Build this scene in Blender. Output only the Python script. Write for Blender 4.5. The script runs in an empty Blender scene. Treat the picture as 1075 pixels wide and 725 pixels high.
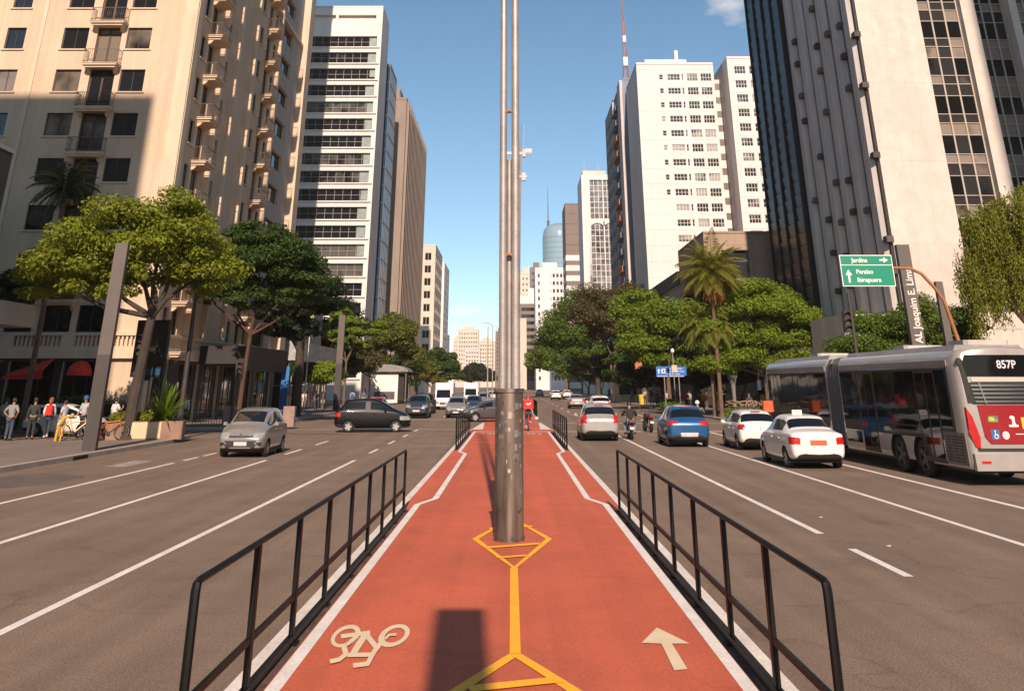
import bpy, bmesh, math, random
import numpy as np
from mathutils import Vector, Matrix
random.seed(7); RNG = np.random.default_rng(11)
C = bpy.context.scene.collection
SC = bpy.context.scene
PI = math.pi
# ------------------------------------------------------------------ camera, world, sun, exposure
cam_d = bpy.data.cameras.new("camera"); cam = bpy.data.objects.new("camera", cam_d); C.objects.link(cam)
SC.camera = cam
cam.location = (0, 0, 2.35)
PITCH = math.atan(414/960)
cam.rotation_euler = (PI/2 + PITCH, 0, 0)
cam_d.sensor_fit = 'HORIZONTAL'; cam_d.sensor_width = 36; cam_d.lens = 960/1075*36
cam_d.shift_x = (537.5-537)/1075; cam_d.shift_y = -(362.5+11)/1075
cam_d.clip_start = 0.1; cam_d.clip_end = 20000

SUN_EL, SUN_AZ = math.radians(32), math.radians(2.5)      # sun behind the camera, a touch to the right
sun_vec = Vector((math.sin(SUN_AZ)*math.cos(SUN_EL), -math.cos(SUN_AZ)*math.cos(SUN_EL), math.sin(SUN_EL)))
sd = bpy.data.lights.new("sun", 'SUN'); so = bpy.data.objects.new("sun", sd); C.objects.link(so)
sd.energy = 5.0; sd.angle = math.radians(0.55); sd.color = (1.0, 0.785, 0.65)
so.rotation_euler = sun_vec.to_track_quat('Z', 'Y').to_euler(); so.location = (0, -30, 60)
W = bpy.data.worlds.new("World"); SC.world = W; W.use_nodes = True
wn, wl = W.node_tree.nodes, W.node_tree.links
for n in list(wn): wn.remove(n)
wo = wn.new('ShaderNodeOutputWorld'); bg = wn.new('ShaderNodeBackground'); sky = wn.new('ShaderNodeTexSky')
sky.sky_type = 'NISHITA'; sky.sun_disc = False; sky.sun_elevation = SUN_EL
sky.sun_rotation = PI - SUN_AZ
sky.altitude = 760; sky.air_density = 0.85; sky.dust_density = 0.25; sky.ozone_density = 1.8
hsv = wn.new('ShaderNodeHueSaturation'); hsv.inputs['Saturation'].default_value = 1.05; hsv.inputs['Hue'].default_value = .486; wl.new(sky.outputs[0], hsv.inputs['Color'])
bg.inputs[1].default_value = 0.100
# two small thin clouds in the sky
tc = wn.new('ShaderNodeTexCoord'); cloudfac = None
def _sky_dir(px, py):
    a = (px-537)/960; b = (-11-py)/960; S_, C_ = math.sin(PITCH), math.cos(PITCH)
    return Vector((a, C_-S_*b, S_+C_*b)).normalized()
nz = wn.new('ShaderNodeTexNoise'); nz.inputs['Scale'].default_value = 26; nz.inputs['Detail'].default_value = 6
mp = wn.new('ShaderNodeMapping'); mp.inputs['Scale'].default_value = (1, 1, 2.2)
wl.new(tc.outputs['Generated'], mp.inputs[0]); wl.new(mp.outputs[0], nz.inputs[0])
def _cloud(px, py, rad, stren, squash):
    d = _sky_dir(px, py)
    s = wn.new('ShaderNodeVectorMath'); s.operation = 'SUBTRACT'; s.inputs[1].default_value = d
    wl.new(tc.outputs['Generated'], s.inputs[0])
    m = wn.new('ShaderNodeVectorMath'); m.operation = 'MULTIPLY'; m.inputs[1].default_value = (1, 1, squash); wl.new(s.outputs[0], m.inputs[0])
    l = wn.new('ShaderNodeVectorMath'); l.operation = 'LENGTH'; wl.new(m.outputs[0], l.inputs[0])
    r = wn.new('ShaderNodeMapRange'); r.inputs['From Min'].default_value = 0; r.inputs['From Max'].default_value = rad
    r.inputs['To Min'].default_value = .62; r.inputs['To Max'].default_value = 0; wl.new(l.outputs['Value'], r.inputs['Value'])
    a = wn.new('ShaderNodeMath'); a.operation = 'ADD'; wl.new(r.outputs[0], a.inputs[0]); wl.new(nz.outputs['Fac'], a.inputs[1])
    q = wn.new('ShaderNodeMapRange'); q.inputs['From Min'].default_value = .78; q.inputs['From Max'].default_value = 1.15
    q.inputs['To Max'].default_value = stren; wl.new(a.outputs[0], q.inputs['Value'])
    return q.outputs[0]
ca = _cloud(766, 4, .055, .42, 1.6); cb = _cloud(492, 326, .07, .30, 4.5)
add = wn.new('ShaderNodeMath'); add.operation = 'MAXIMUM'; wl.new(ca, add.inputs[0]); wl.new(cb, add.inputs[1])
mixc = wn.new('ShaderNodeMix'); mixc.data_type = 'RGBA'
wl.new(add.outputs[0], mixc.inputs['Factor']); wl.new(hsv.outputs[0], mixc.inputs['A']); mixc.inputs['B'].default_value = (9.5, 8.3, 7.4, 1)
wl.new(mixc.outputs['Result'], bg.inputs[0]); wl.new(bg.outputs[0], wo.inputs[0])
SC.view_settings.view_transform = 'Standard'; SC.view_settings.look = 'None'
SC.view_settings.exposure = 0.42; SC.view_settings.gamma = 1.0; SC.view_settings.use_curve_mapping = False
SC.cycles.max_bounces = 6; SC.cycles.transparent_max_bounces = 8; SC.cycles.volume_bounces = 0
SC.cycles.use_denoising = True

# ------------------------------------------------------------------ materials
MATS = {}
def M(name, col, rough=.8, n=.12, scale=1.5, metal=0., bump=0., streak=0., spec=.5, coat=0., vary=0., fine=0., coords='Position', streakY=0., cracks=0., worn=None):
    if name in MATS: return MATS[name]
    m = bpy.data.materials.new(name); m.use_nodes = True; MATS[name] = m
    N, L = m.node_tree.nodes, m.node_tree.links
    b = N['Principled BSDF']; b.inputs['Roughness'].default_value = rough; b.inputs['Metallic'].default_value = metal
    b.inputs['Specular IOR Level'].default_value = spec; b.inputs['Coat Weight'].default_value = coat
    b.inputs['Coat Roughness'].default_value = .04
    if coords == 'Position': src = N.new('ShaderNodeNewGeometry').outputs['Position']
    else: src = N.new('ShaderNodeTexCoord').outputs['Object']
    def noise(sc, det=5, vec=None, rough_=.6):
        t = N.new('ShaderNodeTexNoise'); t.inputs['Scale'].default_value = sc; t.inputs['Detail'].default_value = det
        t.inputs['Roughness'].default_value = rough_; L.new(vec or src, t.inputs['Vector']); return t.outputs['Fac']
    def rng(o, a, b_, f0=.3, f1=.7):
        r = N.new('ShaderNodeMapRange'); r.inputs['From Min'].default_value = f0; r.inputs['From Max'].default_value = f1
        r.inputs['To Min'].default_value = a; r.inputs['To Max'].default_value = b_; L.new(o, r.inputs['Value']); return r.outputs[0]
    def mul(a, b_):
        t = N.new('ShaderNodeMath'); t.operation = 'MULTIPLY'
        L.new(a, t.inputs[0]); L.new(b_, t.inputs[1]); return t.outputs[0]
    f = rng(noise(scale), 1-n, 1+n)
    if fine: f = mul(f, rng(noise(fine[0], 3), 1-fine[1], 1+fine[1]))
    if streak:
        mpn = N.new('ShaderNodeMapping'); mpn.inputs['Scale'].default_value = (2.2, 2.2, .12); L.new(src, mpn.inputs[0])
        f = mul(f, rng(noise(1.0, 6, mpn.outputs[0]), 1-streak, 1+streak*.5, .35, .65))
    if streakY:
        mpn = N.new('ShaderNodeMapping'); mpn.inputs['Scale'].default_value = (1.6, .035, 1); L.new(src, mpn.inputs[0])
        f = mul(f, rng(noise(1.0, 5, mpn.outputs[0]), 1-streakY, 1+streakY, .35, .65))
    if cracks:
        wv = N.new('ShaderNodeTexNoise'); wv.inputs['Scale'].default_value = .9; wv.inputs['Detail'].default_value = 6; L.new(src, wv.inputs['Vector'])
        ma = N.new('ShaderNodeVectorMath'); ma.operation = 'MULTIPLY_ADD'; ma.inputs[1].default_value = (1.4, 1.4, 1.4); L.new(wv.outputs['Color'], ma.inputs[0]); L.new(src, ma.inputs[2])
        vo = N.new('ShaderNodeTexVoronoi'); vo.feature = 'DISTANCE_TO_EDGE'; vo.inputs['Scale'].default_value = .27; L.new(ma.outputs[0], vo.inputs['Vector'])
        ed = rng(vo.outputs['Distance'], 0, 1, .0, .012)
        mk = rng(noise(.13, 3), 0, 1, .50, .56)          # cracks only in some stretches
        mm = N.new('ShaderNodeMath'); mm.operation = 'MAXIMUM'; L.new(ed, mm.inputs[0]); L.new(mk, mm.inputs[1])
        f = mul(f, rng(mm.outputs[0], 1-cracks, 1, 0, 1))
        f = mul(f, rng(noise(.55, 8, None, .75), .86, 1.06, .28, .55))
    if vary:
        oi = N.new('ShaderNodeObjectInfo'); f = mul(f, rng(oi.outputs['Random'], 1-vary, 1+vary, 0, 1))
    vm = N.new('ShaderNodeVectorMath'); vm.operation = 'SCALE'; vm.inputs[0].default_value = col; L.new(f, vm.inputs['Scale'])
    out_c = vm.outputs[0]
    if worn:
        wf = rng(noise(11, 8, None, .75), 0, 1, worn[1]-.03, worn[1]+.03); mx = N.new('ShaderNodeMix'); mx.data_type = 'RGBA'; mx.inputs['A'].default_value = (*worn[0], 1)
        L.new(wf, mx.inputs['Factor']); L.new(out_c, mx.inputs['B']); out_c = mx.outputs['Result']
    L.new(out_c, b.inputs['Base Color'])
    if bump:
        bn = N.new('ShaderNodeBump'); bn.inputs['Strength'].default_value = bump; bn.inputs['Distance'].default_value = .03
        L.new(noise(fine[0] if fine else scale*8, 4), bn.inputs['Height']); L.new(bn.outputs[0], b.inputs['Normal'])
    m['hint'] = name
    return m
def glass(name, dark=(.012,.015,.018), light=(.16,.14,.11), frac=.3, rough=.04, spec=.8):
    """opaque reflective window pane; some windows (by object) take a paler tone for curtain, blind or painted reflection"""
    if name in MATS: return MATS[name]
    m = bpy.data.materials.new(name); m.use_nodes = True; MATS[name] = m
    N, L = m.node_tree.nodes, m.node_tree.links; b = N['Principled BSDF']
    oi = N.new('ShaderNodeObjectInfo'); g = N.new('ShaderNodeNewGeometry')
    n1 = N.new('ShaderNodeTexNoise'); n1.inputs['Scale'].default_value = .55; n1.inputs['Detail'].default_value = 2; L.new(g.outputs['Position'], n1.inputs['Vector'])
    ad = N.new('ShaderNodeMath'); ad.operation = 'MULTIPLY_ADD'; ad.inputs[1].default_value = .9; L.new(n1.outputs['Fac'], ad.inputs[0]); L.new(oi.outputs['Random'], ad.inputs[2])
    r = N.new('ShaderNodeMapRange'); r.inputs['From Min'].default_value = 1.45-frac; r.inputs['From Max'].default_value = 1.55-frac*.6; L.new(ad.outputs[0], r.inputs['Value'])
    mx = N.new('ShaderNodeMix'); mx.data_type = 'RGBA'; mx.inputs['A'].default_value = (*dark, 1); mx.inputs['B'].default_value = (*light, 1)
    L.new(r.outputs[0], mx.inputs['Factor']); L.new(mx.outputs['Result'], b.inputs['Base Color'])
    b.inputs['Roughness'].default_value = rough; b.inputs['Specular IOR Level'].default_value = spec
    w = N.new('ShaderNodeTexNoise'); w.inputs['Scale'].default_value = .5; L.new(g.outputs['Position'], w.inputs['Vector'])
    bp = N.new('ShaderNodeBump'); bp.inputs['Strength'].default_value = .05; bp.inputs['Distance'].default_value = .3
    L.new(w.outputs['Fac'], bp.inputs['Height']); L.new(bp.outputs[0], b.inputs['Normal'])
    return m
def leafmat(name, col, trans=.35, var=.35):
    if name in MATS: return MATS[name]
    m = bpy.data.materials.new(name); m.use_nodes = True; MATS[name] = m
    N, L = m.node_tree.nodes, m.node_tree.links; N.remove(N['Principled BSDF'])
    out = N['Material Output']; d = N.new('ShaderNodeBsdfPrincipled'); t = N.new('ShaderNodeBsdfTranslucent'); mx = N.new('ShaderNodeMixShader')
    d.inputs['Roughness'].default_value = .55; d.inputs['Specular IOR Level'].default_value = .25
    g = N.new('ShaderNodeNewGeometry')
    n1 = N.new('ShaderNodeTexNoise'); n1.inputs['Scale'].default_value = .9; n1.inputs['Detail'].default_value = 2; L.new(g.outputs['Position'], n1.inputs['Vector'])
    at = N.new('ShaderNodeMath'); at.operation = 'MULTIPLY_ADD'; at.inputs[1].default_value = .55; L.new(g.outputs['Random Per Island'], at.inputs[0]); L.new(n1.outputs['Fac'], at.inputs[2])
    r = N.new('ShaderNodeMapRange'); r.inputs['From Min'].default_value = .35; r.inputs['From Max'].default_value = 1.15; r.inputs['To Min'].default_value = 1-var; r.inputs['To Max'].default_value = 1+var
    L.new(at.outputs[0], r.inputs['Value'])
    hs = N.new('ShaderNodeHueSaturation'); hs.inputs['Color'].default_value = (*col, 1); L.new(r.outputs[0], hs.inputs['Value'])
    hr = N.new('ShaderNodeMapRange'); hr.inputs['To Min'].default_value = .485; hr.inputs['To Max'].default_value = .515; L.new(g.outputs['Random Per Island'], hr.inputs['Value']); L.new(hr.outputs[0], hs.inputs['Hue'])
    L.new(hs.outputs[0], d.inputs['Base Color'])
    h2 = N.new('ShaderNodeHueSaturation'); h2.inputs['Value'].default_value = 1.5; h2.inputs['Hue'].default_value = .49; L.new(hs.outputs[0], h2.inputs['Color']); L.new(h2.outputs[0], t.inputs['Color'])
    mx.inputs[0].default_value = trans; L.new(d.outputs[0], mx.inputs[1]); L.new(t.outputs[0], mx.inputs[2]); L.new(mx.outputs[0], out.inputs['Surface'])
    return m

# ------------------------------------------------------------------ helpers
def tag(o, label=None, cat=None, group=None, kind=None):
    if label: o['label'] = label
    if cat: o['category'] = cat
    if group: o['group'] = group
    if kind: o['kind'] = kind
    return o
def thing(name, label, cat, loc=(0,0,0), rz=0., group=None):
    o = bpy.data.objects.new(name, None); C.objects.link(o); o.empty_display_size = .3
    o.location = loc; o.rotation_euler = (0,0,rz); return tag(o, label, cat, group)
def link(name, me, parent=None, loc=None, rot=None):
    o = bpy.data.objects.new(name, me); C.objects.link(o)
    if parent is not None: o.parent = parent
    if loc is not None: o.location = loc
    if rot is not None: o.rotation_euler = rot
    return o
def dup(o, loc=None, rz=None, label=None, group=None, parent=None, mats=None):
    c = o.copy(); C.objects.link(c); c.parent = parent
    if loc is not None: c.location = loc
    if rz is not None: c.rotation_euler = (0,0,rz)
    if label: c['label'] = label
    if group: c['group'] = group
    for ch in list(o.children): dup(ch, parent=c)
    return c
class MB:
    def __init__(s, off=(0,0,0)): s.v=[]; s.f=[]; s.m=[]; s.off=Vector(off)
    def add(s, vs, fs, mi=0):
        b=len(s.v); s.v += [tuple(Vector(v)-s.off) for v in vs]; s.f += [tuple(b+i for i in f) for f in fs]; s.m += [mi]*len(fs); return s
    def box(s, a, b, mi=0):
        (x0,y0,z0),(x1,y1,z1)=a,b
        return s.add([(x0,y0,z0),(x1,y0,z0),(x1,y1,z0),(x0,y1,z0),(x0,y0,z1),(x1,y0,z1),(x1,y1,z1),(x0,y1,z1)],
            [(0,3,2,1),(4,5,6,7),(0,1,5,4),(1,2,6,5),(2,3,7,6),(3,0,4,7)], mi)
    def bbox(s, c, d, mi=0, rz=0., bev=0.):
        cx_,cy_,cz_=c; hx,hy,hz=d[0]/2,d[1]/2,d[2]/2; vs=[]
        if bev:
            pr=[(-hx+bev,-hy),(hx-bev,-hy),(hx,-hy+bev),(hx,hy-bev),(hx-bev,hy),(-hx+bev,hy),(-hx,hy-bev),(-hx,-hy+bev)]
        else: pr=[(-hx,-hy),(hx,-hy),(hx,hy),(-hx,hy)]
        co,si=math.cos(rz),math.sin(rz); k=len(pr)
        for z in (-hz,hz):
            for x,y in pr: vs.append((cx_+x*co-y*si, cy_+x*si+y*co, cz_+z))
        fs=[tuple(range(k-1,-1,-1)),tuple(range(k,2*k))]+[(i,(i+1)%k,k+(i+1)%k,k+i) for i in range(k)]
        return s.add(vs,fs,mi)
    def poly(s, pts, mi=0): return s.add(pts,[tuple(range(len(pts)))],mi)
    def prism(s, pts, ax, a, b, mi=0):
        """2-D outline extruded along an axis"""
        def P3(p,t):
            if ax=='x': return (t,p[0],p[1])
            if ax=='y': return (p[0],t,p[1])
            return (p[0],p[1],t)
        n=len(pts); vs=[P3(p,a) for p in pts]+[P3(p,b) for p in pts]
        fs=[tuple(range(n)),tuple(range(2*n-1,n-1,-1))]+[(i,n+i,n+(i+1)%n,(i+1)%n) for i in range(n)]
        return s.add(vs,fs,mi)
    def tube(s, pts, rs, k=8, mi=0, cap=True):
        pts=[Vector(p) for p in pts]
        if not hasattr(rs,'__len__'): rs=[rs]*len(pts)
        vs=[];fs=[];n=len(pts); up=None
        for i,p in enumerate(pts):
            d=(pts[min(i+1,n-1)]-pts[max(i-1,0)]).normalized()
            if up is None: up=Vector((0,0,1)) if abs(d.z)<.9 else Vector((1,0,0))
            a=d.cross(up).normalized(); bb=a.cross(d).normalized(); up=bb
            for j in range(k):
                t=2*PI*j/k; vs.append(p+a*(rs[i]*math.cos(t))+bb*(rs[i]*math.sin(t)))
        for i in range(n-1):
            for j in range(k): fs.append((i*k+j,i*k+(j+1)%k,(i+1)*k+(j+1)%k,(i+1)*k+j))
        if cap: fs.append(tuple(range(k-1,-1,-1))); fs.append(tuple((n-1)*k+j for j in range(k)))
        return s.add(vs,fs,mi)
    def lathe(s, prof, c=(0,0,0), axis='z', k=24, mi=0, a0=0., a1=2*PI):
        vs=[];fs=[];full=abs(a1-a0-2*PI)<1e-6; kk=k if full else k+1
        for r,h in prof:
            for j in range(kk):
                t=a0+(a1-a0)*j/k; u,w=r*math.cos(t),r*math.sin(t)
                p={'z':(u,w,h),'x':(h,u,w),'y':(u,h,w)}[axis]; vs.append((p[0]+c[0],p[1]+c[1],p[2]+c[2]))
        for i in range(len(prof)-1):
            for j in range(k if full else k):
                j2=(j+1)%kk
                fs.append((i*kk+j,i*kk+j2,(i+1)*kk+j2,(i+1)*kk+j))
        return s.add(vs,fs,mi)
    def mesh(s, name, mats, smooth=False):
        me=bpy.data.meshes.new(name); me.from_pydata(s.v,[],s.f)
        for m in (mats if isinstance(mats,(list,tuple)) else [mats]): me.materials.append(m)
        me.polygons.foreach_set('material_index', s.m)
        if smooth: me.polygons.foreach_set('use_smooth',[True]*len(s.f))
        me.update(); return me
    def build(s, name, mats, parent=None, smooth=False, auto=False):
        me=s.mesh(name,mats,smooth)
        if auto:
            me.polygons.foreach_set('use_smooth',[True]*len(s.f))
            me.set_sharp_from_angle(angle=math.radians(35))
        return link(name, me, parent)
def struct(mb, name, mat): return tag(mb.build(name, mat), kind='structure')
class Face:
    """a facade plane: o = lower-left corner seen from outside, phi = heading of its outward side"""
    def __init__(s, o, phi):
        s.o=Vector(o); s.phi=phi; s.u=Vector((math.cos(phi),math.sin(phi),0)); s.n=Vector((math.sin(phi),-math.cos(phi),0))
    def p(s,a,z,out=0.): return s.o+s.u*a+s.n*out+Vector((0,0,z))
    def slab(s, mb, a0,a1,z0,z1,o0,o1,mi=0):
        vs=[s.p(a,z,o) for z in (z0,z1) for (a,o) in ((a0,o1),(a1,o1),(a1,o0),(a0,o0))]
        mb.add(vs,[(3,2,1,0),(4,5,6,7),(0,1,5,4),(1,2,6,5),(2,3,7,6),(3,0,4,7)],mi)
    def wall(s, mb, W_, z0, z1, ops, depth=.2, mi=0, a_start=0.):
        """front skin with real openings (a0,a1,z0,z1) and their reveals"""
        xs=sorted({a_start,W_}|{o[0] for o in ops}|{o[1] for o in ops}); zs=sorted({z0,z1}|{o[2] for o in ops}|{o[3] for o in ops})
        xs=[x for x in xs if a_start-1e-6<=x<=W_+1e-6]; zs=[z for z in zs if z0-1e-6<=z<=z1+1e-6]
        vid={}; vs=[]; fs=[]
        def V(i,j):
            if (i,j) not in vid: vid[(i,j)]=len(vs); vs.append(s.p(xs[i],zs[j]))
            return vid[(i,j)]
        for j in range(len(zs)-1):
            cz=(zs[j]+zs[j+1])/2; row=[o for o in ops if o[2]<cz<o[3]]
            for i in range(len(xs)-1):
                cx_=(xs[i]+xs[i+1])/2
                if any(o[0]<cx_<o[1] for o in row): continue
                fs.append((V(i,j),V(i+1,j),V(i+1,j+1),V(i,j+1)))
        mb.add(vs,fs,mi)
        for a0,a1,b0,b1 in ops:
            q=[s.p(a0,b0),s.p(a1,b0),s.p(a1,b1),s.p(a0,b1)]; r=[s.p(a0,b0,-depth),s.p(a1,b0,-depth),s.p(a1,b1,-depth),s.p(a0,b1,-depth)]
            mb.add(q+r,[(0,4,5,1),(1,5,6,2),(2,6,7,3),(3,7,4,0)],mi)
_win={}
def window(face, parent, a0,a1,z0,z1, depth, frame, pane, nx=2, nz=1, fr=.05, bar=.03, name='window', sill=None, extra=None, pane_part=True, transom=None):
    """a framed window standing in the opening; frame mesh with its pane as a child"""
    w,h=round(a1-a0,3),round(z1-z0,3); key=(w,h,nx,nz,frame.name,pane.name,fr,bar,transom,sill and sill[0].name)
    if key not in _win:
        mb=MB(); t=.06
        mb.box((0,-t,0),(w,0,fr)); mb.box((0,-t,h-fr),(w,0,h)); mb.box((0,-t,fr),(fr,0,h-fr)); mb.box((w-fr,-t,fr),(w,0,h-fr))
        for i in range(1,nx): x=w*i/nx; mb.box((x-bar/2,-t*.9,fr),(x+bar/2,-.002,h-fr))
        zz=[h*j/nz for j in range(1,nz)] if transom is None else [h*transom]
        for z in zz: mb.box((fr,-t*.8,z-bar/2),(w-fr,-.004,z+bar/2))
        pm=MB(); pm.add([(fr*.5,-.012,fr*.5),(w-fr*.5,-.012,fr*.5),(w-fr*.5,-.012,h-fr*.5),(fr*.5,-.012,h-fr*.5)],[(0,1,2,3)])
        sm=None
        if sill:
            sb=MB(); sb.box((-.12,-depth-sill[1],-sill[2]),(w+.12,-depth+.02 if False else -.065,0.0)); sm=sb.mesh('sill',sill[0])
        if pane_part: _win[key]=(mb.mesh('window',frame),pm.mesh('pane',pane),sm)
        else:
            for f in pm.f: mb.f.append(tuple(i+len(mb.v) for i in f)); mb.m.append(1)
            mb.v+=pm.v; _win[key]=(mb.mesh('window',[frame,pane]),None,sm)
    fm,pn,sm=_win[key]; base=face.p(a0,z0,-depth)-parent.location
    o=link(name,fm,parent,base,(0,0,face.phi))
    if pn: link('pane',pn,o)
    if sm: link('sill',sm,o)
    return o
def text_mesh(body, size, mat, parent, loc, rot=(PI/2,0,0), name='lettering', align='LEFT', ext=.004, sx=1.):
    cu=bpy.data.curves.new('t','FONT'); cu.body=body; cu.size=size; cu.align_x=align; cu.extrude=ext; cu.align_y='BOTTOM_BASELINE'; cu.offset=size*.018
    t=bpy.data.objects.new('t',cu); C.objects.link(t); dg=bpy.context.evaluated_depsgraph_get(); dg.update()
    me=bpy.data.meshes.new_from_object(t.evaluated_get(dg)); bpy.data.objects.remove(t); bpy.data.curves.remove(cu)
    if sx!=1.:
        for v in me.vertices: v.co.x*=sx
    me.materials.clear(); me.materials.append(mat); me.name=name
    return link(name,me,parent,loc,rot)
def evalmesh(me, mods):
    o=bpy.data.objects.new('tmp',me); C.objects.link(o); mods(o)
    dg=bpy.context.evaluated_depsgraph_get(); dg.update()
    r=bpy.data.meshes.new_from_object(o.evaluated_get(dg)); bpy.data.objects.remove(o); return r
def gnd(px, py, z=0.):
    """ground point measured in the photograph -> its place on the street"""
    a=(px-537)/960; b=(-11-py)/960; S_,C_=math.sin(PITCH),math.cos(PITCH)
    t=(z-2.35)/(S_+C_*b); return (a*t,(C_-S_*b)*t)
ROAD=-.13; SW=.02      # road and pavement level, the cycle path is level 0
HAZE = True
# ------------------------------------------------------------------ common materials
ASPH=M('asphalt',(.188,.130,.088),.88,.14,.30,bump=.45,fine=(38,.42),streakY=.13,cracks=.22)
CONC=M('concrete',(.30,.27,.24),.85,.12,.8,bump=.1,fine=(18,.08)); KERB=M('kerb_stone',(.44,.36,.29),.85,.15,1.1,fine=(12,.1))
PAVE=M('pavement',(.20,.155,.13),.88,.16,.5,fine=(14,.12)); WHITE=M('road_paint_white',(.74,.69,.62),.75,.12,1.6,fine=(30,.14),worn=((.26,.20,.16),.36))
YEL=M('road_paint_yellow',(.90,.43,.015),.7,.08,2.,fine=(35,.10),worn=((.60,.20,.04),.33)); REDP=M('cycle_path_red',(.50,.105,.048),.82,.09,.35,bump=.1,fine=(26,.18),streakY=.10,cracks=.12)
CREAM=M('road_paint_cream',(.72,.58,.38),.7,.08,2.,worn=((.60,.28,.14),.35)); BLK=M('black_painted_steel',(.005,.0045,.004),.5,.3,3.,metal=0.,spec=.22)
GALV=M('galvanised_steel',(.36,.33,.30),.5,.18,3.,metal=.45,fine=(30,.10)); DKMET=M('dark_metal',(.045,.040,.036),.5,.2,2.)
RUST=M('rusty_steel',(.30,.13,.05),.7,.25,4.); RUBBER=M('rubber',(.018,.017,.016),.85,.1,5.)
# ------------------------------------------------------------------ ground
g=MB()
g.add([(-1500,-300,ROAD-.02),(1500,-300,ROAD-.02),(1500,4000,ROAD-.02),(-1500,4000,ROAD-.02)],[(0,1,2,3)])
struct(g,'ground',M('city_ground',(.16,.14,.12),.9,.2,.02))
g=MB(); g.add([(-15.5,-120,ROAD),(15.5,-120,ROAD),(15.5,1500,ROAD),(-15.5,1500,ROAD)],[(0,1,2,3)])
struct(g,'avenue',ASPH)
g=MB(); g.add([(-200,49.2,ROAD+.001),(-15.5,49.2,ROAD+.001),(-15.5,58.6,ROAD+.001),(-200,58.6,ROAD+.001)],[(0,1,2,3)])
struct(g,'side_street',ASPH)
g=MB(); g.add([(15.5,58.5,ROAD+.001),(200,58.5,ROAD+.001),(200,69.5,ROAD+.001),(15.5,69.5,ROAD+.001)],[(0,1,2,3)])
struct(g,'side_street',ASPH)
def arc(cx_,cy_,r,a0,a1,n=10): return [(cx_+r*math.cos(math.radians(a0+(a1-a0)*i/n)),cy_+r*math.sin(math.radians(a0+(a1-a0)*i/n))) for i in range(n+1)]
def block(name, outline, ktop=SW):
    """pavement slab with a kerb stone along its outline"""
    g=MB(); g.prism(outline,'z',ROAD-.01,ktop); struct(g,name,PAVE)
    k=MB(); n=len(outline); cx_=sum(p[0] for p in outline)/n; cy_=sum(p[1] for p in outline)/n
    inn=[]
    for i in range(n):
        p0,p1,p2=Vector(outline[i-1]),Vector(outline[i]),Vector(outline[(i+1)%n])
        d1=(p1-p0).normalized(); d2=(p2-p1).normalized(); nn=(Vector((-d1.y,d1.x))+Vector((-d2.y,d2.x))).normalized()
        inn.append(p1+nn*.22)
    vs=[(x,y,ROAD-.01) for x,y in outline]+[(x,y,ktop+.006) for x,y in outline]+[(p.x,p.y,ktop+.006) for p in inn]
    # push outer skin 4 mm proud
    out=[]
    for i,(x,y) in enumerate(outline):
        d=(Vector((x,y))-inn[i]).normalized()*.004; out.append((x+d.x,y+d.y))
    vs=[(x,y,ROAD-.01) for x,y in out]+[(x,y,ktop+.006) for x,y in out]+[(p.x,p.y,ktop+.006) for p in inn]
    fs=[]
    for i in range(n):
        j=(i+1)%n; fs+= [(i,j,n+j,n+i),(n+i,n+j,2*n+j,2*n+i)]
    k.add(vs,fs); struct(k,'kerb',KERB)
block('pavement',[(-80,-60),(-15.5,-60),(-15.5,46.4)]+arc(-17.6,46.4,2.1,0,90)[1:]+[(-80,48.5)])
block('pavement',[(-80,59.5)]+arc(-19,62.5,3,-90,0)[0:]+[(-16,95),(-16,1400),(-80,1400)])
block('pavement',[(15.5,-60),(80,-60),(80,58)]+[(18.5,58)]+arc(18.5,55,3,90,180)[1:])
block('pavement',[(80,70),(80,1400),(15.5,1400)]+[(15.5,73)]+arc(18.5,73,3,180,270)[1:])
# median with the cycle path
g=MB(); g.box((-2.25,-60,ROAD-.01),(2.25,57.4,0)); struct(g,'cycle_path',REDP)
k=MB()
for s_ in (-1,1):
    a,b=sorted((s_*2.25,s_*2.40)); k.box((a,-60,ROAD-.012),(b,57.4,.004))
struct(k,'median_kerb',M('white_kerb_paint',(.70,.64,.56),.75,.14,1.2,fine=(20,.15)))
g=MB(); g.add([(-1.85,57.4,ROAD+.004),(1.85,57.4,ROAD+.004),(1.85,78,ROAD+.004),(-1.85,78,ROAD+.004)],[(0,1,2,3)]); struct(g,'cycle_crossing',REDP)
g=MB(); g.box((-1.85,78,ROAD-.01),(1.85,900,0)); struct(g,'cycle_path',REDP)
k=MB()
for s_ in (-1,1):
    a,b=sorted((s_*1.85,s_*2.05)); k.box((a,78,ROAD-.012),(b,900,.004))
    a,b=sorted((s_*1.65,s_*2.45)); k.prism([(a,57.42),(b,57.42),(s_*2.0,70),(s_*1.87,70)] if s_>0 else [(a,57.42),(b,57.42),(s_*1.87,70),(s_*2.0,70)],'z',ROAD-.012,ROAD+.03)
struct(k,'median_kerb',M('white_kerb_paint',(.70,.64,.56)))
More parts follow.
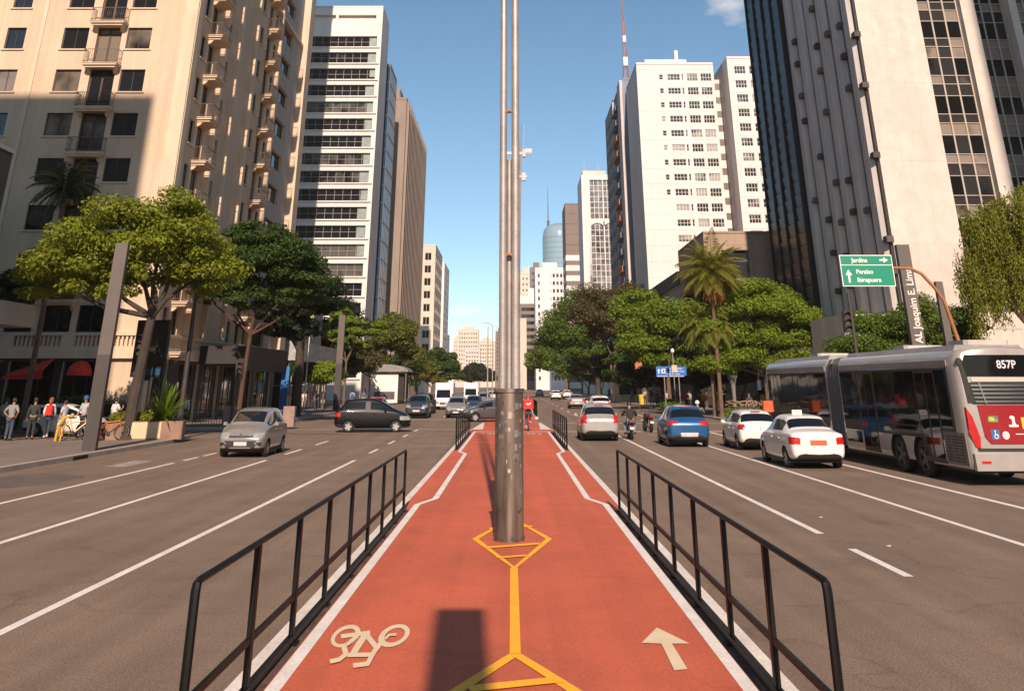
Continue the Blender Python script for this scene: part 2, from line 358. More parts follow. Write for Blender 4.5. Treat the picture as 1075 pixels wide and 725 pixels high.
# ------------------------------------------------------------------ road markings
def line(x0,x1,ys,mat=WHITE,z=ROAD+.004,name='lane_marking'):
    g=MB()
    for a,b in ys: g.add([(x0,a,z),(x1,a,z),(x1,b,z),(x0,b,z)],[(0,1,2,3)])
    return struct(g,name,mat)
def dashes(a,b,on,off):
    r=[];y=a
    while y<b: r.append((y,min(y+on,b))); y+=on+off
    return r
line(-5.62,-5.49,[(2,36.4)]+dashes(40,60,2.4,3.6)+dashes(82,900,4,8))
line(-8.77,-8.63,[(4,36.4)]+dashes(39.3,49,3.0,3)+dashes(82,900,4,8))
line(-11.64,-11.50,[(10,35.2)]+dashes(36.2,47,1.6,.7))
line(-13.3,-12.6,[(33.6,36.1)],mat=M('worn_road_paint',(.34,.30,.26),.8,.3,2.,fine=(9,.3)))
line(5.51,5.65,[(8,10.4),(15.05,17.4),(19.05,57)]+dashes(85,900,4,8))
line(8.53,8.67,[(2,57)]+dashes(85,900,4,8))
line(11.05,11.22,[(4,57)]+dashes(85,900,4,8))
line(-15.0,-2.7,[(76.6,77.0)],name='stop_line'); line(2.9,15.2,[(57.6,58.0)],name='stop_line')
line(2.9,15.2,[(69.6,69.9)],name='crossing_line'); line(-15,-2.7,[(60.2,60.36)],name='crossing_line')
for x in (7.0,9.9,13): line(x-.2,x+.2,[(73,76.5)],name='lane_arrow')
def stroke(g, pts, w, z, mi=0, closed=False):
    pts=[Vector((p[0],p[1])) for p in pts]; n=len(pts); L_=[];R_=[]
    for i in range(n):
        p0=pts[i-1] if (i>0 or closed) else pts[i]; p2=pts[(i+1)%n] if (i<n-1 or closed) else pts[i]
        a=(pts[i]-p0); b=(p2-pts[i]); a=a.normalized() if a.length>1e-6 else b.normalized(); b=b.normalized() if b.length>1e-6 else a
        t=(a+b).normalized(); nn=Vector((-t.y,t.x)); k=min(1/max(nn.dot(Vector((-a.y,a.x))),.35),2.2)
        L_.append(pts[i]+nn*w/2*k); R_.append(pts[i]-nn*w/2*k)
    vs=[(p.x,p.y,z) for p in L_+R_]; m=n if closed else n-1
    g.add(vs,[(n+i,n+(i+1)%n,(i+1)%n,i) for i in range(m)],mi)
for s_ in (-1,1):
    g=MB(); stroke(g,[(s_*2.0,-20),(s_*2.0,22.2),(s_*1.70,23.3),(s_*1.70,37.7),(s_*1.98,38.8),(s_*1.98,54.6)],.13,.004); struct(g,'cycle_path_line',WHITE)
g=MB(); stroke(g,[(-2.0,54.6),(2.0,54.6)],.35,.008); struct(g,'cycle_path_line',WHITE)
g=MB(); Z=.008
# yellow lozenge round the lamp post, stem and the next lozenge
stroke(g,[(-.60,17.45),(.04,14.85),(.62,17.45),(.02,20.0)],.105,Z,closed=True)
stroke(g,[(-.43,16.55),(.46,16.95)],.16,Z+.004); stroke(g,[(-.21,15.65),(.24,15.85)],.13,Z+.004)
stroke(g,[(-.4,18.6),(.38,18.9)],.16,Z+.004)
stroke(g,[(.035,14.85),(.035,10.45)],.105,Z+.004)
stroke(g,[(-.50,9.2),(.035,10.45),(.57,9.2)],.12,Z); stroke(g,[(-.50,9.2),(.03,7.5),(.57,9.2)],.12,Z)
stroke(g,[(-.36,9.35),(.44,9.62)],.17,Z+.004)
struct(g,'yellow_marking',YEL)
def cp(pts, ox,oy,sc): return [gnd(ox+x/sc,oy+y/sc,.0) for x,y in pts]
g=MB(); z=.008
def psym(g,pts,z): g.add([(*gnd(335+x/10.24,645+y/10.24),z) for x,y in pts],[tuple(range(len(pts)))])
def pring(g,c0,r0,c1,r1,tilt,z,n=32):
    vs=[]
    for c_,r_ in ((c0,r0),(c1,r1)):
        for i in range(n):
            t=2*PI*i/n; u,w=r_[0]*math.cos(t),r_[1]*math.sin(t); vs.append((*gnd(335+(c_[0]+u*math.cos(tilt)-w*math.sin(tilt))/10.24,645+(c_[1]+u*math.sin(tilt)+w*math.cos(tilt))/10.24),z))
    g.add(vs,[(i,(i+1)%n,n+(i+1)%n,n+i) for i in range(n)])
def pstroke(g,pts,w,z):
    h=MB(); stroke(h,pts,w,0); g.add([(*gnd(335+v[0]/10.24,645+v[1]/10.24),z) for v in h.v],h.f)
pring(g,(285,235),(172,105),(280,238),(122,68),math.radians(-28),.0070); pring(g,(805,230),(180,108),(812,226),(118,70),math.radians(-24),.0070)
for i,(ps,w) in enumerate([([(235,240),(400,218),(548,198)],44),([(490,235),(425,330),(358,440)],66),([(500,215),(622,368)],58),([(262,340),(292,450)],58),([(300,445),(568,440)],46),([(655,325),(590,410),(520,540),(365,560)],50),([(285,440),(215,495),(115,518)],46),([(708,275),(755,230),(830,224)],26),([(400,250),(300,335)],38)]): pstroke(g,ps,w,.0082+.0008*i)
struct(g,'bicycle_symbol',CREAM)
g=MB(); g.add([(x,y,.008) for x,y in cp([(187,598),(240,600),(275,672),(310,668),(268,600),(316,600),(228,557)],600,440,2.543)],[(0,1,2,3,4,5,6)]); struct(g,'lane_arrow',CREAM)
# small far cycle symbols
g=MB()
for x in (-1.0,1.0):
    for dx in (-.28,.28):
        stroke(g,[(x+dx+.2*math.cos(t*PI/6),52.2+.9*math.sin(t*PI/6)) for t in range(12)],.06,.008,closed=True)
    stroke(g,[(x-.28,52.2),(x,53),(x+.28,52.2)],.08,.012)
struct(g,'bicycle_symbol',CREAM)
# dirt strip under the railings
g=MB()
for s_ in (-1,1):
    for a,b in ((6.9,21.3),(39.5,53.3)):
        x0,x1=sorted((s_*2.08,s_*2.245)); g.add([(x0,a,.004),(x1,a,.004),(x1,b,.004),(x0,b,.004)],[(0,1,2,3)])
struct(g,'worn_strip',M('worn_strip',(.10,.055,.04),.9,.35,3.,fine=(25,.4)))
# tar patches and cracks in the asphalt, manhole
g=MB()
def blob(cx_,cy_,rx,ry,z,seed):
    r_=random.Random(seed); pts=[]
    for t in range(18):
        q=1+.25*(r_.random()-.5); pts.append((cx_+rx*q*math.cos(t*PI/9),cy_+ry*q*math.sin(t*PI/9),z))
    g.poly(pts)
blob(-13.7,29,1.3,2.2,ROAD+.002,1); blob(-10.6,55,1.6,.7,ROAD+.003,2); blob(-12.5,52,1.2,.5,ROAD+.003,3)
blob(-7.0,64,2.5,.7,ROAD+.003,4)
struct(g,'asphalt_patch',M('tar_patch',(.12,.093,.076),.85,.2,.9,fine=(50,.2)))
# manhole covers and drain inlet
o=MB(); o.box((-15.53,36.2,ROAD+.01),(-15.46,37.4,SW-.03)); tag(o.build('drain_inlet',M('drain_dark',(.01,.01,.01),.9)),'dark drain inlet in the left kerb beside the grey totem','drain')
# small reflective studs on lane lines (right side)
for i,(x,y) in enumerate([(6.3,17.7),(6.28,21.3)]):
    o=MB(); o.lathe([(.0,.015),(.03,.013),(.045,.0)],(x,y,ROAD),k=10); tag(o.build('road_stud',M('stud_grey',(.42,.38,.33),.6)),'small pale road stud on the asphalt, %s'%('nearer the camera beside the right railing' if i==0 else 'farther one beside the solid lane line'),'road stud','road studs beside the lane line')
# ------------------------------------------------------------------ railings
def railing(ys, x, label, group):
    s_=1 if x>0 else -1
    t=thing('railing',label,'railing',(x,ys[0],0),0,group); W2=.035; n=len(ys)
    y0,y1=ys[0],ys[-1]
    mb=MB(); H_=1.10
    pts=[(0,0,0),(0,0,H_-.09),(0,.03,H_-.03),(0,.09,H_)]
    mb.tube([(0,0,.0),(0,0,H_-.06),(0,.015,H_-.02),(0,.06,H_),(0,y1-y0,H_)],[.034,.034,.033,.026,.022],k=8)
    mb.build('top_rail',BLK,t,auto=True)
    mb=MB(); mb.box((-.018,.02,.385),(.018,y1-y0,.43)); mb.build('middle_rail',BLK,t)
    mb=MB(); mb.box((-.03,.0,.03),(.03,y1-y0+.03,.085)); mb.build('bottom_rail',BLK,t)
    for i,y in enumerate(ys[1:]):
        mb=MB((0,0,0)); mb.bbox((0,y-y0,H_/2-.01),(.045,.10,H_+.02-.04),bev=.008); mb.bbox((0,y-y0,.012),(.14,.16,.02)); mb.build('post',BLK,t)
    return t
railing([7.4+1.7*i for i in range(9)],-2.17,'black steel railing of nine posts along the left edge of the near red cycle path','black railings lining the cycle path')
railing([7.4+1.7*i for i in range(9)],2.17,'black steel railing of nine posts along the right edge of the near red cycle path','black railings lining the cycle path')
railing([40+1.6*i for i in range(9)],-2.17,'farther black railing left of the cycle path, just before the grey sedan','black railings lining the cycle path')
railing([40+1.6*i for i in range(9)],2.17,'farther black railing right of the cycle path, beside the champagne hatchback','black railings lining the cycle path')
railing([79.5+1.5*i for i in range(9)],2.0,'distant black railing right of the cycle path beyond the cyclist','black railings lining the cycle path')
# ------------------------------------------------------------------ central lamp post
t=thing('lamp_post','tall three-tube metal lamp post with stickered thick base standing on the cycle path','lamp post',(-.04,17.35,0))
mb=MB(); mb.lathe([(.0,0),(.255,0),(.255,.03),(.243,.035),(.240,2.22),(.262,2.22),(.262,2.28),(.0,2.28)],k=40)
def base_mat():
    m=bpy.data.materials.new('stickered_steel'); m.use_nodes=True; N,L=m.node_tree.nodes,m.node_tree.links; b=N['Principled BSDF']
    tcn=N.new('ShaderNodeTexCoord')
    def nz(scale,det,sc=(1,1,1)):
        mpn=N.new('ShaderNodeMapping'); mpn.inputs['Scale'].default_value=sc; L.new(tcn.outputs['Object'],mpn.inputs[0])
        n=N.new('ShaderNodeTexNoise'); n.inputs['Scale'].default_value=scale; n.inputs['Detail'].default_value=det; L.new(mpn.outputs[0],n.inputs['Vector']); return n.outputs['Fac']
    run=nz(7,6,(1,1,.10)); fine=nz(28,5)
    cr=N.new('ShaderNodeValToRGB'); e=cr.color_ramp.elements; e[0].position=.30; e[0].color=(.07,.055,.045,1); e[1].position=.70; e[1].color=(.30,.235,.18,1); L.new(run,cr.inputs[0])
    sx=N.new('ShaderNodeSeparateXYZ'); L.new(tcn.outputs['Object'],sx.inputs[0])
    hz=N.new('ShaderNodeMapRange'); hz.inputs['From Min'].default_value=.55; hz.inputs['From Max'].default_value=1.9; hz.inputs['To Min'].default_value=-.02; hz.inputs['To Max'].default_value=.30; L.new(sx.outputs['Z'],hz.inputs['Value'])
    def stick(scale,cols,thr):
        mpn=N.new('ShaderNodeMapping'); mpn.inputs['Scale'].default_value=scale; L.new(tcn.outputs['Object'],mpn.inputs[0])
        v=N.new('ShaderNodeTexVoronoi'); v.distance='CHEBYCHEV'; v.inputs['Randomness'].default_value=.7; v.inputs['Scale'].default_value=1.; L.new(mpn.outputs[0],v.inputs['Vector'])
        sp=N.new('ShaderNodeSeparateColor'); L.new(v.outputs['Color'],sp.inputs[0])
        lt=N.new('ShaderNodeMath'); lt.operation='LESS_THAN'; L.new(sp.outputs[0],lt.inputs[0]); L.new(hz.outputs[0],lt.inputs[1])
        ds=N.new('ShaderNodeMath'); ds.operation='LESS_THAN'; ds.inputs[1].default_value=thr; L.new(v.outputs['Distance'],ds.inputs[0])
        mu=N.new('ShaderNodeMath'); mu.operation='MULTIPLY'; L.new(lt.outputs[0],mu.inputs[0]); L.new(ds.outputs[0],mu.inputs[1])
        st=N.new('ShaderNodeMix'); st.data_type='RGBA'; st.inputs['A'].default_value=cols[0]; st.inputs['B'].default_value=cols[1]; L.new(sp.outputs[1],st.inputs['Factor'])
        return mu.outputs[0],st.outputs['Result']
    col=cr.outputs[0]
    for sc_,cols,thr in (((8,8,7),((.42,.38,.34,1),(.10,.10,.11,1)),.34),((17,17,13),((.03,.03,.03,1),(.50,.46,.40,1)),.36)):
        f_,c_=stick(sc_,cols,thr); mx=N.new('ShaderNodeMix'); mx.data_type='RGBA'; L.new(f_,mx.inputs['Factor']); L.new(col,mx.inputs['A']); L.new(c_,mx.inputs['B']); col=mx.outputs['Result']
    L.new(col,b.inputs['Base Color']); b.inputs['Roughness'].default_value=.42; b.inputs['Metallic'].default_value=.6
    bp=N.new('ShaderNodeBump'); bp.inputs['Strength'].default_value=.15; bp.inputs['Distance'].default_value=.01; L.new(fine,bp.inputs['Height']); L.new(bp.outputs[0],b.inputs['Normal'])
    return m
mb.build('base',base_mat(),t,auto=True)
for i,(x,y,r,h) in enumerate([(-.115,-.03,.062,22),(.115,-.03,.068,22),(.0,.10,.055,6.3)]):
    mb=MB(); mb.tube([(x,y,2.28),(x,y,h*.55),(x,y,h)],[r*1.15,r,r*.9],k=20); mb.build('tube',GALV,t,auto=True)
for z in (4.5,7.2,10.5,13.8):
    mb=MB(); mb.box((-.06,-.07,z),(.05,-.01,z+.05)); mb.box((-.04,-.09,z+.01),(.03,-.07,z+.04)); mb.build('bracket',RUST,t)
for a in (-2.3,-.85):
    mb=MB(); mb.tube([(.235*math.cos(a)-.03,.24*math.sin(a),.5),(.25*math.cos(a),.27*math.sin(a),.42),(.235*math.cos(a)+.05,.24*math.sin(a),.5)],.012,k=6); mb.build('handle',DKMET,t)
for i in range(8):
    a=i*PI/4+.2; mb=MB(); mb.lathe([(0,.06),(.016,.06),(.016,.03)],(.248*math.cos(a),.248*math.sin(a),0),k=6); mb.build('bolt',DKMET,t)
mb=MB(); mb.tube([(-.11,0,22),(-.6,0,22.6),(-2.2,0,22.9)],.05,k=8); mb.tube([(.11,0,22),(.6,0,22.6),(2.2,0,22.9)],.05,k=8); mb.build('lamp_arm',GALV,t)
# slab totem behind the photographer that throws the block of shade on the path
t=thing('totem_slab','grey steel street totem on the cycle median behind the viewpoint','totem',(.11,-3.55,0)); mb=MB(); mb.box((-.28,-.1,0),(.28,.1,9.9)); mb.build('slab',M('totem_grey',(.085,.075,.068),.6,.1,1.)  ,t); mb=MB(); mb.box((-.35,-.2,0),(.35,.2,.05)); mb.build('foot',DKMET,t)
# ------------------------------------------------------------------ buildings
BEIGE=M('beige_stucco',(.58,.435,.30),.9,.07,.35,streak=.10,fine=(9,.05)); BEIGE2=M('beige_moulding',(.62,.48,.34),.85,.06,.8,streak=.08)
GREYST=M('grey_stucco',(.40,.36,.31),.9,.08,.4,streak=.12); WFRAME=M('brown_window_frame',(.06,.045,.035),.6,.15,3.)
WHITEF=M('white_window_frame',(.62,.58,.53),.6,.05,3.); ALU=M('aluminium_frame',(.40,.37,.34),.4,.06,3.,metal=.3)
GL=glass('window_glass',(.012,.013,.015),(.20,.16,.12),.42); GLB=glass('office_glass',(.010,.011,.012),(.10,.095,.08),.28); GLC=glass('flat_glass',(.025,.025,.03),(.36,.34,.31),.30,rough=.12)  # window_glass: pale brown tone stands for curtains and for painted-in reflections
DOORB=M('brown_door',(.075,.04,.022),.6,.2,3.,vary=.5)
WHT=M('white_render',(.68,.64,.585),.85,.05,.12,streak=.07,fine=(3,.03)); PINKW=M('pale_pink_concrete',(.56,.50,.46),.85,.08,.2,streak=.12)
def flat_roof(parent,x0,x1,y0,y1,z,mat=CONC,par=.9,name='roof',th=.3):
    mb=MB(parent.location); mb.box((x0,y0,z-.02),(x1,y1,z+.05))
    for a,b in (((x0,y0,z),(x1,y0+th,z+par)),((x0,y1-th,z),(x1,y1,z+par)),((x0,y0+th,z),(x0+th,y1-th,z+par)),((x1-th,y0+th,z),(x1,y1-th,z+par))): mb.box(a,b)
    return mb.build(name,mat,parent)
# ---- beige apartment building, left foreground
b=thing('apartment_building','beige art-deco apartment building with small balconies on the near left corner','building',(-33,74,0))
OFF=b.location
F=Face((-45,58.6,0),0); S=Face((-21.6,58.6,0),PI/2)
TOP=44.; fops=[]; sops=[]; items=[]
for k in range(0,11):
    zt=6.76+3*k
    for (a0,a1) in ((-43.4,-42.1),(-40.2,-38.6),(-34.5,-33.2),(-30.62,-28.9),(-26.25,-24.6)):
        fops.append((a0+45,a1+45,zt-1.55,zt)); items.append(('w',F,fops[-1],2))
    z0=zt-2.72 if k else zt-1.55
    fops.append((-28.3+45,-26.62+45,z0,zt)); items.append(('d' if k else 'w',F,fops[-1],2))
for k in range(0,12):
    zt=6.76+3*k
    for (a0,a1) in ((60.0,60.9),(65.2,66.2),(73.9,74.8),(78.3,79.2)):
        sops.append((a0-58.6,a1-58.6,zt-1.6,zt)); items.append(('w',S,sops[-1],1))
    for a0 in (61.6,76.1):
        sops.append((a0-58.6,a0+1.3-58.6,zt-2.55,zt)); items.append(('d',S,sops[-1],1))
    sops.append((81.2-58.6,84.9-58.6,zt-1.45,zt)); items.append(('g',S,sops[-1],3))
gops=[(1.2,4.2,.1,3.6),(5.2,9.2,.1,3.6),(10.2,14.4,.1,3.6),(15.2,17.9,.1,3.6),(18.4,20.6,.1,3.6)]
gs=[(1.2,3.6,.1,3.5),(5.6,9.8,.1,3.6),(10.6,14.6,.1,3.6),(15.6,19.8,.1,3.6),(20.8,24.,.1,3.6),(25.,30.6,.1,3.6)]
mb=MB(OFF)
F.wall(mb,23.4,SW,TOP,fops+gops,.28,0); S.wall(mb,31.6,SW,TOP,sops+gs,.28,0)
mb.add([(-45,90.2,0),(-21.6,90.2,0),(-21.6,90.2,TOP),(-45,90.2,TOP)],[(0,3,2,1)]); mb.add([(-45,58.6,0),(-45,90.2,0),(-45,90.2,TOP),(-45,58.6,TOP)],[(0,3,2,1)])
mb.box((-44.6,59.4,4.2),(-22.2,59.5,TOP)) # inner light-tight wall
mb.build('wall',BEIGE,b)
flat_roof(b,-45,-21.6,58.6,90.2,TOP,BEIGE2)
nwin=0
dm=None
for kind,fc,(a0,a1,z0,z1),nx in items:
    if kind=='w':
        if fc is F and a0<5: continue
        if fc is F and z1>31: continue
        window(fc,b,a0,a1,z0,z1,.2,WFRAME,GL,nx=nx,sill=(BEIGE2,.10,.09)); nwin+=1
    elif kind=='d': window(fc,b,a0,a1,z0,z1,.22,DOORB,GL,nx=2,fr=.10,bar=.12,name='balcony_door',transom=.82)
    else: window(fc,b,a0,a1,z0,z1,.25,DKMET,GLB,nx=nx)
# panes for the remaining openings
mb=MB(OFF)
for kind,fc,(a0,a1,z0,z1),nx in items:
    if fc is F and (a0<5 or z1>31) and kind=='w': mb.add([fc.p(a0,z0,-.2),fc.p(a1,z0,-.2),fc.p(a1,z1,-.2),fc.p(a0,z1,-.2)],[(0,1,2,3)])
tag(mb.build('window',GL,b),kind='stuff')
# balconies: slab, brackets and a railing
def balcony_proto(w,dp):
    mb=MB(); mb.box((-w/2,-dp,-.16),(w/2,0,0)); mb.box((-w/2-.05,-dp-.05,-.05),(w/2+.05,0,.003)); mb.box((-w/2+.12,-dp+.12,-.30),(w/2-.12,0,-.16))
    for s_ in (-1,1): mb.prism([(-dp+.1,-.16),(0,-.16),(0,-.62),(-.18,-.55),(-.35,-.34)],'x',s_*(w/2-.28)-.09,s_*(w/2-.28)+.09)
    sl=mb.mesh('balcony',BEIGE2); mr=MB(); r=.014
    for z in (.10,.92): mr.box((-w/2,-dp,z),(w/2,-dp+.03,z+.035)); mr.box((-w/2,-dp,z),(-w/2+.03,0,z+.035)); mr.box((w/2-.03,-dp,z),(w/2,0,z+.035))
    n=int(w/.13)
    for i in range(n+1): x=-w/2+.015+(w-.03)*i/n; mr.box((x-r/2,-dp+.005,.1),(x+r/2,-dp+.005+r,.93))
    for i in range(int(dp/.13)):
        y=-dp+.13*(i+1)
        for s_ in (-1,1): mr.box((s_*(w/2-.015)-r/2,y,.1),(s_*(w/2-.015)+r/2,y+r,.93))
    for i in range(5):
        cx_=-w/2+w*(i+.5)/5; mr.lathe([(.10,-dp+.012),(.12,-dp+.012)],(cx_,0,.5),axis='y',k=10)
    return sl,mr.mesh('railing',M('balcony_iron',(.11,.075,.055),.6,.2,3.))
P1=balcony_proto(2.3,.75); P2=balcony_proto(2.2,1.0)
for kind,fc,(a0,a1,z0,z1),nx in items:
    if kind!='d' or (fc is F and z1>31): continue
    sl,rl=P1 if fc is F else P2
    o=link('balcony',sl,b,fc.p((a0+a1)/2,z0-.02)-OFF,(0,0,fc.phi)); link('railing',rl,o)
mb=MB(OFF)  # mouldings: corner strip, pilasters, cornices, string courses
F.slab(mb,22.5,23.44,5.2,TOP,0,.09); S.slab(mb,-.09,.7,5.2,TOP,0,.09); F.slab(mb,12.75,13.0,5.2,TOP,0,.07); F.slab(mb,7.6,7.85,5.2,TOP,0,.07)
for y in (64.2,67.6,72.1,79.6): S.slab(mb,y-58.6,y-58.6+.42,5.2,TOP,0,.34)
S.slab(mb,88.3-58.6,31.62,5.2,TOP,0,.75)
F.slab(mb,-.1,23.55,3.75,4.42,0,.32); S.slab(mb,-.3,31.6,3.75,4.42,0,.32); F.slab(mb,-.1,23.6,5.02,5.2,0,.30); S.slab(mb,-.3,31.6,5.02,5.2,0,.30)
for zt in (33.9,): F.slab(mb,-.1,23.7,zt,zt+.3,0,.35); S.slab(mb,-.3,31.6,zt,zt+.3,0,.3)
F.slab(mb,-.1,23.7,TOP+.3,TOP+1.1,0,.4)
mb.build('moulding',BEIGE2,b)
mb=MB(OFF)
for a in np.arange(.4,23.2,.26): F.slab(mb,a,a+.12,4.42,5.02,.10,.22)
for a in np.arange(.4,31,.26): S.slab(mb,a,a+.12,4.42,5.02,.10,.22)
for a in (3.5,8.9,14.6,18.2,22.6): F.slab(mb,a,a+.7,4.42,5.02,.04,.29)
mb.build('balustrade',BEIGE2,b)
mb=MB(OFF); S.slab(mb,80.4-58.6,88.2-58.6,5.3,TOP,.003,.03)
# grey bay: strips between the window rows
gm=MB(OFF)
for k in range(-1,12):
    z0=max(5.25,6.76+3*k+.02); z1=min(TOP,6.76+3*(k+1)-1.47)
    if z1>z0: S.slab(gm,21.8,29.6,z0,z1,.004,.06)
S.slab(gm,21.8,22.58,5.25,TOP,.006,.05); S.slab(gm,26.32,29.6,5.25,TOP,.006,.05); gm.build('grey_bay',GREYST,b)
# ground-floor shop fronts
SHOPG=glass('shop_glass',(.012,.011,.010),(.05,.045,.04),.2); DARKIN=M('dark_interior',(.022,.019,.017),.8,.3,1.)
for (a0,a1,z0,z1) in gops: window(F,b,a0,a1,z0,z1,.26,DKMET,SHOPG,nx=3,name='shop_window',transom=.75)
for (a0,a1,z0,z1) in gs: window(S,b,a0,a1,z0,z1,.26,DKMET,SHOPG,nx=3,name='shop_window',transom=.75)
REDAW=M('red_awning_canvas',(.50,.028,.018),.8,.12,3.); 
mb=MB(OFF)
for a0,a1 in ((9.2,10.2),(14.4,15.2),(17.9,18.4),(20.6,21.2)): F.slab(mb,a0+.02,a1-.02,SW,3.74,.002,.05)
F.slab(mb,5.0,21.2,3.6,3.742,.003,.055)
for a0,a1 in ((3.6,5.6),(9.8,10.6),(14.6,15.6),(19.8,20.8),(24.,25.),(30.6,31.55)): S.slab(mb,a0+.02,a1-.02,SW,3.742,.002,.05)
S.slab(mb,3.6,31.55,3.6,3.743,.003,.055)
mb.build('shop_cladding',M('dark_shop_stone',(.040,.036,.032),.5,.2,1.5),b)
mb=MB(OFF)
cxx,rr=-25.35,.72   # half-dome awning
vs=[];fs=[];n=12
for i in range(n+1):
    t=PI*i/n
    for j in range(5):
        u=j/4*PI/2; vs.append((cxx-rr*math.cos(t)*math.cos(u)*1.0, 58.25-1.0*math.sin(u), 2.8+rr*1.15*math.sin(t)*math.cos(u)))
for i in range(n):
    for j in range(4): fs.append((i*5+j,(i+1)*5+j,(i+1)*5+j+1,i*5+j+1))
mb.add(vs,fs); mb.build('awning',REDAW,b)
for x0,x1,h in ((-29.2,-26.9,.95),(-31.6,-29.9,.85),(-35.6,-33,.9)):
    mb=MB(OFF); mb.add([(x0,58.25,2.8+.3),(x1,58.25,2.85+h),(x1,56.9,2.75+.35),(x0,56.9,2.72),(x0,56.9,2.60),(x1,56.9,2.60)],[(0,1,2,3),(3,2,5,4)]); mb.build('awning',REDAW,b)
mb=MB(OFF); S.slab(mb,8.5,20.5,3.62,4.75,.34,3.6); S.slab(mb,8.7,20.3,3.2,3.62,3.0,3.58); mb.build('entrance_canopy',M('black_canopy',(.020,.017,.015),.6,.2,1.),b)
mb=MB(OFF); S.slab(mb,21.4,23.0,3.6,4.4,1.8,2.1); mb.build('shop_sign',M('cream_sign',(.55,.48,.38),.7),b)
# ---- white office tower with ribbon windows
def plain_box(parent,x0,x1,y0,y1,z1,mat,front=True,left=True,right=True,z0=0.,name='wall',inset_front=False):
    mb=MB(parent.location)
    if front: mb.add([(x0,y0,z0),(x1,y0,z0),(x1,y0,z1),(x0,y0,z1)],[(0,1,2,3)])
    if left: mb.add([(x0,y1,z0),(x0,y0,z0),(x0,y0,z1),(x0,y1,z1)],[(0,1,2,3)])
    if right: mb.add([(x1,y0,z0),(x1,y1,z0),(x1,y1,z1),(x1,y0,z1)],[(0,1,2,3)])
    mb.add([(x1,y1,z0),(x0,y1,z0),(x0,y1,z1),(x1,y1,z1)],[(0,1,2,3)])
    return mb
b=thing('office_tower','white office tower with long ribbon windows, its left part in shade, beyond the beige apartments','building',(-32,163,0)); OFF=b.location
F=Face((-41,158,0),0); mb=plain_box(b,-41,-23.9,158,167,66.8,WHT,front=False); ops=[]
for k in range(19):
    zt=61.1-3.1*k; 
    if zt-1.8>3: ops.append((.5,16.3,zt-2.05,zt))
ops.append((.8,15.9,64.0,65.3))
F.wall(mb,17.1,0,66.8,ops,.6); mb.add([(-41,158.7,0),(-23.9,158.7,0),(-23.9,158.7,66.8),(-41,158.7,66.8)],[(0,1,2,3)])
for zt in [o[2] for o in ops[:-1]]: F.slab(mb,.0,16.9,zt-.25,zt-.05,0,.25)
for a in (8.4,): F.slab(mb,a,a+.5,64.0,65.3,-.58,-.02)
mb.build('wall',WHT,b); flat_roof(b,-41,-23.9,158,167,66.82,WHT,.3)
for o in ops[:-1]: window(F,b,*o,.45,M('grey_window_frame',(.22,.21,.20),.5),GLB,nx=11,nz=2,fr=.05,bar=.07)
blind=M('pale_blind',(.20,.25,.23),.5,.25,1.5)
for o in ops[:13]:
    mb=MB(OFF); r_=random.random(); F.slab(mb,14.6+r_*1.0,16.2,o[2]+.12+.4*(r_>.6),o[3]-.1,-.43,-.40); mb.build('blind',blind,b)
mb=MB(OFF); mb.add([(-23.9,158.02,.0),(-23.9,166.99,0),(-23.9,166.99,66.8),(-23.9,158.02,66.8)],[(0,1,2,3)]); 
for v in range(len(mb.v)): mb.v[v]=(mb.v[v][0]+.004,mb.v[v][1],mb.v[v][2])
mb.build('side_cladding',PINKW,b)
# ---- dark blue glass tower
def curtain(parent, fc, w, z0, z1, nx, nz, pane, bar, bw=.12, bo=.08, name='curtain_wall'):
    mb=MB(parent.location); mb.add([fc.p(0,z0),fc.p(w,z0),fc.p(w,z1),fc.p(0,z1)],[(0,1,2,3)],0)
    for i in range(nx+1): a=w*i/nx; fc.slab(mb,a-bw/2,a+bw/2,z0,z1,0.003,bo,1)
    for j in range(nz+1): z=z0+(z1-z0)*j/nz; fc.slab(mb,0,w,z-bw/2,z+bw/2,0.003,bo*.7,1)
    return mb.build(name,[pane,bar],parent)
BLUEG=glass('blue_glass',(.010,.018,.03),(.02,.05,.09),.35,rough=.1,spec=.45); DKB=M('dark_mullion',(.05,.055,.06),.5)
b=thing('glass_tower','narrow dark blue glass tower squeezed between the white tower and the brown tower','building',(-30,174,0))
mb=plain_box(b,-36,-23.6,170,180,59.3,DKB,front=False,right=False); mb.build('wall',DKB,b)
curtain(b,Face((-36,170,0),0),12.4,0,59.3,8,18,BLUEG,DKB); curtain(b,Face((-23.6,170,0),PI/2),10,0,59.3,5,18,BLUEG,DKB); flat_roof(b,-36,-23.6,170,180,59.3,DKB,.5)
# ---- brown tower with vertical ribs
BRN=M('brown_concrete',(.27,.215,.17),.9,.07,.2,streak=.10); BRND=M('brown_window_band',(.045,.037,.03),.5,.2,.6)
b=thing('ribbed_tower','tall brown concrete tower with vertical ribs on the left side of the avenue','building',(-30,215,0)); OFF=b.location
X1=-22.5; mb=plain_box(b,-40,X1,190,236,58.5,BRN); S=Face((X1,190,0),PI/2)
for i in range(16): S.slab(mb,1.2+i*2.85,2.0+i*2.85,0,58.5,.0,.5)
mb.build('wall',BRN,b); flat_roof(b,-40,X1,190,236,58.5,BRN,.5)
for i in range(15):
    mb=MB(OFF); S.slab(mb,2.1+i*2.85,3.95+i*2.85,3,57,.003,.06); mb.build('window',BRND,b)
mb=MB(OFF); mb.box((-29,194,58.6),(-24.5,204,62.2)); mb.build('roof_house',BRN,b)
mb=MB(OFF)
for i in range(6): mb.tube([(-24.4,192+i*2,58.9),(-24.4,192+i*2,61.0)],.06,k=4)
mb.tube([(-24.4,192,61),(-24.4,202,61)],.06,k=4); mb.build('roof_railing',GALV,b)
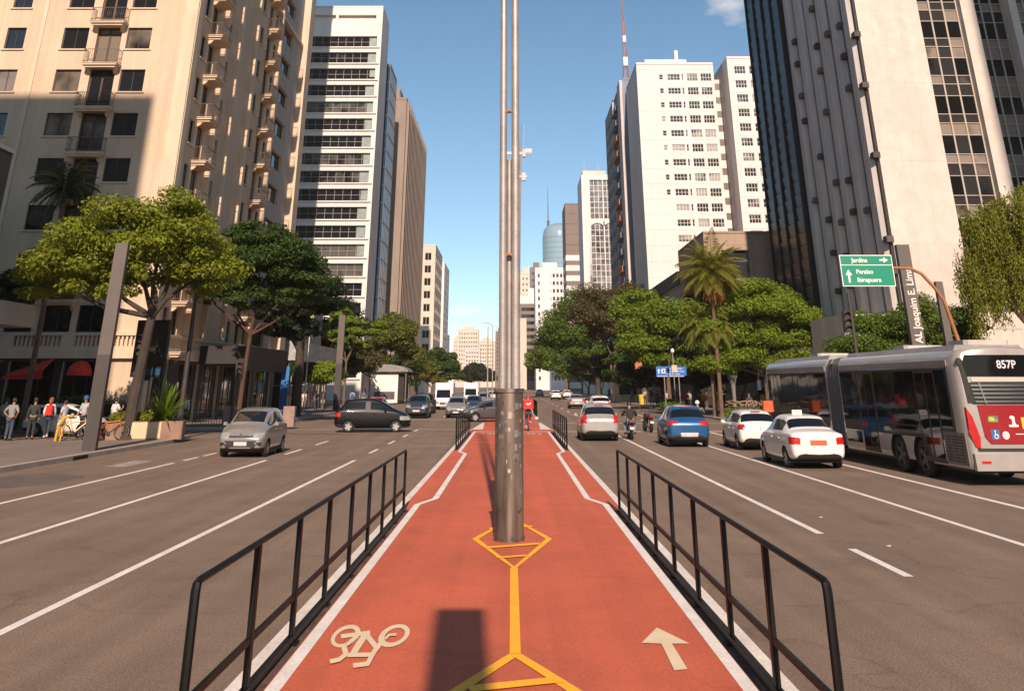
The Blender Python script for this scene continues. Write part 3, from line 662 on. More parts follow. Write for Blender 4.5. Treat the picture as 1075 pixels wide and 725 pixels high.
# ---- generic slab block with banded windows
def tower(label,x0,x1,y0,y1,h,wall,rows,cols,z0=3.,ww=.62,wh=.5,pane=GLB,frame=WHITEF,side=None,name='office_tower',cat='building',roofh=None,margin=.8,srow=0,scol=0,band=False,group=None,ypitch=None):
    b=thing(name,label,cat,((x0+x1)/2,(y0+y1)/2,0),0,group); F=Face((x0,y0,0),0); mb=plain_box(b,x0,x1,y0,y1,h,wall,front=False,left=not(side=='left' and srow),right=not(side=='right' and srow))
    w=x1-x0; pz=(h-z0-1.2)/rows; ops=[]
    for r in range(rows):
        zb=z0+pz*r+pz*(1-wh)/2
        if band: ops.append((margin,w-margin,zb,zb+pz*wh))
        else:
            pw=(w-2*margin)/cols
            for c in range(cols): ops.append((margin+pw*(c+(1-ww)/2),margin+pw*(c+(1+ww)/2),zb,zb+pz*wh))
    F.wall(mb,w,0,h,ops,.25)
    sf=None; sops=[]
    if side and srow:
        sf=Face((x1,y0,0),PI/2) if side=='right' else Face((x0,y1,0),-PI/2); ln=y1-y0; pz2=(h-z0-1.2)/srow; pw=(ln-2*margin)/scol
        for r in range(srow):
            zb=z0+pz2*r+pz2*(1-wh)/2
            for c in range(scol): sops.append((margin+pw*(c+.2),margin+pw*(c+.8),zb,zb+pz2*wh))
        sf.wall(mb,ln,0,h,sops,.25)
    mb.build('wall',wall,b); flat_roof(b,x0,x1,y0,y1,h,wall,.6)
    for o in ops: window(F,b,*o,.2,frame,pane,nx=(max(2,int((o[1]-o[0])/1.8)) if band else 2),pane_part=False,fr=.12,bar=.10)
    for i,o in enumerate(sops):
        if len(ops)+i<98: window(sf,b,*o,.2,frame,pane,nx=2,pane_part=False,fr=.1,bar=.08)
    if len(ops)+len(sops)>98:
        mb=MB(b.location)
        for o in sops[max(0,98-len(ops)):]: mb.add([sf.p(o[0],o[2],-.2),sf.p(o[1],o[2],-.2),sf.p(o[1],o[3],-.2),sf.p(o[0],o[3],-.2)],[(0,1,2,3)])
        tag(mb.build('window',pane,b),kind='stuff')
    if roofh:
        mb=MB(b.location); q=(x1-x0)*.25; mb.box((x0+q,y0+2,h),(x1-q,y0+8,h+roofh)); mb.build('roof_house',wall,b)
    return b
CRM=M('cream_render',(.58,.50,.40),.9,.08,.1,streak=.08); BWN2=M('brown_panel',(.20,.15,.125),.85,.1,.1,streak=.06)
tower('slim cream block with dark square windows just past the brown ribbed tower',-38,-24.1,300,330,42.6,CRM,10,4,wh=.6,ww=.7,side='right',srow=10,scol=5,frame=CRM)
tower('white block with many thin floor bands, farthest tall one on the left side',-42,-26.8,380,410,46.6,WHT,15,6,wh=.45,ww=.75,side='right',srow=15,scol=4,roofh=2,frame=WHITEF)
tower('low pale block at the far left end of the avenue, behind the dark street tree',-48,-31,470,490,24,WHT,7,6)
# far end of the avenue
far=[(-50,-44,840,38,CRM,11,3,'narrow tan block at the far end of the avenue, leftmost of the distant group'),(-44,-27,800,43,CRM,12,8,'wide cream block with rows of balconies at the far end of the avenue'),
     (-27,-22,860,40,WHT,11,3,'slender whitish block between two cream blocks at the far end of the avenue'),(-26,-13,780,33,CRM,10,6,'cream block in front of the distant group, right of the wide one'),
     (-14,-6,850,44,BWN2,12,4,'brown-topped distant block just left of the lamp post tubes'),(-7,4,900,38,CRM,10,5,'distant cream block hidden partly by the lamp post tubes')]
for x0,x1,y,h,m_,r,c_,lb in far: tower(lb,x0,x1,y,y+15,h,m_,r,c_,ww=.6,wh=.45,roofh=3,frame=m_)
# ---- right side: big tower with fins, marble panel and glass grid
MARB=M('white_marble',(.58,.50,.425),.6,.08,.25,streak=.05,fine=(1.3,.07)); FIN=M('grey_fin_concrete',(.54,.50,.465),.85,.10,.3,streak=.16)
MULL=M('pale_mullion',(.42,.35,.28),.6,.08,1.); BLKG=glass('black_glass',(.008,.008,.008),(.03,.03,.03),.3,rough=.05,spec=.6); SPAN=glass('spandrel_glass',(.03,.027,.025),(.24,.20,.165),.5,rough=.25,spec=.3)
b=thing('office_tower','huge right-hand tower with grey vertical fins, blank white marble panel and glass grid','building',(34,80,0)); OFF=b.location
H1=46.; mb=MB(OFF)
F=Face((26.8,66,0),0)
F.slab(mb,.0,4.85,6.9,H1,-.29,0); mb.build('marble_panel',MARB,b)
mb=MB(OFF)
for z in np.arange(8.4,45,2.95): F.slab(mb,.25,4.83,z,z+.02,.001,.006)
for a in (1.6,3.2): F.slab(mb,a,a+.02,7,H1,.001,.008)
mb.build('panel_joint',M('marble_joint',(.52,.45,.37),.8),b)
mb=MB(OFF); mb.box((31.6,67.4,0),(60,96,H1)); mb.box((27.6,67.9,0),(31.6,95.8,H1)); mb.build('wall',M('dark_core',(.05,.046,.042),.8),b)
def glass_grid(a0,a1,cols,out):
    pw=(a1-a0)/cols; z=H1-.2; rowh=[1.36,.62,.86]
    k=0; zt=31.35
    rows=[]
    while zt>7:
        h=rowh[k%3]; rows.append((zt-h,zt,k%3)); zt-=h+.06; k+=1
    zt=31.35+.06; k=2
    while zt<H1-1.5: h=rowh[k%3]; rows.append((zt,zt+h,k%3)); zt+=h+.06; k=(k-1)%3
    mbar=MB(OFF)
    for c in range(cols+1): F.slab(mbar,a0+pw*c-.06,a0+pw*c+.06,6.9,H1,out-.12,out)
    for r in rows: F.slab(mbar,a0,a1,r[0]-.055,r[0],out-.1,out-.03)
    mbar.build('mullion',MULL,b)
    for (za,zb,kk) in rows:
        if za>36 or za<8: continue
        for c in range(cols):
            pm=MB(OFF); pm.add([F.p(a0+pw*c+.05,za,out-.10),F.p(a0+pw*(c+1)-.05,za,out-.10),F.p(a0+pw*(c+1)-.05,zb,out-.10),F.p(a0+pw*c+.05,zb,out-.10)],[(0,1,2,3)])
            yield pm,kk
n_=0
stuff=[MB(OFF),MB(OFF)]
for a0,a1,cols,out in ((4.95,8.15,3,-.55),(9.4,11.9,3,-.9),(12.7,16.5,4,-.9),(17.3,21,4,-.9)):
    for pm,kk in glass_grid(a0,a1,cols,out):
        n_+=1
        if n_<=96: pm.build('window',BLKG if kk==0 else SPAN,b)
        else: stuff[kk!=0].add([Vector(v)+OFF for v in pm.v],pm.f)
tag(stuff[0].build('window',BLKG,b),kind='stuff'); tag(stuff[1].build('spandrel',SPAN,b),kind='stuff')
mb=MB(OFF)
for a0,a1,o in ((8.22,9.3,.0),(12.0,12.6,.0),(16.6,17.2,0)): F.slab(mb,a0,a1,6.9,H1,-1.6,o)
mb.build('pier',MARB,b)
S=Face((26.7,95.5,0),-PI/2)    # street side, a = 95.5 - y
fn=MB(OFF)
for i in range(6):
    y1=83.4-i*2.9; pr=[]
    for j in range(9):
        t=j/8; pr.append((26.80-.42*min(1,t/.14)**.5+(.36*max(0,t-.14)/.86)**1., y1-2.3*(1-t)))
    out=[(27.0,y1-2.3)]+pr+[(27.0,y1)]
    fn.prism([(x,y) for x,y in out],'z',.8,H1)
fn.build('fin',FIN,b)
mb=MB(OFF)
for i in range(6): S.slab(mb,95.5-(83.4-i*2.9),95.5-(83.4-i*2.9)+(2.9 if i<5 else 2.5),.8,H1,-.6,-.33)
mb.build('slot_glazing',BLKG,b)
acp=MB(); acp.box((-.34,-.25,0),(.34,.25,.42)); acp.lathe([(.0,-.27),(.15,-.27),(.17,-.25)],(0.,0,.21),axis='y',k=10); acm=acp.mesh('air_conditioner',M('ac_grey',(.085,.075,.068),.7,.2,2.,vary=.5))
rr_=random.Random(5)
for i in range(6):
    for k in range(10):
        z=8.5+2.95*k+rr_.uniform(-.5,.9)
        if rr_.random()<.62: link('air_conditioner',acm,b,Vector((26.62,83.4-i*2.9-2.62,z))-OFF,(0,0,-PI/2))
mb=MB(OFF); mb.box((26.72,66.3,6.9),(27.6,67.9,H1)); mb.build('corner_strip',M('dark_strip',(.05,.045,.04),.7),b)
mb=MB(OFF); mb.box((26.9,66.9,6.9),(27.5,95.6,H1)); mb.build('fin_backing',DARKIN,b)
# black glass part of the street side
mb=MB(OFF)
for r in range(34):
    for c in range(4):
        y0=83.9+c*2.95; z0=7+r*1.15; tl=.05*rr_.random()
        mb.add([(26.5+.0,y0+2.85,z0),(26.5,y0,z0),(26.5-.04-tl,y0,z0+1.08),(26.5-.04-tl,y0+2.85,z0+1.08)],[(0,1,2,3)],0)
mb.box((26.56,83.6,6.9),(26.9,95.8,H1),1)
for c in range(5): mb.box((26.3,83.7+c*2.95,6.9),(26.55,83.85+c*2.95,H1),1)
mb.build('black_glazing',[glass('bluish_black_glass',(.010,.010,.011),(.03,.03,.032),.4,rough=.25,spec=.18),M('black_frame',(.02,.019,.018),.6)],b)
flat_roof(b,26.5,60,66,96,H1,CONC)
mb=MB(OFF); mb.box((22.6,66.2,0),(31.6,73.5,6.75)); mb.box((31.6,66.6,0),(60,67.3,6.9)); mb.box((26.9,73.5,0),(31.6,96,6.75)); mb.build('podium',M('podium_stone',(.62,.54,.45),.8,.1,.4,streak=.1),b)
# (shared air-conditioner mesh comes from the fin tower)
# ---- brown low building with overhanging block and slatted wing
BR3=M('brown_stone',(.36,.26,.19),.85,.10,.5,streak=.08); SLAT=M('pale_slat',(.50,.46,.42),.7,.12,1.)
b=thing('commercial_building','low brown stone building with black glass and a slatted wing, behind the palm','building',(26,112,0)); OFF=b.location
F=Face((20.45,100,0),0); mb=MB(OFF)
F.wall(mb,12.5,12.2,17.1,[(1.8,4.75,12.5,15.4)],.6); mb.add([(20.45,116,12.2),(20.45,100,12.2),(20.45,100,17.1),(20.45,116,17.1)],[(0,1,2,3)])
mb.add([(20.45,100,12.2),(32.95,100,12.2),(32.95,116,12.2),(20.45,116,12.2)],[(3,2,1,0)]); mb.box((20.6,100.7,12.3),(32.9,116,17.0))
F.slab(mb,0,12.5,14.95+.95,16.0,.0,.03); F.slab(mb,4.9,4.96,12.2,17.1,.001,.03)
mb.build('wall',BR3,b); flat_roof(b,20.45,32.95,100,116,17.1,BR3,.25)
window(F,b,1.8,4.75,12.5,15.4,.45,ALU,BLKG,nx=1,transom=.62,name='window')
mb=MB(OFF); mb.box((21.6,100.9,0),(32.8,115,12.2)); mb.build('dark_lower_wall',BLKG,b)
mb=MB(OFF); mb.box((20.2,116.2,13.5),(31,139,15.0)); mb.box((21.2,116.3,0),(31,138.9,13.5)); mb.build('wing',M('dark_wing',(.06,.055,.05),.8),b)
mb=MB(OFF)
for i in range(15): y=116.6+i*1.52; mb.box((20.35,y,3),(20.9,y+.3,13.5))
mb.build('vertical_slat',SLAT,b)
# ---- white apartment tower on the right
b=thing('apartment_tower','tall white apartment tower with small grouped windows above the palm tree','building',(30,156,0)); OFF=b.location
F=Face((21.5,150,0),0); mb=MB(OFF); rows=[50.0-2.45*i for i in range(16)]; o1=[];o2=[];narrow_window=[]
for i,z in enumerate(rows):
    if i<9: o1.append((3.8,4.5,z+.2,z+1.1))
    o1.append((5.2,7.4,z+.1,z+1.2)); narrow_window.append((7.65,8.0,z+.1,z+1.2)); o1.append((8.55,10.45,z-.05,z+1.3)); o1.append((10.9,12.8,z-.05,z+1.3))
F.wall(mb,13.2,0,52.9,o1+narrow_window,.22)
mb.add([(21.5,165,0),(21.5,150,0),(21.5,150,52.9),(21.5,165,52.9)],[(0,1,2,3)]); mb.add([(34.7,150,0),(34.7,152,0),(34.7,152,52.9),(34.7,150,52.9)],[(0,1,2,3)])
mb.box((34.7,152,0),(36.3,164,50.8)); mb.box((21.8,150.6,0),(34.5,164.9,52.8))
F2=Face((36.2,146,0),0); 
for i,z in enumerate(rows[:14]): o2+= [(1.1,3.0,z-.05,z+1.3),(3.6,5.5,z-.05,z+1.3),(6.2,8.1,z-.05,z+1.3)]
F2.wall(mb,9,0,52.6,o2,.22); mb.box((36.4,146.6,0),(45,164,52.5))
mb.build('wall',WHT,b)
mb=MB(OFF); mb.add([(36.196,164,0),(36.196,146,0),(36.196,146,52.6),(36.196,164,52.6)],[(0,1,2,3)]); mb.build('side_wall',PINKW,b)
mb=MB(OFF)
for i in range(21): F.slab(mb,0,13.2,52-2.45*i,52.03-2.45*i,.0,.025)
for i in range(20): F2.slab(mb,0,9,51.6-2.45*i,51.63-2.45*i,.0,.025)
mb.build('floor_joint',PINKW,b)
flat_roof(b,21.5,34.7,150,165,52.9,WHT,.4); flat_roof(b,36.2,45.2,146,164,52.6,WHT,.4)
for o in o1: window(F,b,*o,.14,WHITEF,GLC,nx=(4 if o[1]-o[0]>1.5 else 1),nz=2,fr=.07,bar=.07,pane_part=False)
for o in o2: window(F2,b,*o,.14,WHITEF,GLC,nx=4,nz=2,fr=.07,bar=.07,pane_part=False)
for o in narrow_window: window(F,b,*o,.14,WHITEF,GL,nx=1,nz=2,fr=.05,bar=.05,name='narrow_window',pane_part=False)  # narrow glazed windows beside the wider grouped ones
for i in range(14): mb=MB(OFF); z=49.0-2.45*i; mb.box((34.9,151.95,z),(36.0,152.0,z+1.1)); mb.build('stair_window',M('bronze_pane',(.14,.10,.08),.4),b)
mb=MB(OFF); mb.box((23.3,152,53),(30.6,160,54.5)); mb.box((28.6,152,54.5),(29.2,152.6,56.2)); mb.build('roof_house',WHT,b)
# ---- towers between it and the vanishing point
OR=M('orange_panel',(.42,.16,.06),.7); BLGR=M('blue_grey_render',(.20,.23,.28),.8,.1,.3,streak=.1); GREYR=M('grey_render',(.33,.31,.29),.85,.1,.3,streak=.12)
b=thing('apartment_tower','blue-grey tower with orange balcony panels left of the white apartment tower','building',(28,173,0)); OFF=b.location
mb=plain_box(b,20.9,36,166,181,55.2,BLGR); S=Face((20.9,181,0),-PI/2); mb.build('wall',BLGR,b); flat_roof(b,20.9,36,166,181,55.2,BLGR,.4)
mb=MB(OFF); S.slab(mb,10.5,15,0,55.2,.0,.5); S.slab(mb,0,.8,0,55,0,.4); mb.build('white_strip',PINKW,b)
for k in range(17):
    z=3+3.0*k
    for a in (2.,6.2):
        mb=MB(OFF); S.slab(mb,a,a+3.0,z,z+1.0,0,.9); o=mb.build('balcony',OR if (k*3+int(a))%4 in (0,1) else BLGR,b)
        mb=MB(OFF); S.slab(mb,a+.3,a+2.7,z+1.05,z+2.5,.003,.02); mb.build('window',GLB,b)
tower('grey tower with stacked windows on its street side, left of the blue-grey tower',21.2,36,184,202,56.4,GREYR,18,5,side='left',srow=18,scol=5,frame=GREYR,wh=.5)
# television mast
t=thing('television_mast','thin orange and white lattice mast rising behind the roofs left of the white apartment tower','mast',(24.9,190,57.)); LM=M('mast_orange',(.45,.17,.06),.7)
mb=MB()
for sx,sy in ((-1,-1),(1,-1),(1,1),(-1,1)): mb.tube([(sx*.8,sy*.8,0),(sx*.35,sy*.35,12),(sx*.08,sy*.08,23.5)],[.09,.07,.05],k=4)
for i in range(13):
    z=i*1.5; q=.8-.45*min(z/12,1)-max(0,(z-12))*.022; q2=.8-.45*min((z+1.5)/12,1)-max(0,(z+1.5-12))*.022
    for sx,sy,tx,ty in ((-1,-1,1,-1),(1,-1,1,1),(1,1,-1,1),(-1,1,-1,-1)): mb.tube([(sx*q,sy*q,z),(tx*q2,ty*q2,z+1.5)],.05,k=3)
mb.tube([(0,0,23),(0,0,28)],.05,k=4); mb.build('lattice',LM,t)
mb=MB(); mb.box((-.5,-.5,9),(.5,.5,11)); mb.box((-.35,-.35,14.5),(.35,.35,16)); mb.build('antenna_drum',WHT,t)
# grid glass tower
b=thing('office_tower','white framed tower with glass grid and shallow arches half hidden by street trees','building',(25,268,0)); OFF=b.location
mb=MB(OFF); mb.box((19.8,260.6,0),(31,276,57)); mb.box((19.8,260,0),(22.1,260.6,57)); mb.box((29.4,260,0),(31,260.6,57)); mb.box((22.1,260,55.6),(29.4,260.6,57))
F=Face((22.1,260.3,0),0)
for zc in (43.2,20.):  # arched bands
    for q in (0,1):
        pts=[(q*3.65,zc+1.3)]+[(q*3.65+3.65*t/8, zc+.9*math.sin(PI*t/8)**.7-.5) for t in range(9)]+[(q*3.65+3.65,zc+1.3)]
        vs=[F.p(a,z,.28) for a,z in pts]; mb.poly(vs)
    F.slab(mb,0,7.3,zc+.9,zc+1.4,0,.3)
for a in (3.55,): F.slab(mb,a,a+.3,0,56,0,.28)
mb.build('wall',WHT,b); curtain(b,Face((22.1,260.5,0),0),7.3,3,55.6,6,34,glass('grey_grid_glass',(.05,.05,.05),(.30,.30,.30),.7),WHITEF,.16,.15)
mb=MB(OFF); mb.box((20.4,262,57),(27,270,58.6)); mb.tube([(21,263,58.6),(21,263,61.5)],.08,k=4); mb.tube([(25,263,58.6),(25,263,60.8)],.08,k=4); mb.build('roof_house',CRM,b)
tag(b,None)
b=tower('tower with plain brown upper block above striped white and dark floors',19.6,27,340,360,62.8,BWN2,1,1,z0=1,wh=.01,ww=.01,margin=3,name='office_tower')
mb=MB(b.location)
for k in range(13): mb.box((19.5,339.9,1+3.5*k),(27.02,360.05,2.9+3.5*k))
mb.build('white_band',WHT,b)
mb=MB(b.location)
for z in (48.5,52.2,55.9,59.6): mb.box((19.58,339.96,z),(27.02,340,z+.12))
mb.build('joint',BRND,b)
b=thing('glass_tower','distant tower with rounded blue-green glass front and a thin roof mast','building',(36,712,0)); OFF=b.location
mb=MB(); 
prof=[(12.6,0),(12.6,103),(12.2,107),(11,110.5),(8.5,113),(4,114.5),(0,115)]
mb.lathe(prof,k=40); mb.build('glass_drum',glass('teal_glass',(.10,.17,.22),(.22,.32,.36),.5,rough=.15),b,smooth=True)
mb=MB()
for i in range(28): mb.lathe([(12.6,2+3.75*i),(12.66,2+3.75*i),(12.66,2.15+3.75*i),(12.6,2.15+3.75*i)],k=40)
mb.build('floor_line',DKB,b)
mb=MB(); mb.tube([(-8,0,111),(-8,0,142)],[.45,.15],k=5); mb.box((-9,-1,111),(-7,1,117)); mb.build('roof_mast',DKMET,b)
b=tower('white block with blank central wall in front of the round glass tower',10.4,23.5,420,445,49,WHT,14,7,ww=.6,wh=.5,frame=BWN2,roofh=3)
mb=MB(b.location); mb.box((12.4,419.9,0),(17.2,420.05,49.0)); mb.build('blank_wall',WHT,b)
b=tower('dark brown banded block with a white top floor left of the white block',4.2,12.6,500,520,44,BWN2,12,1,wh=.55,band=True,frame=BWN2,pane=BLKG)
mb=MB(b.location); mb.box((4.1,499.8,40.5),(12.7,520.1,44.6)); mb.box((9,502,44),(12.5,508,48.5)); mb.box((8.9,501,44),(9.1,501.2,60)); mb.build('white_top',WHT,b)
tower('plain beige block low beside the lamp post tubes, farthest on the right side',3.4,7.2,470,480,31,CRM,6,1,ww=.1,wh=.1)
tower('thin pale block with balconies just right of the lamp post tubes in the distance',5.5,11.5,600,612,66,CRM,18,2,ww=.55,wh=.4,frame=CRM,roofh=4)
tower('tall grey-brown distant block beside the white top of the dark banded block',12.5,21,640,655,74,BWN2,16,3,ww=.6,wh=.4,frame=BWN2,roofh=4)
tower('wide pale block at the end of the avenue right of the lamp post',2.5,14,820,835,46,WHT,12,5,ww=.6,wh=.45,frame=WHT)
tower('low tan block at the very left of the distant cluster behind the lone dark tree',-62,-52,700,715,26,CRM,7,4,ww=.6,wh=.45,frame=CRM)
tower('short rose-grey block low in the middle of the distant cluster',-33,-22,690,700,25,PINKW,8,5,ww=.6,wh=.45,frame=CRM)
tower('thin dark grey slab between the glass-grid tower and the brown-topped tower',26.5,31,300,315,46,GREYR,12,2,ww=.6,wh=.45,frame=GREYR)
# ---- low glass shop pavilion on the left with a pale fascia
b=thing('shop_pavilion','low glass shop pavilion with pale fascia under the dark street tree','building',(-27,102,0)); OFF=b.location
mb=MB(OFF); mb.box((-36,92.5,4.4),(-20.3,114,6.1)); mb.build('fascia',M('pale_fascia',(.34,.33,.32),.7,.25,1.5,fine=(6,.3)),b)
curtain(b,Face((-36,93,0),0),15.0,SW,4.4,9,2,SHOPG,ALU,.07,.05); curtain(b,Face((-21,93,0),PI/2),20,SW,4.4,12,2,SHOPG,ALU,.07,.05)
mb=MB(OFF); mb.box((-35.9,93.2,0),(-21.2,113.8,4.4)); mb.build('core',DARKIN,b)
mb=MB(OFF); mb.box((-36,97,6.1),(-22,113,14)); mb.build('upper_wall',M('grey_upper',(.25,.24,.23),.8,.3,.5),b)
mb=MB(OFF); mb.box((-25.2,96.8,6.3),(-24.2,97,11)); mb.build('blue_banner',M('blue_banner',(.03,.22,.50),.6,.2,2.),b)
mb=MB(OFF); mb.box((-21.4,92.3,.1),(-20.7,92.5,3.9)); mb.build('blue_sign',M('blue_sign',(.02,.16,.42),.5,.2,3.),b)
b=thing('residential_tower','grey tower hidden behind the beige apartments, shading the left part of the white office tower','building',(-42,110,0)); mb=MB(b.location); mb.box((-55,95,0),(-31.8,125,90)); mb.build('wall',GREYST,b)
# ---- dark corner building at the left edge and its concrete canopy
b=thing('corner_building','dark glass building corner with concrete canopy at the left edge of the picture','building',(-34,38,0)); OFF=b.location
mb=MB(OFF); mb.box((-44,30,5.9),(-25.9,47,13.3)); mb.box((-44,32,0),(-28.5,45,5.9)); mb.build('wall',M('near_black_cladding',(.022,.020,.019),.6,.2,.5),b)
mb=MB(OFF); mb.box((-44,29.8,4.85),(-23.1,47.2,5.85)); mb.build('canopy',CONC,b)
mb=MB(OFF); mb.box((-25.9,30,8.2),(-25.84,47,8.4)); mb.box((-25.9,30,13.3),(-25.8,47.02,13.5)); mb.build('trim',ALU,b)
# ---- buildings behind the viewpoint whose shade falls on the left facade and on the right glass
b=thing('building_behind','plain grey building standing behind the viewpoint on the left, throwing shade over the beige facade','building',(-40,-10,0)); mb=MB(b.location); mb.box((-60,-20,0),(-21.35,4,20+54.6*math.tan(SUN_EL))); mb.build('wall',GREYST,b)
b=thing('building_behind','plain grey building standing behind the viewpoint on the right, throwing shade over the glass grid','building',(60,-10,0)); mb=MB(b.location); mb.box((39.6,-20,0),(80,0,88)); mb.build('wall',GREYST,b)
# ------------------------------------------------------------------ vegetation
BARK=M('bark',(.13,.085,.055),.9,.3,2.5,bump=.4,fine=(12,.25),coords='Object'); BARKD=M('dark_bark',(.05,.037,.028),.9,.3,2.5,bump=.4,coords='Object')
LF_YG=leafmat('leaf_yellow_green',(.175,.205,.016)); LF_DK=leafmat('leaf_dark_green',(.05,.088,.016)); LF_MID=leafmat('leaf_mid_green',(.145,.21,.02))
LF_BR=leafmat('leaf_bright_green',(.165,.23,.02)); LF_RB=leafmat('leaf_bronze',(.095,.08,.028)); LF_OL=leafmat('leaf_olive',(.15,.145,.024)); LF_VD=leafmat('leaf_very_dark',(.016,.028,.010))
def leaves(centres, radii, n, size, rng, up=.55, aspect=.55, flat=1.0):
    """n leaf quads spread through ellipsoid clumps -> verts, faces"""
    k=len(centres); cen=np.array(centres); rad=np.array(radii); vol=(rad[:,0]*rad[:,1]*rad[:,2])**.7; idx=rng.choice(k,n,p=vol/vol.sum())
    d=rng.normal(size=(n,3)); d/=np.linalg.norm(d,axis=1)[:,None]; r=rng.random(n)**.42; p=cen[idx]+d*rad[idx]*r[:,None]
    nrm=d*.8+rng.normal(size=(n,3))*.55; nrm[:,2]+=up; nrm/=np.linalg.norm(nrm,axis=1)[:,None]
    t=np.cross(nrm,rng.normal(size=(n,3))); t/=np.linalg.norm(t,axis=1)[:,None]; b_=np.cross(nrm,t)
    s=size*(.6+.8*rng.random(n))[:,None]; q=s*aspect
    v=np.stack([p-t*s*.5, p+b_*q*.5+nrm*q*.08, p+t*s*.5, p-b_*q*.5+nrm*q*.08],1).reshape(-1,3)
    return v
def leaf_mesh(name, v, mat):
    n=len(v)//4; me=bpy.data.meshes.new(name); me.vertices.add(len(v)); me.vertices.foreach_set('co',v.astype(np.float32).ravel())
    me.loops.add(4*n); me.loops.foreach_set('vertex_index',np.arange(4*n,dtype=np.int32)); me.polygons.add(n); me.polygons.foreach_set('loop_start',np.arange(0,4*n,4,dtype=np.int32))
    me.materials.append(mat); me.update(); me.validate(); return me
def tree(label, base, blobs, leaf, n=14000, size=.28, trunk_r=.16, fork=None, bark=None, lean=(0,0), cat='tree', group=None, clumps=26, cl=.33, seed=1, flat=.6, name='tree', stems=1, up=.55, s=1.):
    """base on the ground; blobs: (x,y,z,rx,ry,rz) in metres relative to the base"""
    rng=np.random.default_rng(seed); rr=random.Random(seed); t=thing(name,label,cat,base,0,group); bark=bark or BARK
    if s!=1.: blobs=[tuple(q*s for q in b_) for b_ in blobs]; trunk_r*=s; size*=s; fork=fork*s if fork else None
    cen=[];rad=[]; tv=sum(b_[3]*b_[4]*b_[5] for b_ in blobs)
    for (x,y,z,rx,ry,rz) in blobs:
        k=max(7,int(clumps*1.25*(rx*ry*rz)/tv)+4)
        for i in range(k):
            d=rng.normal(size=3); d/=np.linalg.norm(d); q=.55+.42*rr.random()
            if d[2]<-.35: d[2]*=.4
            q_s=cl*1.18*(.7+.6*rr.random())*min(rx,ry,rz*1.3); cen.append((x+d[0]*rx*q,y+d[1]*ry*q,z+d[2]*rz*q)); rad.append((q_s*1.25,q_s*1.25,q_s*flat*1.1))
    v=leaves(cen,rad,int(n*1.35),size,rng,up); link('crown',leaf_mesh('crown',v,leaf),t)
    mb=MB(); fz=fork or min(b_[2]-b_[5] for b_ in blobs)*.9
    for s_i in range(stems):
        ox=(s_i-(stems-1)/2)*.35; top=Vector((lean[0]+ox*2.,lean[1],fz))
        mb.tube([(ox*.6,0,-.05),(ox*.7,0,.25),(ox+lean[0]*.4,lean[1]*.4,fz*.5),top],[trunk_r*1.45,trunk_r*1.05,trunk_r*.9,trunk_r*.75],k=9)
    top=Vector((lean[0],lean[1],fz)); prim=[Vector(b_[:3]) for b_ in blobs]; prim=[p for p in prim if p.z>fz*.8][:7]; ends=[]
    for p in prim:
        e_=top.lerp(p,.72)+Vector((rr.uniform(-.2,.2)*s,rr.uniform(-.2,.2)*s,-.1*s)); m_=top.lerp(e_,.5)+Vector((rr.uniform(-.2,.2)*s,rr.uniform(-.2,.2)*s,-.08*(e_-top).length)); r0=trunk_r*.52
        mb.tube([top-Vector((0,0,.3*s)),m_,e_],[r0,r0*.75,r0*.45],k=7); ends.append(e_)
    for i in range(min(26,len(cen))):
        c=Vector(cen[(i*7)%len(cen)])
        if not ends: break
        e_=min(ends,key=lambda q:(q-c).length)
        if c.z<e_.z-1.0*s: continue
        mb.tube([e_-Vector((0,0,.05)),e_.lerp(c,.55)+Vector((0,0,.1*s)),c],[trunk_r*.22,trunk_r*.14,trunk_r*.05],k=5)
    mb.build('trunk',bark,t,auto=True); return t
# left pavement
tree('broad yellow-green street tree with dark forked trunk behind the grey totem, nearest on the left',(-17.6,46.5,SW),
  [(-3.4,0,7.6,2.7,2.6,1.5),(-1.2,0,8.9,2.9,2.8,1.8),(1.2,0,8.6,2.3,2.7,1.7),(2.7,.2,7.5,1.7,2.2,1.3),(-5.2,0,6.8,1.5,1.8,1.1),(.4,-.8,10.0,2.2,2.0,1.3),(.6,-.5,7.2,2.6,2.3,1.0),(-2.4,-.6,6.6,2.0,2.0,1.0),(2.2,-.5,6.7,1.6,1.8,.8)],
  LF_YG,n=46000,size=.20,trunk_r=.26,fork=5.6,bark=BARKD,clumps=90,cl=.36,seed=3,lean=(.35,0),flat=.55)
tree('dark green umbrella-shaped street tree with thin reddish trunks beside the yellow-green one',(-17.5,64.5,SW),
  [(-1.8,0,8.8,2.7,2.8,1.5),(.9,0,10.2,3.2,3.2,1.8),(3.2,0,9.0,2.3,2.6,1.4),(.2,0,11.5,2.4,2.6,1.3),(-3.4,0,7.9,1.5,1.8,.9),(4.1,0,7.7,1.2,1.6,.8),(-1.4,-.5,7.3,2.2,2.2,.9),(2.0,-.5,7.5,2.3,2.2,1.0)],
  LF_DK,n=46000,size=.22,trunk_r=.16,fork=5.6,bark=M('reddish_bark',(.085,.042,.028),.9,.3,2.5,coords='Object'),clumps=110,cl=.36,seed=5,stems=1,flat=.42,lean=(.25,0),up=.9)
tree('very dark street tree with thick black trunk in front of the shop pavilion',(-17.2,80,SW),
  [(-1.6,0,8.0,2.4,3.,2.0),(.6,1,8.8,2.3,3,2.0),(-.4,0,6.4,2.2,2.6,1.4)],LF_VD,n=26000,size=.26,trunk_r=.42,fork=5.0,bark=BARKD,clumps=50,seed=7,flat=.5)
tree('small light green tree just right of the second grey totem',(-19.6,117,SW),
  [(-.5,0,8.6,2.6,2.4,1.1),(2.0,0,7.4,2.2,2.2,1.1),(-2.6,0,7.2,2,2,1.2),(.6,0,6.0,2.2,2.2,1.)],LF_MID,n=15000,size=.3,trunk_r=.14,seed=9,flat=.5,s=1.12)
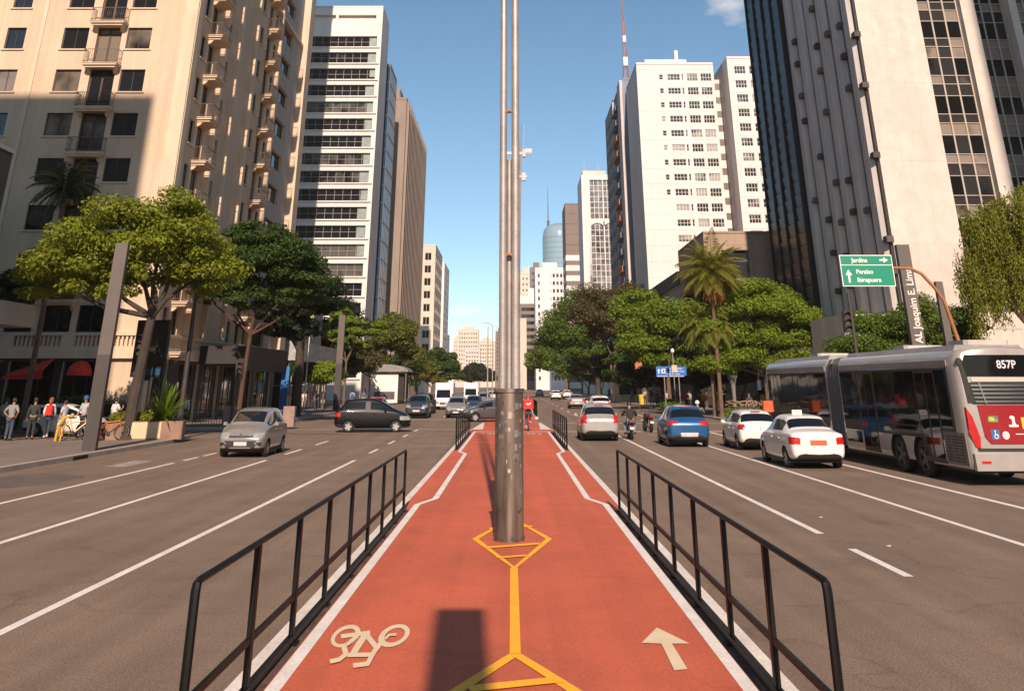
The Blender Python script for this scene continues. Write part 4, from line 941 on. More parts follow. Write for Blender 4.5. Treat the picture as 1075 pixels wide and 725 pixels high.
tree('rounded olive-green tree behind the kiosk, under the white tower',(-17.5,140,SW),
  [(-3.5,0,6.0,3.2,3,2.6),(.6,0,8.2,3.3,3.4,3.1),(3.4,0,6.0,2.2,2.6,2.4),(-6,0,5,2.5,2.5,2.)],leafmat('leaf_olive_green',(.115,.135,.022)),n=26000,size=.38,trunk_r=.25,seed=11,flat=.7)
tree('low reddish-brown shrubby tree left of the kiosk',(-22.5,128,SW),[(0,0,4.5,3,2.5,2.2),(3.2,0,5.0,2.5,2.5,2)],LF_RB,n=10000,size=.34,trunk_r=.16,seed=12,flat=.7)
tree('dark green tree at the far left end of the avenue, lone at the pavement edge',(-18,225,SW),
  [(-2.5,0,4.6,3,3,2.6),(1.5,0,6.6,3.6,3.4,2.8),(4.4,0,4.4,2.6,2.6,2.2)],LF_DK,n=16000,size=.6,trunk_r=.3,seed=13,flat=.7)
tree('small olive tree right of the kiosk, under the cream block',(-17.4,202,SW),[(0,0,4.4,2.4,2.4,2.2),(2,0,3.4,1.6,1.6,1.6)],LF_OL,n=9000,size=.45,trunk_r=.2,seed=14,flat=.7)
tree('dim tree in the distance right of the lone dark tree',(-17,440,SW),[(0,0,4.4,4,4,3),(4,0,4,3,3,2.6)],LF_VD,n=8000,size=.7,trunk_r=.2,seed=15,flat=.7,s=1.4)
tree('dark tree foliage cut off by the left edge of the picture',(-26.6,50.5,SW),[(0,0,6.6,1.4,1.4,1.3),(-1.5,0,5.9,1.6,1.4,1.2)],LF_VD,n=9000,size=.22,trunk_r=.14,seed=16,bark=BARKD)
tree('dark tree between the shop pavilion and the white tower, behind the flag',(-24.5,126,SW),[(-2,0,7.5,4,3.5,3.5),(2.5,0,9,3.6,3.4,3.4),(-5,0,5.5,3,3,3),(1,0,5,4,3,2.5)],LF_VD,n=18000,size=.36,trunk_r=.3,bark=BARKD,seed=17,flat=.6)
tree('small yellow-green bush tree at the pavement left of the second totem',(-19.4,103,SW),[(0,0,3.2,2.0,1.8,1.6)],LF_BR,n=6000,size=.25,trunk_r=.1,seed=18)
# right pavement
tree('large dark green street tree on the right, nearest the vanishing point',(17.0,196,SW),
  [(-4.0,0,8.6,4.5,4,3.4),(-1.0,0,12.2,4.3,4,3.0),(-6.6,0,5.8,2.9,3,2.4),(3.5,0,9.5,4.0,4,3.2),(-2.5,-1,6.2,3.5,3,2),(1.5,0,5.6,3.5,3,2.4),(-5,0,3.6,2,2,1.6)],leafmat('leaf_fresh_dark',(.09,.15,.02)),n=44000,size=.32,trunk_r=.4,bark=BARKD,clumps=110,seed=21,flat=.6,fork=3.4,s=1.36)
tree('bronze-brown street tree with several bare reddish stems between two green ones',(16.4,157,SW),
  [(-1.5,0,8.8,3.2,3,2.8),(1.4,0,9.9,2.8,2.8,2.4),(.5,0,6.9,3.2,2.8,1.6)],LF_RB,n=24000,size=.28,trunk_r=.17,stems=3,fork=4.0,clumps=80,seed=22,flat=.6,s=1.45)
tree('bright green street tree with dense crown behind the blue direction sign',(16.4,104,SW),
  [(-1.9,0,5.4,2.3,2.5,1.9),(.6,0,6.8,2.7,2.8,1.9),(3.4,0,5.2,2.2,2.4,1.9),(-.3,0,3.9,3.0,2.5,1.3),(2.6,0,3.4,2.4,2.4,1.2)],LF_MID,n=34000,size=.22,trunk_r=.2,fork=3,clumps=90,seed=23,flat=.6,s=1.24)
tree('tall mid green street tree behind the bronze one',(17.6,132,SW),
  [(0,0,10.4,3.0,3.6,2.8),(3.6,0,9.6,3.2,3.6,2.8),(1.6,0,7.0,3.6,3.6,2.4)],LF_MID,n=26000,size=.34,trunk_r=.3,clumps=80,seed=24,flat=.6,s=1.13)
tree('wide bright green tree with feathery crown right of the palm, above the bus',(20.5,80,SW),
  [(-3.4,0,6.4,2.6,2.6,1.8),(-3.6,0,3.9,2.2,2.2,1.6),(1.6,0,3.9,2.6,2.4,1.5),(-.5,0,8.4,3.0,2.8,1.8),(2.8,0,7.6,2.4,2.6,1.8),(.8,0,5.9,3.6,2.8,1.5),(-2.0,0,4.6,2.4,2.4,1.2),(4.0,.3,6.0,1.5,2,1.2)],LF_BR,n=52000,size=.20,trunk_r=.22,fork=3.2,clumps=110,cl=.36,seed=25,flat=.5)
tree('dark undergrowth tree behind the blue car, below the palm crown',(16.6,108,SW),[(0,0,3.6,3.4,2.5,2.6),(4,0,3.4,3,2.5,2.4),(-3.5,0,3.2,2.4,2.2,2.2),(8,0,3.6,3.4,2.5,2.6)],LF_VD,n=18000,size=.3,trunk_r=.2,bark=BARKD,seed=26)
tree('small dark conifer-like tree beside the brown building corner',(21.0,108,SW),[(0,0,9.8,1.2,1.2,2.4),(-.4,0,12.6,.8,.8,1.6),(.2,0,7,1.6,1.6,2)],LF_DK,n=7000,size=.28,trunk_r=.14,seed=27)
tree('small green tree far down the right pavement near the parked white cars',(15.8,286,SW),[(-4,0,5.5,4,3.5,2.6),(.5,0,8,4.5,4,3.4)],LF_MID,n=14000,size=.5,trunk_r=.25,seed=28,s=1.5)
tree('distant dark tree at the right kerb nearest the lamp post tubes',(16,500,SW),[(-1,0,6,5,4,3.5),(-4.5,0,4.5,3,3,2)],LF_DK,n=9000,size=.7,trunk_r=.25,seed=29,s=1.9)
LF_BU=leafmat('leaf_bush',(.10,.15,.020))
tree('leafy green bush behind the dark street-name slab and orange sign pole',(22.5,56,SW),
  [(-2.2,0,4.6,2.0,1.8,1.5),(.2,0,5.5,2.2,1.8,1.7),(2.4,0,5.2,1.8,1.8,1.9),(0,0,3.6,3.4,1.9,1.2),(-3.4,0,3.4,1.6,1.6,1.3),(3.6,0,3.6,1.6,1.6,1.6)],LF_BU,n=34000,size=.17,trunk_r=.12,stems=3,seed=30,fork=2,clumps=60)
for i,(x,y,h,sc_) in enumerate([(18.2,150,4.2,1.2),(18.6,172,4.4,1.3),(18.4,205,4.6,1.4),(18.4,238,4.8,1.5),(18.6,262,5,1.6),(18.4,320,5.2,1.8)]):
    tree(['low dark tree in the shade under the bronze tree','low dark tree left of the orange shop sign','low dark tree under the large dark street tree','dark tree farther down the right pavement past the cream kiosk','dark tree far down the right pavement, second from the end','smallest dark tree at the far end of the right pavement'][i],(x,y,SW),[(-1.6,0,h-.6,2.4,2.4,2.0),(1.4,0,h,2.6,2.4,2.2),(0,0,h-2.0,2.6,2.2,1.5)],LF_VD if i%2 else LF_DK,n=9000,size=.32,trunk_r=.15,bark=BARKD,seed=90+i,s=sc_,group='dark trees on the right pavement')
tree('dark undergrowth tree behind the taxi and the front of the bus',(20.5,90,SW),[(-2.6,0,3.2,2.4,2.2,2.2),(1.5,0,3.6,3,2.2,2.4),(5,0,3.4,2.6,2.2,2.2)],LF_VD,n=14000,size=.26,trunk_r=.16,bark=BARKD,seed=97)
for i,(x,y,h,sc_) in enumerate([(-18.5,165,4.4,1.2)]):
    tree(['low dark tree behind the rounded olive tree on the left','dark tree just behind the lone dark green tree on the left','farther dark tree behind the lone dark green tree on the left'][i],(x,y,SW),[(-1.6,0,h-.6,2.4,2.4,2.0),(1.4,0,h,2.6,2.4,2.2),(0,0,h-2.0,2.6,2.2,1.5)],LF_DK,n=9000,size=.32,trunk_r=.15,bark=BARKD,seed=100+i,s=sc_,group='dark trees on the left pavement')
# weeping tree at the right edge
def weeping(label, base, tops, leaf, seed, size=.14):
    rng=np.random.default_rng(seed); t=thing('weeping_tree',label,'tree',base); P=[]
    for (x,y,z,rx,ry,drop,ns) in tops:
        ncl=11; ca_=rng.random(ncl)*2*PI; cq=np.sqrt(rng.random(ncl)); cl_=.35+.85*rng.random(ncl); cz_=rng.normal(size=ncl)*.45
        for i in range(int(ns*.8)):
            j=rng.integers(ncl); px,py=x+rx*cq[j]*math.cos(ca_[j])+rng.normal()*.24,y+ry*cq[j]*math.sin(ca_[j])+rng.normal()*.24; pz=z+(1-cq[j]**2)*1.2+cz_[j]+rng.normal()*.2; L_=drop*cl_[j]*(.7+.5*rng.random())
            n=int(L_/.10); sway=rng.normal(size=2)*.06
            zz=np.arange(n)*.10; pts=np.stack([px+sway[0]*zz+rng.normal(size=n)*.07, py+sway[1]*zz+rng.normal(size=n)*.07, pz-zz+rng.normal(size=n)*.03],1); P.append(pts)
    P=np.concatenate(P); n=len(P); tt=rng.normal(size=(n,3))*.45; tt[:,2]-=1; tt/=np.linalg.norm(tt,axis=1)[:,None]
    nn=np.cross(tt,rng.normal(size=(n,3))); nn/=np.linalg.norm(nn,axis=1)[:,None]; s=size*(.7+.6*rng.random(n))[:,None]
    v=np.stack([P,P+tt*s*.5+nn*s*.22,P+tt*s,P+tt*s*.5-nn*s*.22],1).reshape(-1,3); link('crown',leaf_mesh('crown',v,leaf),t)
    mb=MB(); mb.tube([(0,0,0),(.2,0,3),(.1,0,6),(0,0,8)],[.38,.3,.24,.14],k=10)
    for (x,y,z,rx,ry,drop,ns) in tops: mb.tube([(.15,0,5.),(x*.5,y*.5,z-.8),(x,y,z+.4)],[.16,.1,.03],k=6)
    mb.build('trunk',BARK,t,auto=True)
weeping('weeping yellow-green tree with hanging strands at the right edge, above the bus rear',(28.8,54,SW),
  [(-1.2,0,10.6,1.6,1.7,3.8,520),(1.0,0,11.6,1.9,1.8,4.4,620),(-2.0,0,8.8,1.3,1.5,3.4,360),(3.0,0,11.4,1.9,1.8,5,420),(.3,-.8,8.6,2.2,1.5,3.6,480),(-2.2,-.2,7.4,1.2,1.2,3.0,320),(1.8,-.6,7.6,1.8,1.4,3.4,420),(-.6,0,9.8,2.0,1.6,3.2,400)],leafmat('leaf_willow',(.17,.175,.02)),31,size=.17)
# palms
def palm(label, base, h, r, nf, leaf, seed, length=3.2, fruit=False, trunk=.2, name='palm_tree', droop=1.0, lean=(0,0)):
    rr=random.Random(seed); t=thing(name,label,'palm tree',base); vs=[]; lm=MB(); top=Vector((lean[0],lean[1],h))
    for i in range(nf):
        a=i*2.39996+rr.uniform(-.2,.2); e=math.radians(78-95*(i/nf)**.9)+rr.uniform(-.1,.1); L_=length*(.8+.3*rr.random()); p=top.copy(); d=Vector((math.cos(a)*math.cos(e),math.sin(a)*math.cos(e),math.sin(e))); pts=[p.copy()]; n=16
        for j in range(n):
            d=(d+Vector((0,0,-.085*droop))).normalized(); p=p+d*(L_/n); pts.append(p.copy())
        lm.tube(pts,[.035]*6+[.022]*6+[.012]*5,k=4,mi=0)
        for j in range(1,n+1):
            d=(pts[j]-pts[j-1]).normalized(); s_=d.cross(Vector((0,0,1))).normalized(); upv=s_.cross(d)
            ll=.62*r*math.sin(PI*(.12+.83*j/n))
            for sg in (-1,1):
                for w in (0,.33,.66):
                    b0=pts[j-1].lerp(pts[j],w); dr=(s_*sg*1.0+d*.7+Vector((0,0,-.45-rr.random()*.35))+upv*.1).normalized(); tip=b0+dr*ll*(.8+.4*rr.random()); q=d*.032
                    vs+= [b0-q, (b0+tip)/2+q+Vector((0,0,.03)), tip, (b0+tip)/2-q+Vector((0,0,.02))]
    v=np.array([tuple(p) for p in vs]); link('crown',leaf_mesh('crown',v,leaf),t)
    lm.build('frond_stalk',M('frond_stalk',(.14,.13,.04),.6),t)
    mb=MB(); mb.tube([(0,0,-.05),(0,0,.4),(lean[0]*.4,lean[1]*.4,h*.5),(lean[0],lean[1],h-.7),(lean[0],lean[1],h+.1)],[trunk*1.3,trunk,trunk*.85,trunk*.9,trunk*.4],k=12); mb.build('trunk',BARK,t,auto=True)
    if fruit:
        f=MB()
        for i in range(9):
            a=i*.8; q=Vector((math.cos(a),math.sin(a),0)); 
            for k in range(7):
                qq=q*(.35+rr.random()*.45); f.tube([top+qq*.4+Vector((0,0,-.4)),top+qq+Vector((rr.uniform(-.2,.2),rr.uniform(-.2,.2),-1.0)),top+qq*1.1+Vector((rr.uniform(-.2,.2),0,-2.0-rr.random()*.8))],.022,k=3)
        f.build('fruit_cluster',M('palm_fruit',(.30,.12,.035),.8,.3,4.),t)
    return t
LF_PALM=leafmat('leaf_palm',(.20,.20,.026))
palm('tall feathery palm with orange hanging fruit in front of the brown building',(16.3,78,SW),10.9,1.35,64,LF_PALM,41,length=3.4,fruit=True,trunk=.17)
palm('lower palm with drooping fronds right under the tall palm, behind the blue car',(16.1,79.5,SW),6.9,1.3,44,leafmat('leaf_palm_mid',(.17,.18,.024)),42,length=3.2,trunk=.2,droop=1.5)
palm('dark palm on the left beside the beige apartment facade, above the yellow-green tree',(-26.4,54.5,SW),13.0,1.0,30,leafmat('leaf_palm_dark',(.035,.045,.018)),43,length=2.5,trunk=.16,droop=1.3)
# planter with spiky plant on the left pavement
t=thing('planter','low stone planter with cream and brown panels at the pavement corner near the tree','planter',(-17.0,48.0-.9,SW),math.radians(12))
mb=MB(); mb.bbox((0,0,.38),(3.4,1.3,.76),bev=.05); mb.build('box',M('planter_stone',(.24,.15,.105),.85,.2,2.),t)
mb=MB(); mb.box((-.6,-.665,.05),(.75,-.652,.72)); mb.build('cream_panel',M('planter_cream',(.62,.46,.27),.8,.12,2.),t)
mb=MB(); mb.bbox((0,0,.75),(3.2,1.1,.04)); mb.build('soil',M('soil',(.04,.03,.02),.95),t)
def plant(label, base, n, L_, leaf, seed, w=.10, elev=(20,85), name='shrub', cat='plant', group=None):
    rr=random.Random(seed); t=thing(name,label,cat,base,0,group); mb=MB()
    for i in range(n):
        a=rr.random()*2*PI; e=math.radians(rr.uniform(*elev)); l=L_*(.6+.5*rr.random()); d=Vector((math.cos(a)*math.cos(e),math.sin(a)*math.cos(e),math.sin(e))); s_=d.cross(Vector((0,0,1))).normalized(); p=Vector((rr.uniform(-.1,.1),rr.uniform(-.1,.1),0)); pr=[]
        for j in range(6):
            ww=w*math.sin(PI*(.15+.85*j/5))+.004; pr.append((p-s_*ww/2,p+s_*ww/2)); d=(d+Vector((0,0,-.16))).normalized(); p=p+d*l/5
        for j in range(5): mb.add([pr[j][0],pr[j][1],pr[j+1][1],pr[j+1][0]],[(0,1,2,3)])
    mb.build('leaves',leaf,t); return t
plant('large spiky cycad-like plant with arching leaves in the stone planter',(-16.3,47.4,SW+.76),90,1.75,LF_MID,51,w=.12)
for i,(x,lb) in enumerate([(-18.1,'low fuzzy yellow-green plant at the left end of the stone planter'),(-17.2,'low fuzzy yellow-green plant in the middle of the stone planter')]):
    t=thing('shrub',lb,'plant',(x,47.1+i*.2,SW+.74)); v=leaves([(0,0,.2),(.3,.1,.15),(-.3,0,.15)],[(.4,.35,.25)]*3,2500,.1,np.random.default_rng(60+i)); link('leaves',leaf_mesh('leaves',v,LF_YG),t)
t=thing('hedge','clipped green hedge behind the parked white van on the left pavement','hedge',(-25.2,55.6,SW)); 
v=leaves([(x,0,.9+.25*math.sin(x)) for x in np.arange(-5,5.2,.5)],[(.5,.5,.75)]*21,14000,.12,np.random.default_rng(71)); link('leaves',leaf_mesh('leaves',v,LF_DK),t)
mb=MB(); mb.box((-5.1,-.35,0),(5.1,.35,1.3)); mb.build('branches',M('hedge_core',(.02,.025,.01),.95),t)
for i,(x,y,lb) in enumerate([(16.3,70.8,'low yellow shrub on the right kerb behind the motorcyclist'),(16.4,103,'green shrub at the right kerb by the blue sign legs'),(17.8,74,'dark green shrub behind the white hatchback'),(19.5,76,'dark green shrub behind the taxi roof')]):
    t=thing('shrub',lb,'plant',(x,y,SW)); v=leaves([(0,0,.5),(.7,.1,.45),(-.7,0,.45)],[(.7,.5,.5)]*3,3500,.13,np.random.default_rng(80+i)); link('leaves',leaf_mesh('leaves',v,[LF_YG,LF_MID,LF_DK,LF_DK][i]),t)
# ------------------------------------------------------------------ vehicles (built facing +Y)
def paint(name,col,metal=.0,rough=.32,coat=.7): return M(name,col,rough,.04,.8,metal=metal,coat=coat,fine=(6,.05),coords='Object')
CARGL=glass('car_glass',(.006,.008,.011),(.012,.014,.017),.2,rough=.03,spec=.55); TAILR=M('tail_light_red',(.45,.012,.010),.18,.15,6.,coat=.6); HEADL=M('head_light_lens',(.28,.28,.27),.12,.25,9.,coat=.8)
TRIM=M('black_plastic',(.022,.021,.020),.55,.15,3.); RIM=M('alloy_rim',(.45,.44,.42),.35,.08,4.,metal=.5); PLATE=M('plate_grey',(.50,.49,.46),.5); PLATEO=M('plate_red_orange',(.62,.10,.03),.5); AMBER=M('amber_lens',(.75,.25,.02),.3); CHR=M('chrome',(.55,.54,.52),.15,metal=1.)
_wh={}
def wheel_mesh(r,w,white=False):
    k=(r,w,white)
    if k not in _wh:
        mb=MB(); mb.lathe([(r*.62,-w/2),(r*.93,-w/2),(r,-w*.36),(r,w*.36),(r*.93,w/2),(r*.62,w/2)],axis='x',k=30); ty=mb.mesh('wheel',RUBBER,True)
        mb=MB(); 
        mb.lathe([(r*.64,w*.46),(r*.60,w*.47),(r*.58,w*.2),(0,w*.16)],axis='x',k=30,mi=1); mb.lathe([(r*.64,w*.46),(r*.655,w*.5),(r*.60,w*.49)],axis='x',k=30)
        for i in range(5):
            a=i*2*PI/5; c,s=math.cos(a),math.sin(a)
            def P(u,v,x): return (x,u*c-v*s,u*s+v*c)
            mb.add([P(0,-.035,w*.43),P(r*.61,-.06,w*.47),P(r*.61,.06,w*.47),P(0,.035,w*.43),P(0,-.035,w*.25),P(r*.61,-.06,w*.25),P(r*.61,.06,w*.25),P(0,.035,w*.25)],[(0,1,2,3),(0,4,5,1),(3,2,6,7)])
        mb.lathe([(.0,w*.48),(r*.14,w*.47),(r*.16,w*.2)],axis='x',k=14)
        _wh[k]=(ty,mb.mesh('rim',[RIM,TRIM]))
    return _wh[k]
def wheels(t, yr, yf, tw, r, w=.2):
    ty,rm=wheel_mesh(r,w)
    for y in (yr,yf):
        for s_ in (-1,1):
            o=link('wheel',ty,t,(s_*tw,y,r),(0,0,0 if s_>0 else PI)); link('rim',rm,o)
PARTN=['body','windscreen','rear_window','side_window','headlight','taillight','grille','bumper_trim','number_plate','door_pillar']
def car_meshes(L,W,H,st,regions,wr,wf,r,paintm,plate=PLATE,mats=None):
    """st: (yfrac, zlow, w, zbelt, ztop, wtop, flag) rear to front"""
    hw=W/2; rings=[]; k=10
    for (yf,zl,w,zb,zt,wt,fl) in st:
        y=-L/2+yf*L; w_=w*hw; wb=min(w_*.985,w_); top=wt*hw; side=zt-zb
        pr=[(0,zl),(w_*.55,zl),(w_*.90,zl+.01),(w_*.985,zl+(zb-zl)*.22),(w_,zl+(zb-zl)*.62),(w_*.975,zb-.02),(w_*.955,zb+.015),(top,zt-min(.07,side*.4)),(top*.90,zt-.012),(top*.5,zt+.012),(0,zt+.018)]
        rings.append([(x,y,z) for x,z in pr]+[(-x,y,z) for x,z in pr[-2:0:-1]])
    n=len(rings[0]); vs=[p for rg in rings for p in rg]; fs=[];mi=[]
    for i in range(len(rings)-1):
        fl=st[i][6]
        for j in range(n):
            j2=(j+1)%n; fs.append((i*n+j,(i+1)*n+j,(i+1)*n+j2,i*n+j2)); jj=j if j<10 else n-1-j; m=0
            if jj<=2: m=7 if jj<2 else 0
            if fl=='R' and jj in (7,8,9): m=2
            if fl=='W' and jj in (8,9): m=1
            if fl in ('S','R2','W') and jj==6: m=3
            if fl=='P' and jj==6: m=9
            mi.append(m)
    # end caps as quads
    def cap(i,rev):
        b=i*n
        for j in range(10):
            q=(b+j,b+j+1,b+(n-j-1)%n,b+(n-j)%n)
            if j==0: q=(b,b+1,b+n-1)
            if j==9: q=(b+9,b+10,b+11)
            fs.append(q if rev else q[::-1]); mi.append(0)
    cap(0,False); cap(len(rings)-1,True)
    me=bpy.data.meshes.new('c'); me.from_pydata(vs,[],fs)
    base_m=[paintm,CARGL,CARGL,CARGL,HEADL,TAILR,TRIM,TRIM,plate,TRIM]
    for m in base_m: me.materials.append(m)
    me.polygons.foreach_set('material_index',mi); me.update()
    bm=bmesh.new(); bm.from_mesh(me); bmesh.ops.recalc_face_normals(bm,faces=bm.faces[:]); bm.to_mesh(me); bm.free()
    me=evalmesh(me,lambda o:(setattr(o.modifiers.new('s','SUBSURF'),'levels',3)))
    N=len(me.polygons); c=np.zeros(N*3); me.polygons.foreach_get('center',c); c=c.reshape(-1,3); m=np.zeros(N,np.int32); me.polygons.foreach_get('material_index',m)
    X=np.abs(c[:,0])/hw; Yr=c[:,1]+L/2; Z=c[:,2]
    for idx,fn in regions: m=np.where(fn(X,Yr,Z)&(((m==0)|(m==7))|(idx==9)),idx,m)
    me.polygons.foreach_set('material_index',m.astype(np.int32))
    cm=MB()
    for y in (wr,wf):
        for s_ in (-1,1):
            x0,x1=sorted((s_*(hw-.27),s_*(hw+.3))); cm.lathe([(0,x0),(r+.055,x0),(r+.055,x1),(0,x1)],(0,y,r+.01),axis='x',k=28)
    cme=cm.mesh('cut',TRIM); bm=bmesh.new(); bm.from_mesh(cme); bmesh.ops.remove_doubles(bm,verts=bm.verts,dist=1e-4); bmesh.ops.recalc_face_normals(bm,faces=bm.faces[:]); bm.to_mesh(cme); bm.free()
    cme.materials.clear()
    for m_ in base_m: cme.materials.append(m_)
    cme.polygons.foreach_set('material_index',[7]*len(cme.polygons))
    co=bpy.data.objects.new('cut',cme); C.objects.link(co)
    def mod(o):
        b=o.modifiers.new('b','BOOLEAN'); b.object=co; b.operation='DIFFERENCE'; b.solver='EXACT'
    me2=evalmesh(me,mod); bpy.data.objects.remove(co)
    if len(me2.polygons)<N*.5: me2=me
    return me2,base_m
def split(me, mats):
    """one mesh per part, mirrored parts separately"""
    out=[]; P=[(p.material_index,p.center.x,tuple(p.vertices)) for p in me.polygons]; co=[tuple(v.co) for v in me.vertices]
    for mi in range(10):
        for s_ in ((0,) if mi in (0,1,2,6,7,8) else (-1,1)):
            fs=[f for m,x,f in P if m==mi and (s_==0 or x*s_>0)]
            if not fs: continue
            ids={};vs=[];nf=[]
            for f in fs:
                q=[]
                for i in f:
                    if i not in ids: ids[i]=len(vs); vs.append(co[i])
                    q.append(ids[i])
                nf.append(q)
            m=bpy.data.meshes.new(PARTN[mi]); m.from_pydata(vs,[],nf); m.materials.append(mats[mi]); m.polygons.foreach_set('use_smooth',[True]*len(nf)); m.update(); m.set_sharp_from_angle(angle=math.radians(40)); out.append((PARTN[mi],m))
    return out
HATCH=[(0,.48,.80,.74,.80,.76,''),(.012,.34,.90,.86,.93,.82,''),(.035,.27,.965,.95,1.00,.84,''),(.055,.25,.985,.97,1.03,.84,'R'),(.145,.22,1.0,.97,1.44,.70,'R2'),(.165,.2,1.0,.97,1.475,.71,'R2'),(.28,.19,1.0,.96,1.525,.73,'S'),(.42,.18,1.0,.955,1.53,.73,'P'),(.445,.18,1.0,.95,1.53,.73,'S'),(.60,.18,1.0,.94,1.48,.72,'W'),(.80,.2,1.0,.92,1.02,.80,''),(.82,.2,.995,.90,.99,.80,''),(.93,.22,.96,.76,.86,.72,''),(.985,.26,.85,.62,.70,.62,''),(1.0,.36,.72,.55,.60,.55,'')]
SEDAN=[(0,.46,.80,.80,.86,.74,''),(.012,.34,.90,.92,.98,.78,''),(.03,.27,.96,.96,1.03,.80,''),(.10,.24,.985,.97,1.07,.79,''),(.14,.22,1.0,.965,1.09,.78,'R'),(.265,.2,1.0,.955,1.41,.67,'R2'),(.30,.19,1.0,.95,1.45,.68,'S'),(.47,.18,1.0,.94,1.47,.69,'P'),(.49,.18,1.0,.935,1.47,.69,'S'),(.60,.18,1.0,.93,1.43,.68,'W'),(.755,.2,1.0,.91,1.01,.78,''),(.775,.2,.995,.89,.98,.78,''),(.92,.22,.96,.76,.86,.70,''),(.985,.26,.86,.62,.70,.60,''),(1.0,.36,.74,.55,.60,.55,'')]
SUV=[(0,.55,.82,.84,.90,.78,''),(.012,.40,.92,1.0,1.06,.84,''),(.03,.34,.97,1.06,1.12,.85,''),(.05,.32,.99,1.08,1.15,.84,'R'),(.12,.3,1.0,1.08,1.58,.73,'R2'),(.145,.28,1.0,1.08,1.62,.74,'R2'),(.28,.27,1.0,1.07,1.68,.75,'S'),(.45,.26,1.0,1.06,1.69,.75,'P'),(.475,.26,1.0,1.06,1.69,.75,'S'),(.61,.26,1.0,1.05,1.64,.74,'W'),(.745,.27,1.0,1.04,1.16,.82,''),(.765,.27,1.0,1.02,1.13,.82,''),(.93,.28,.97,.94,1.05,.76,''),(.985,.32,.9,.80,.90,.68,''),(1.0,.42,.78,.66,.72,.6,'')]
def reg_rear(zt0,zt1,x0,plate_z,wide=.27,bump=.42):
    return [(5,lambda X,Y,Z:(Y<.34)&(X>x0)&(Z>zt0)&(Z<zt1)),(8,lambda X,Y,Z:(Y<.3)&(X<wide)&(abs(Z-plate_z)<.075)),(7,lambda X,Y,Z:(Y<.5)&(Z<bump))]
def reg_front(L,zh0,zh1,x0,gz0,gz1,gx=.55,pz=.42):
    return [(8,lambda X,Y,Z:(Y>L-.3)&(X<.26)&(abs(Z-pz)<.065)),(4,lambda X,Y,Z:(Y>L-.62)&(X>x0)&(Z>zh0)&(Z<zh1)),(6,lambda X,Y,Z:(Y>L-.4)&(X<gx)&(Z>gz0)&(Z<gz1)),(6,lambda X,Y,Z:(Y>L-.4)&(X<.62)&(Z<pz+.10)),(6,lambda X,Y,Z:(Y>L-.5)&(X>.68)&(X<.86)&(Z>.40)&(Z<.52)),(7,lambda X,Y,Z:(Y>L-.5)&(Z<.33))]
def scale_st(st,H0,H): 
    return [(a,b,c,d*(H/H0) ,e*(H/H0),f,g_) for a,b,c,d,e,f,g_ in st]
_carc={}
def car(kind,label,x,y,deg,paintm,L=4.0,W=1.72,H=1.53,rear=None,front=None,plate=PLATE,group='cars on the avenue',cat='car',lead=False,rw=.30,roof_sign=False,amber=False):
    """deg 0 = driving away from the camera"""
    key=(kind,paintm.name,L,W,H,plate.name,str(rear),str(front))
    st,H0={'hatch':(HATCH,1.53),'sedan':(SEDAN,1.47),'suv':(SUV,1.69)}[kind]
    t=thing('taxi' if roof_sign else ('parked_car' if lead else 'car'),label,cat,(x,y,ROAD),math.radians(deg),group)
    if key not in _carc:
        s2=scale_st(st,H0,H) if abs(H-H0)>.01 else st
        regs=reg_rear(*(rear or (.80,1.0,.62,.62)))+reg_front(L,*(front or (.60,.78,.52,.50,.66)))
        yr=-L/2+.19*L; yf=L/2-.195*L
        me,ms=car_meshes(L,W,H,s2,regs,yr,yf,rw,paintm,plate); _carc[key]=(split(me,ms),yr,yf)
    parts,yr,yf=_carc[key]
    for nm,m in parts: link(nm,m,t)
    wheels(t,yr,yf,W/2-.125,rw)
    zb={'hatch':.98,'sedan':.97,'suv':1.10}[kind]*H/H0; ym={'hatch':.66,'sedan':.66,'suv':.66}[kind]*L-L/2
    k2=('x',paintm.name)
    if k2 not in _carc:
        m=MB(); m.bbox((0,0,.0),(.16,.10,.12),bev=.03); m.box((-.11,-.03,-.05),(-.02,.03,.0)); mm=m.mesh('mirror',paintm)
        h=MB(); h.bbox((0,0,0),(.03,.2,.035),bev=.006); _carc[k2]=(mm,h.mesh('door_handle',paintm))
    for s_ in (-1,1):
        link('mirror',_carc[k2][0],t,(s_*(W/2+.10),ym,zb+.05),(0,0,0 if s_>0 else PI))
        for q in (.40,.60): link('door_handle',_carc[k2][1],t,(s_*(W/2-.008),-L/2+q*L-.35,zb-.16))
    m=MB(); m.box((-W*.12,-L/2+.150*L-.10,H-.075),(W*.12,-L/2+.150*L-.06,H-.045)); 
    if kind!='sedan': m.build('high_brake_light',TAILR,t)
    if amber:
        m=MB(); m.bbox((-W/2+.17,L/2-.33,.70*H/H0+.03),(.10,.13,.06),bev=.02); m.build('indicator',AMBER,t)
    m=MB(); m.tube([(0,L/2-.19*L-.35,.98*H/H0+.02),(.5,L/2-.30*L,1.06*H/H0)],.012,k=4); m.build('wiper',TRIM,t)
    m=MB(); m.box((-W/2+.05,-L/2+.5,.17),(W/2-.05,L/2-.5,.22)); m.build('underbody',TRIM,t)
    if roof_sign:
        m=MB(); m.prism([(-.07,0),(.07,0),(.05,.12),(-.05,.12)],'x',-.16,.16); q=MB(); q.v=[(a,b-.15,c+H+.01) for a,b,c in m.v]; q.f=m.f; q.m=m.m; o=q.build('roof_sign',M('sign_white',(.8,.78,.72),.5),t)
        text_mesh('TAXI',.08,TRIM,o,(0,-.15-.067,H+.03),(PI/2-.17,0,0),align='CENTER')
    return t
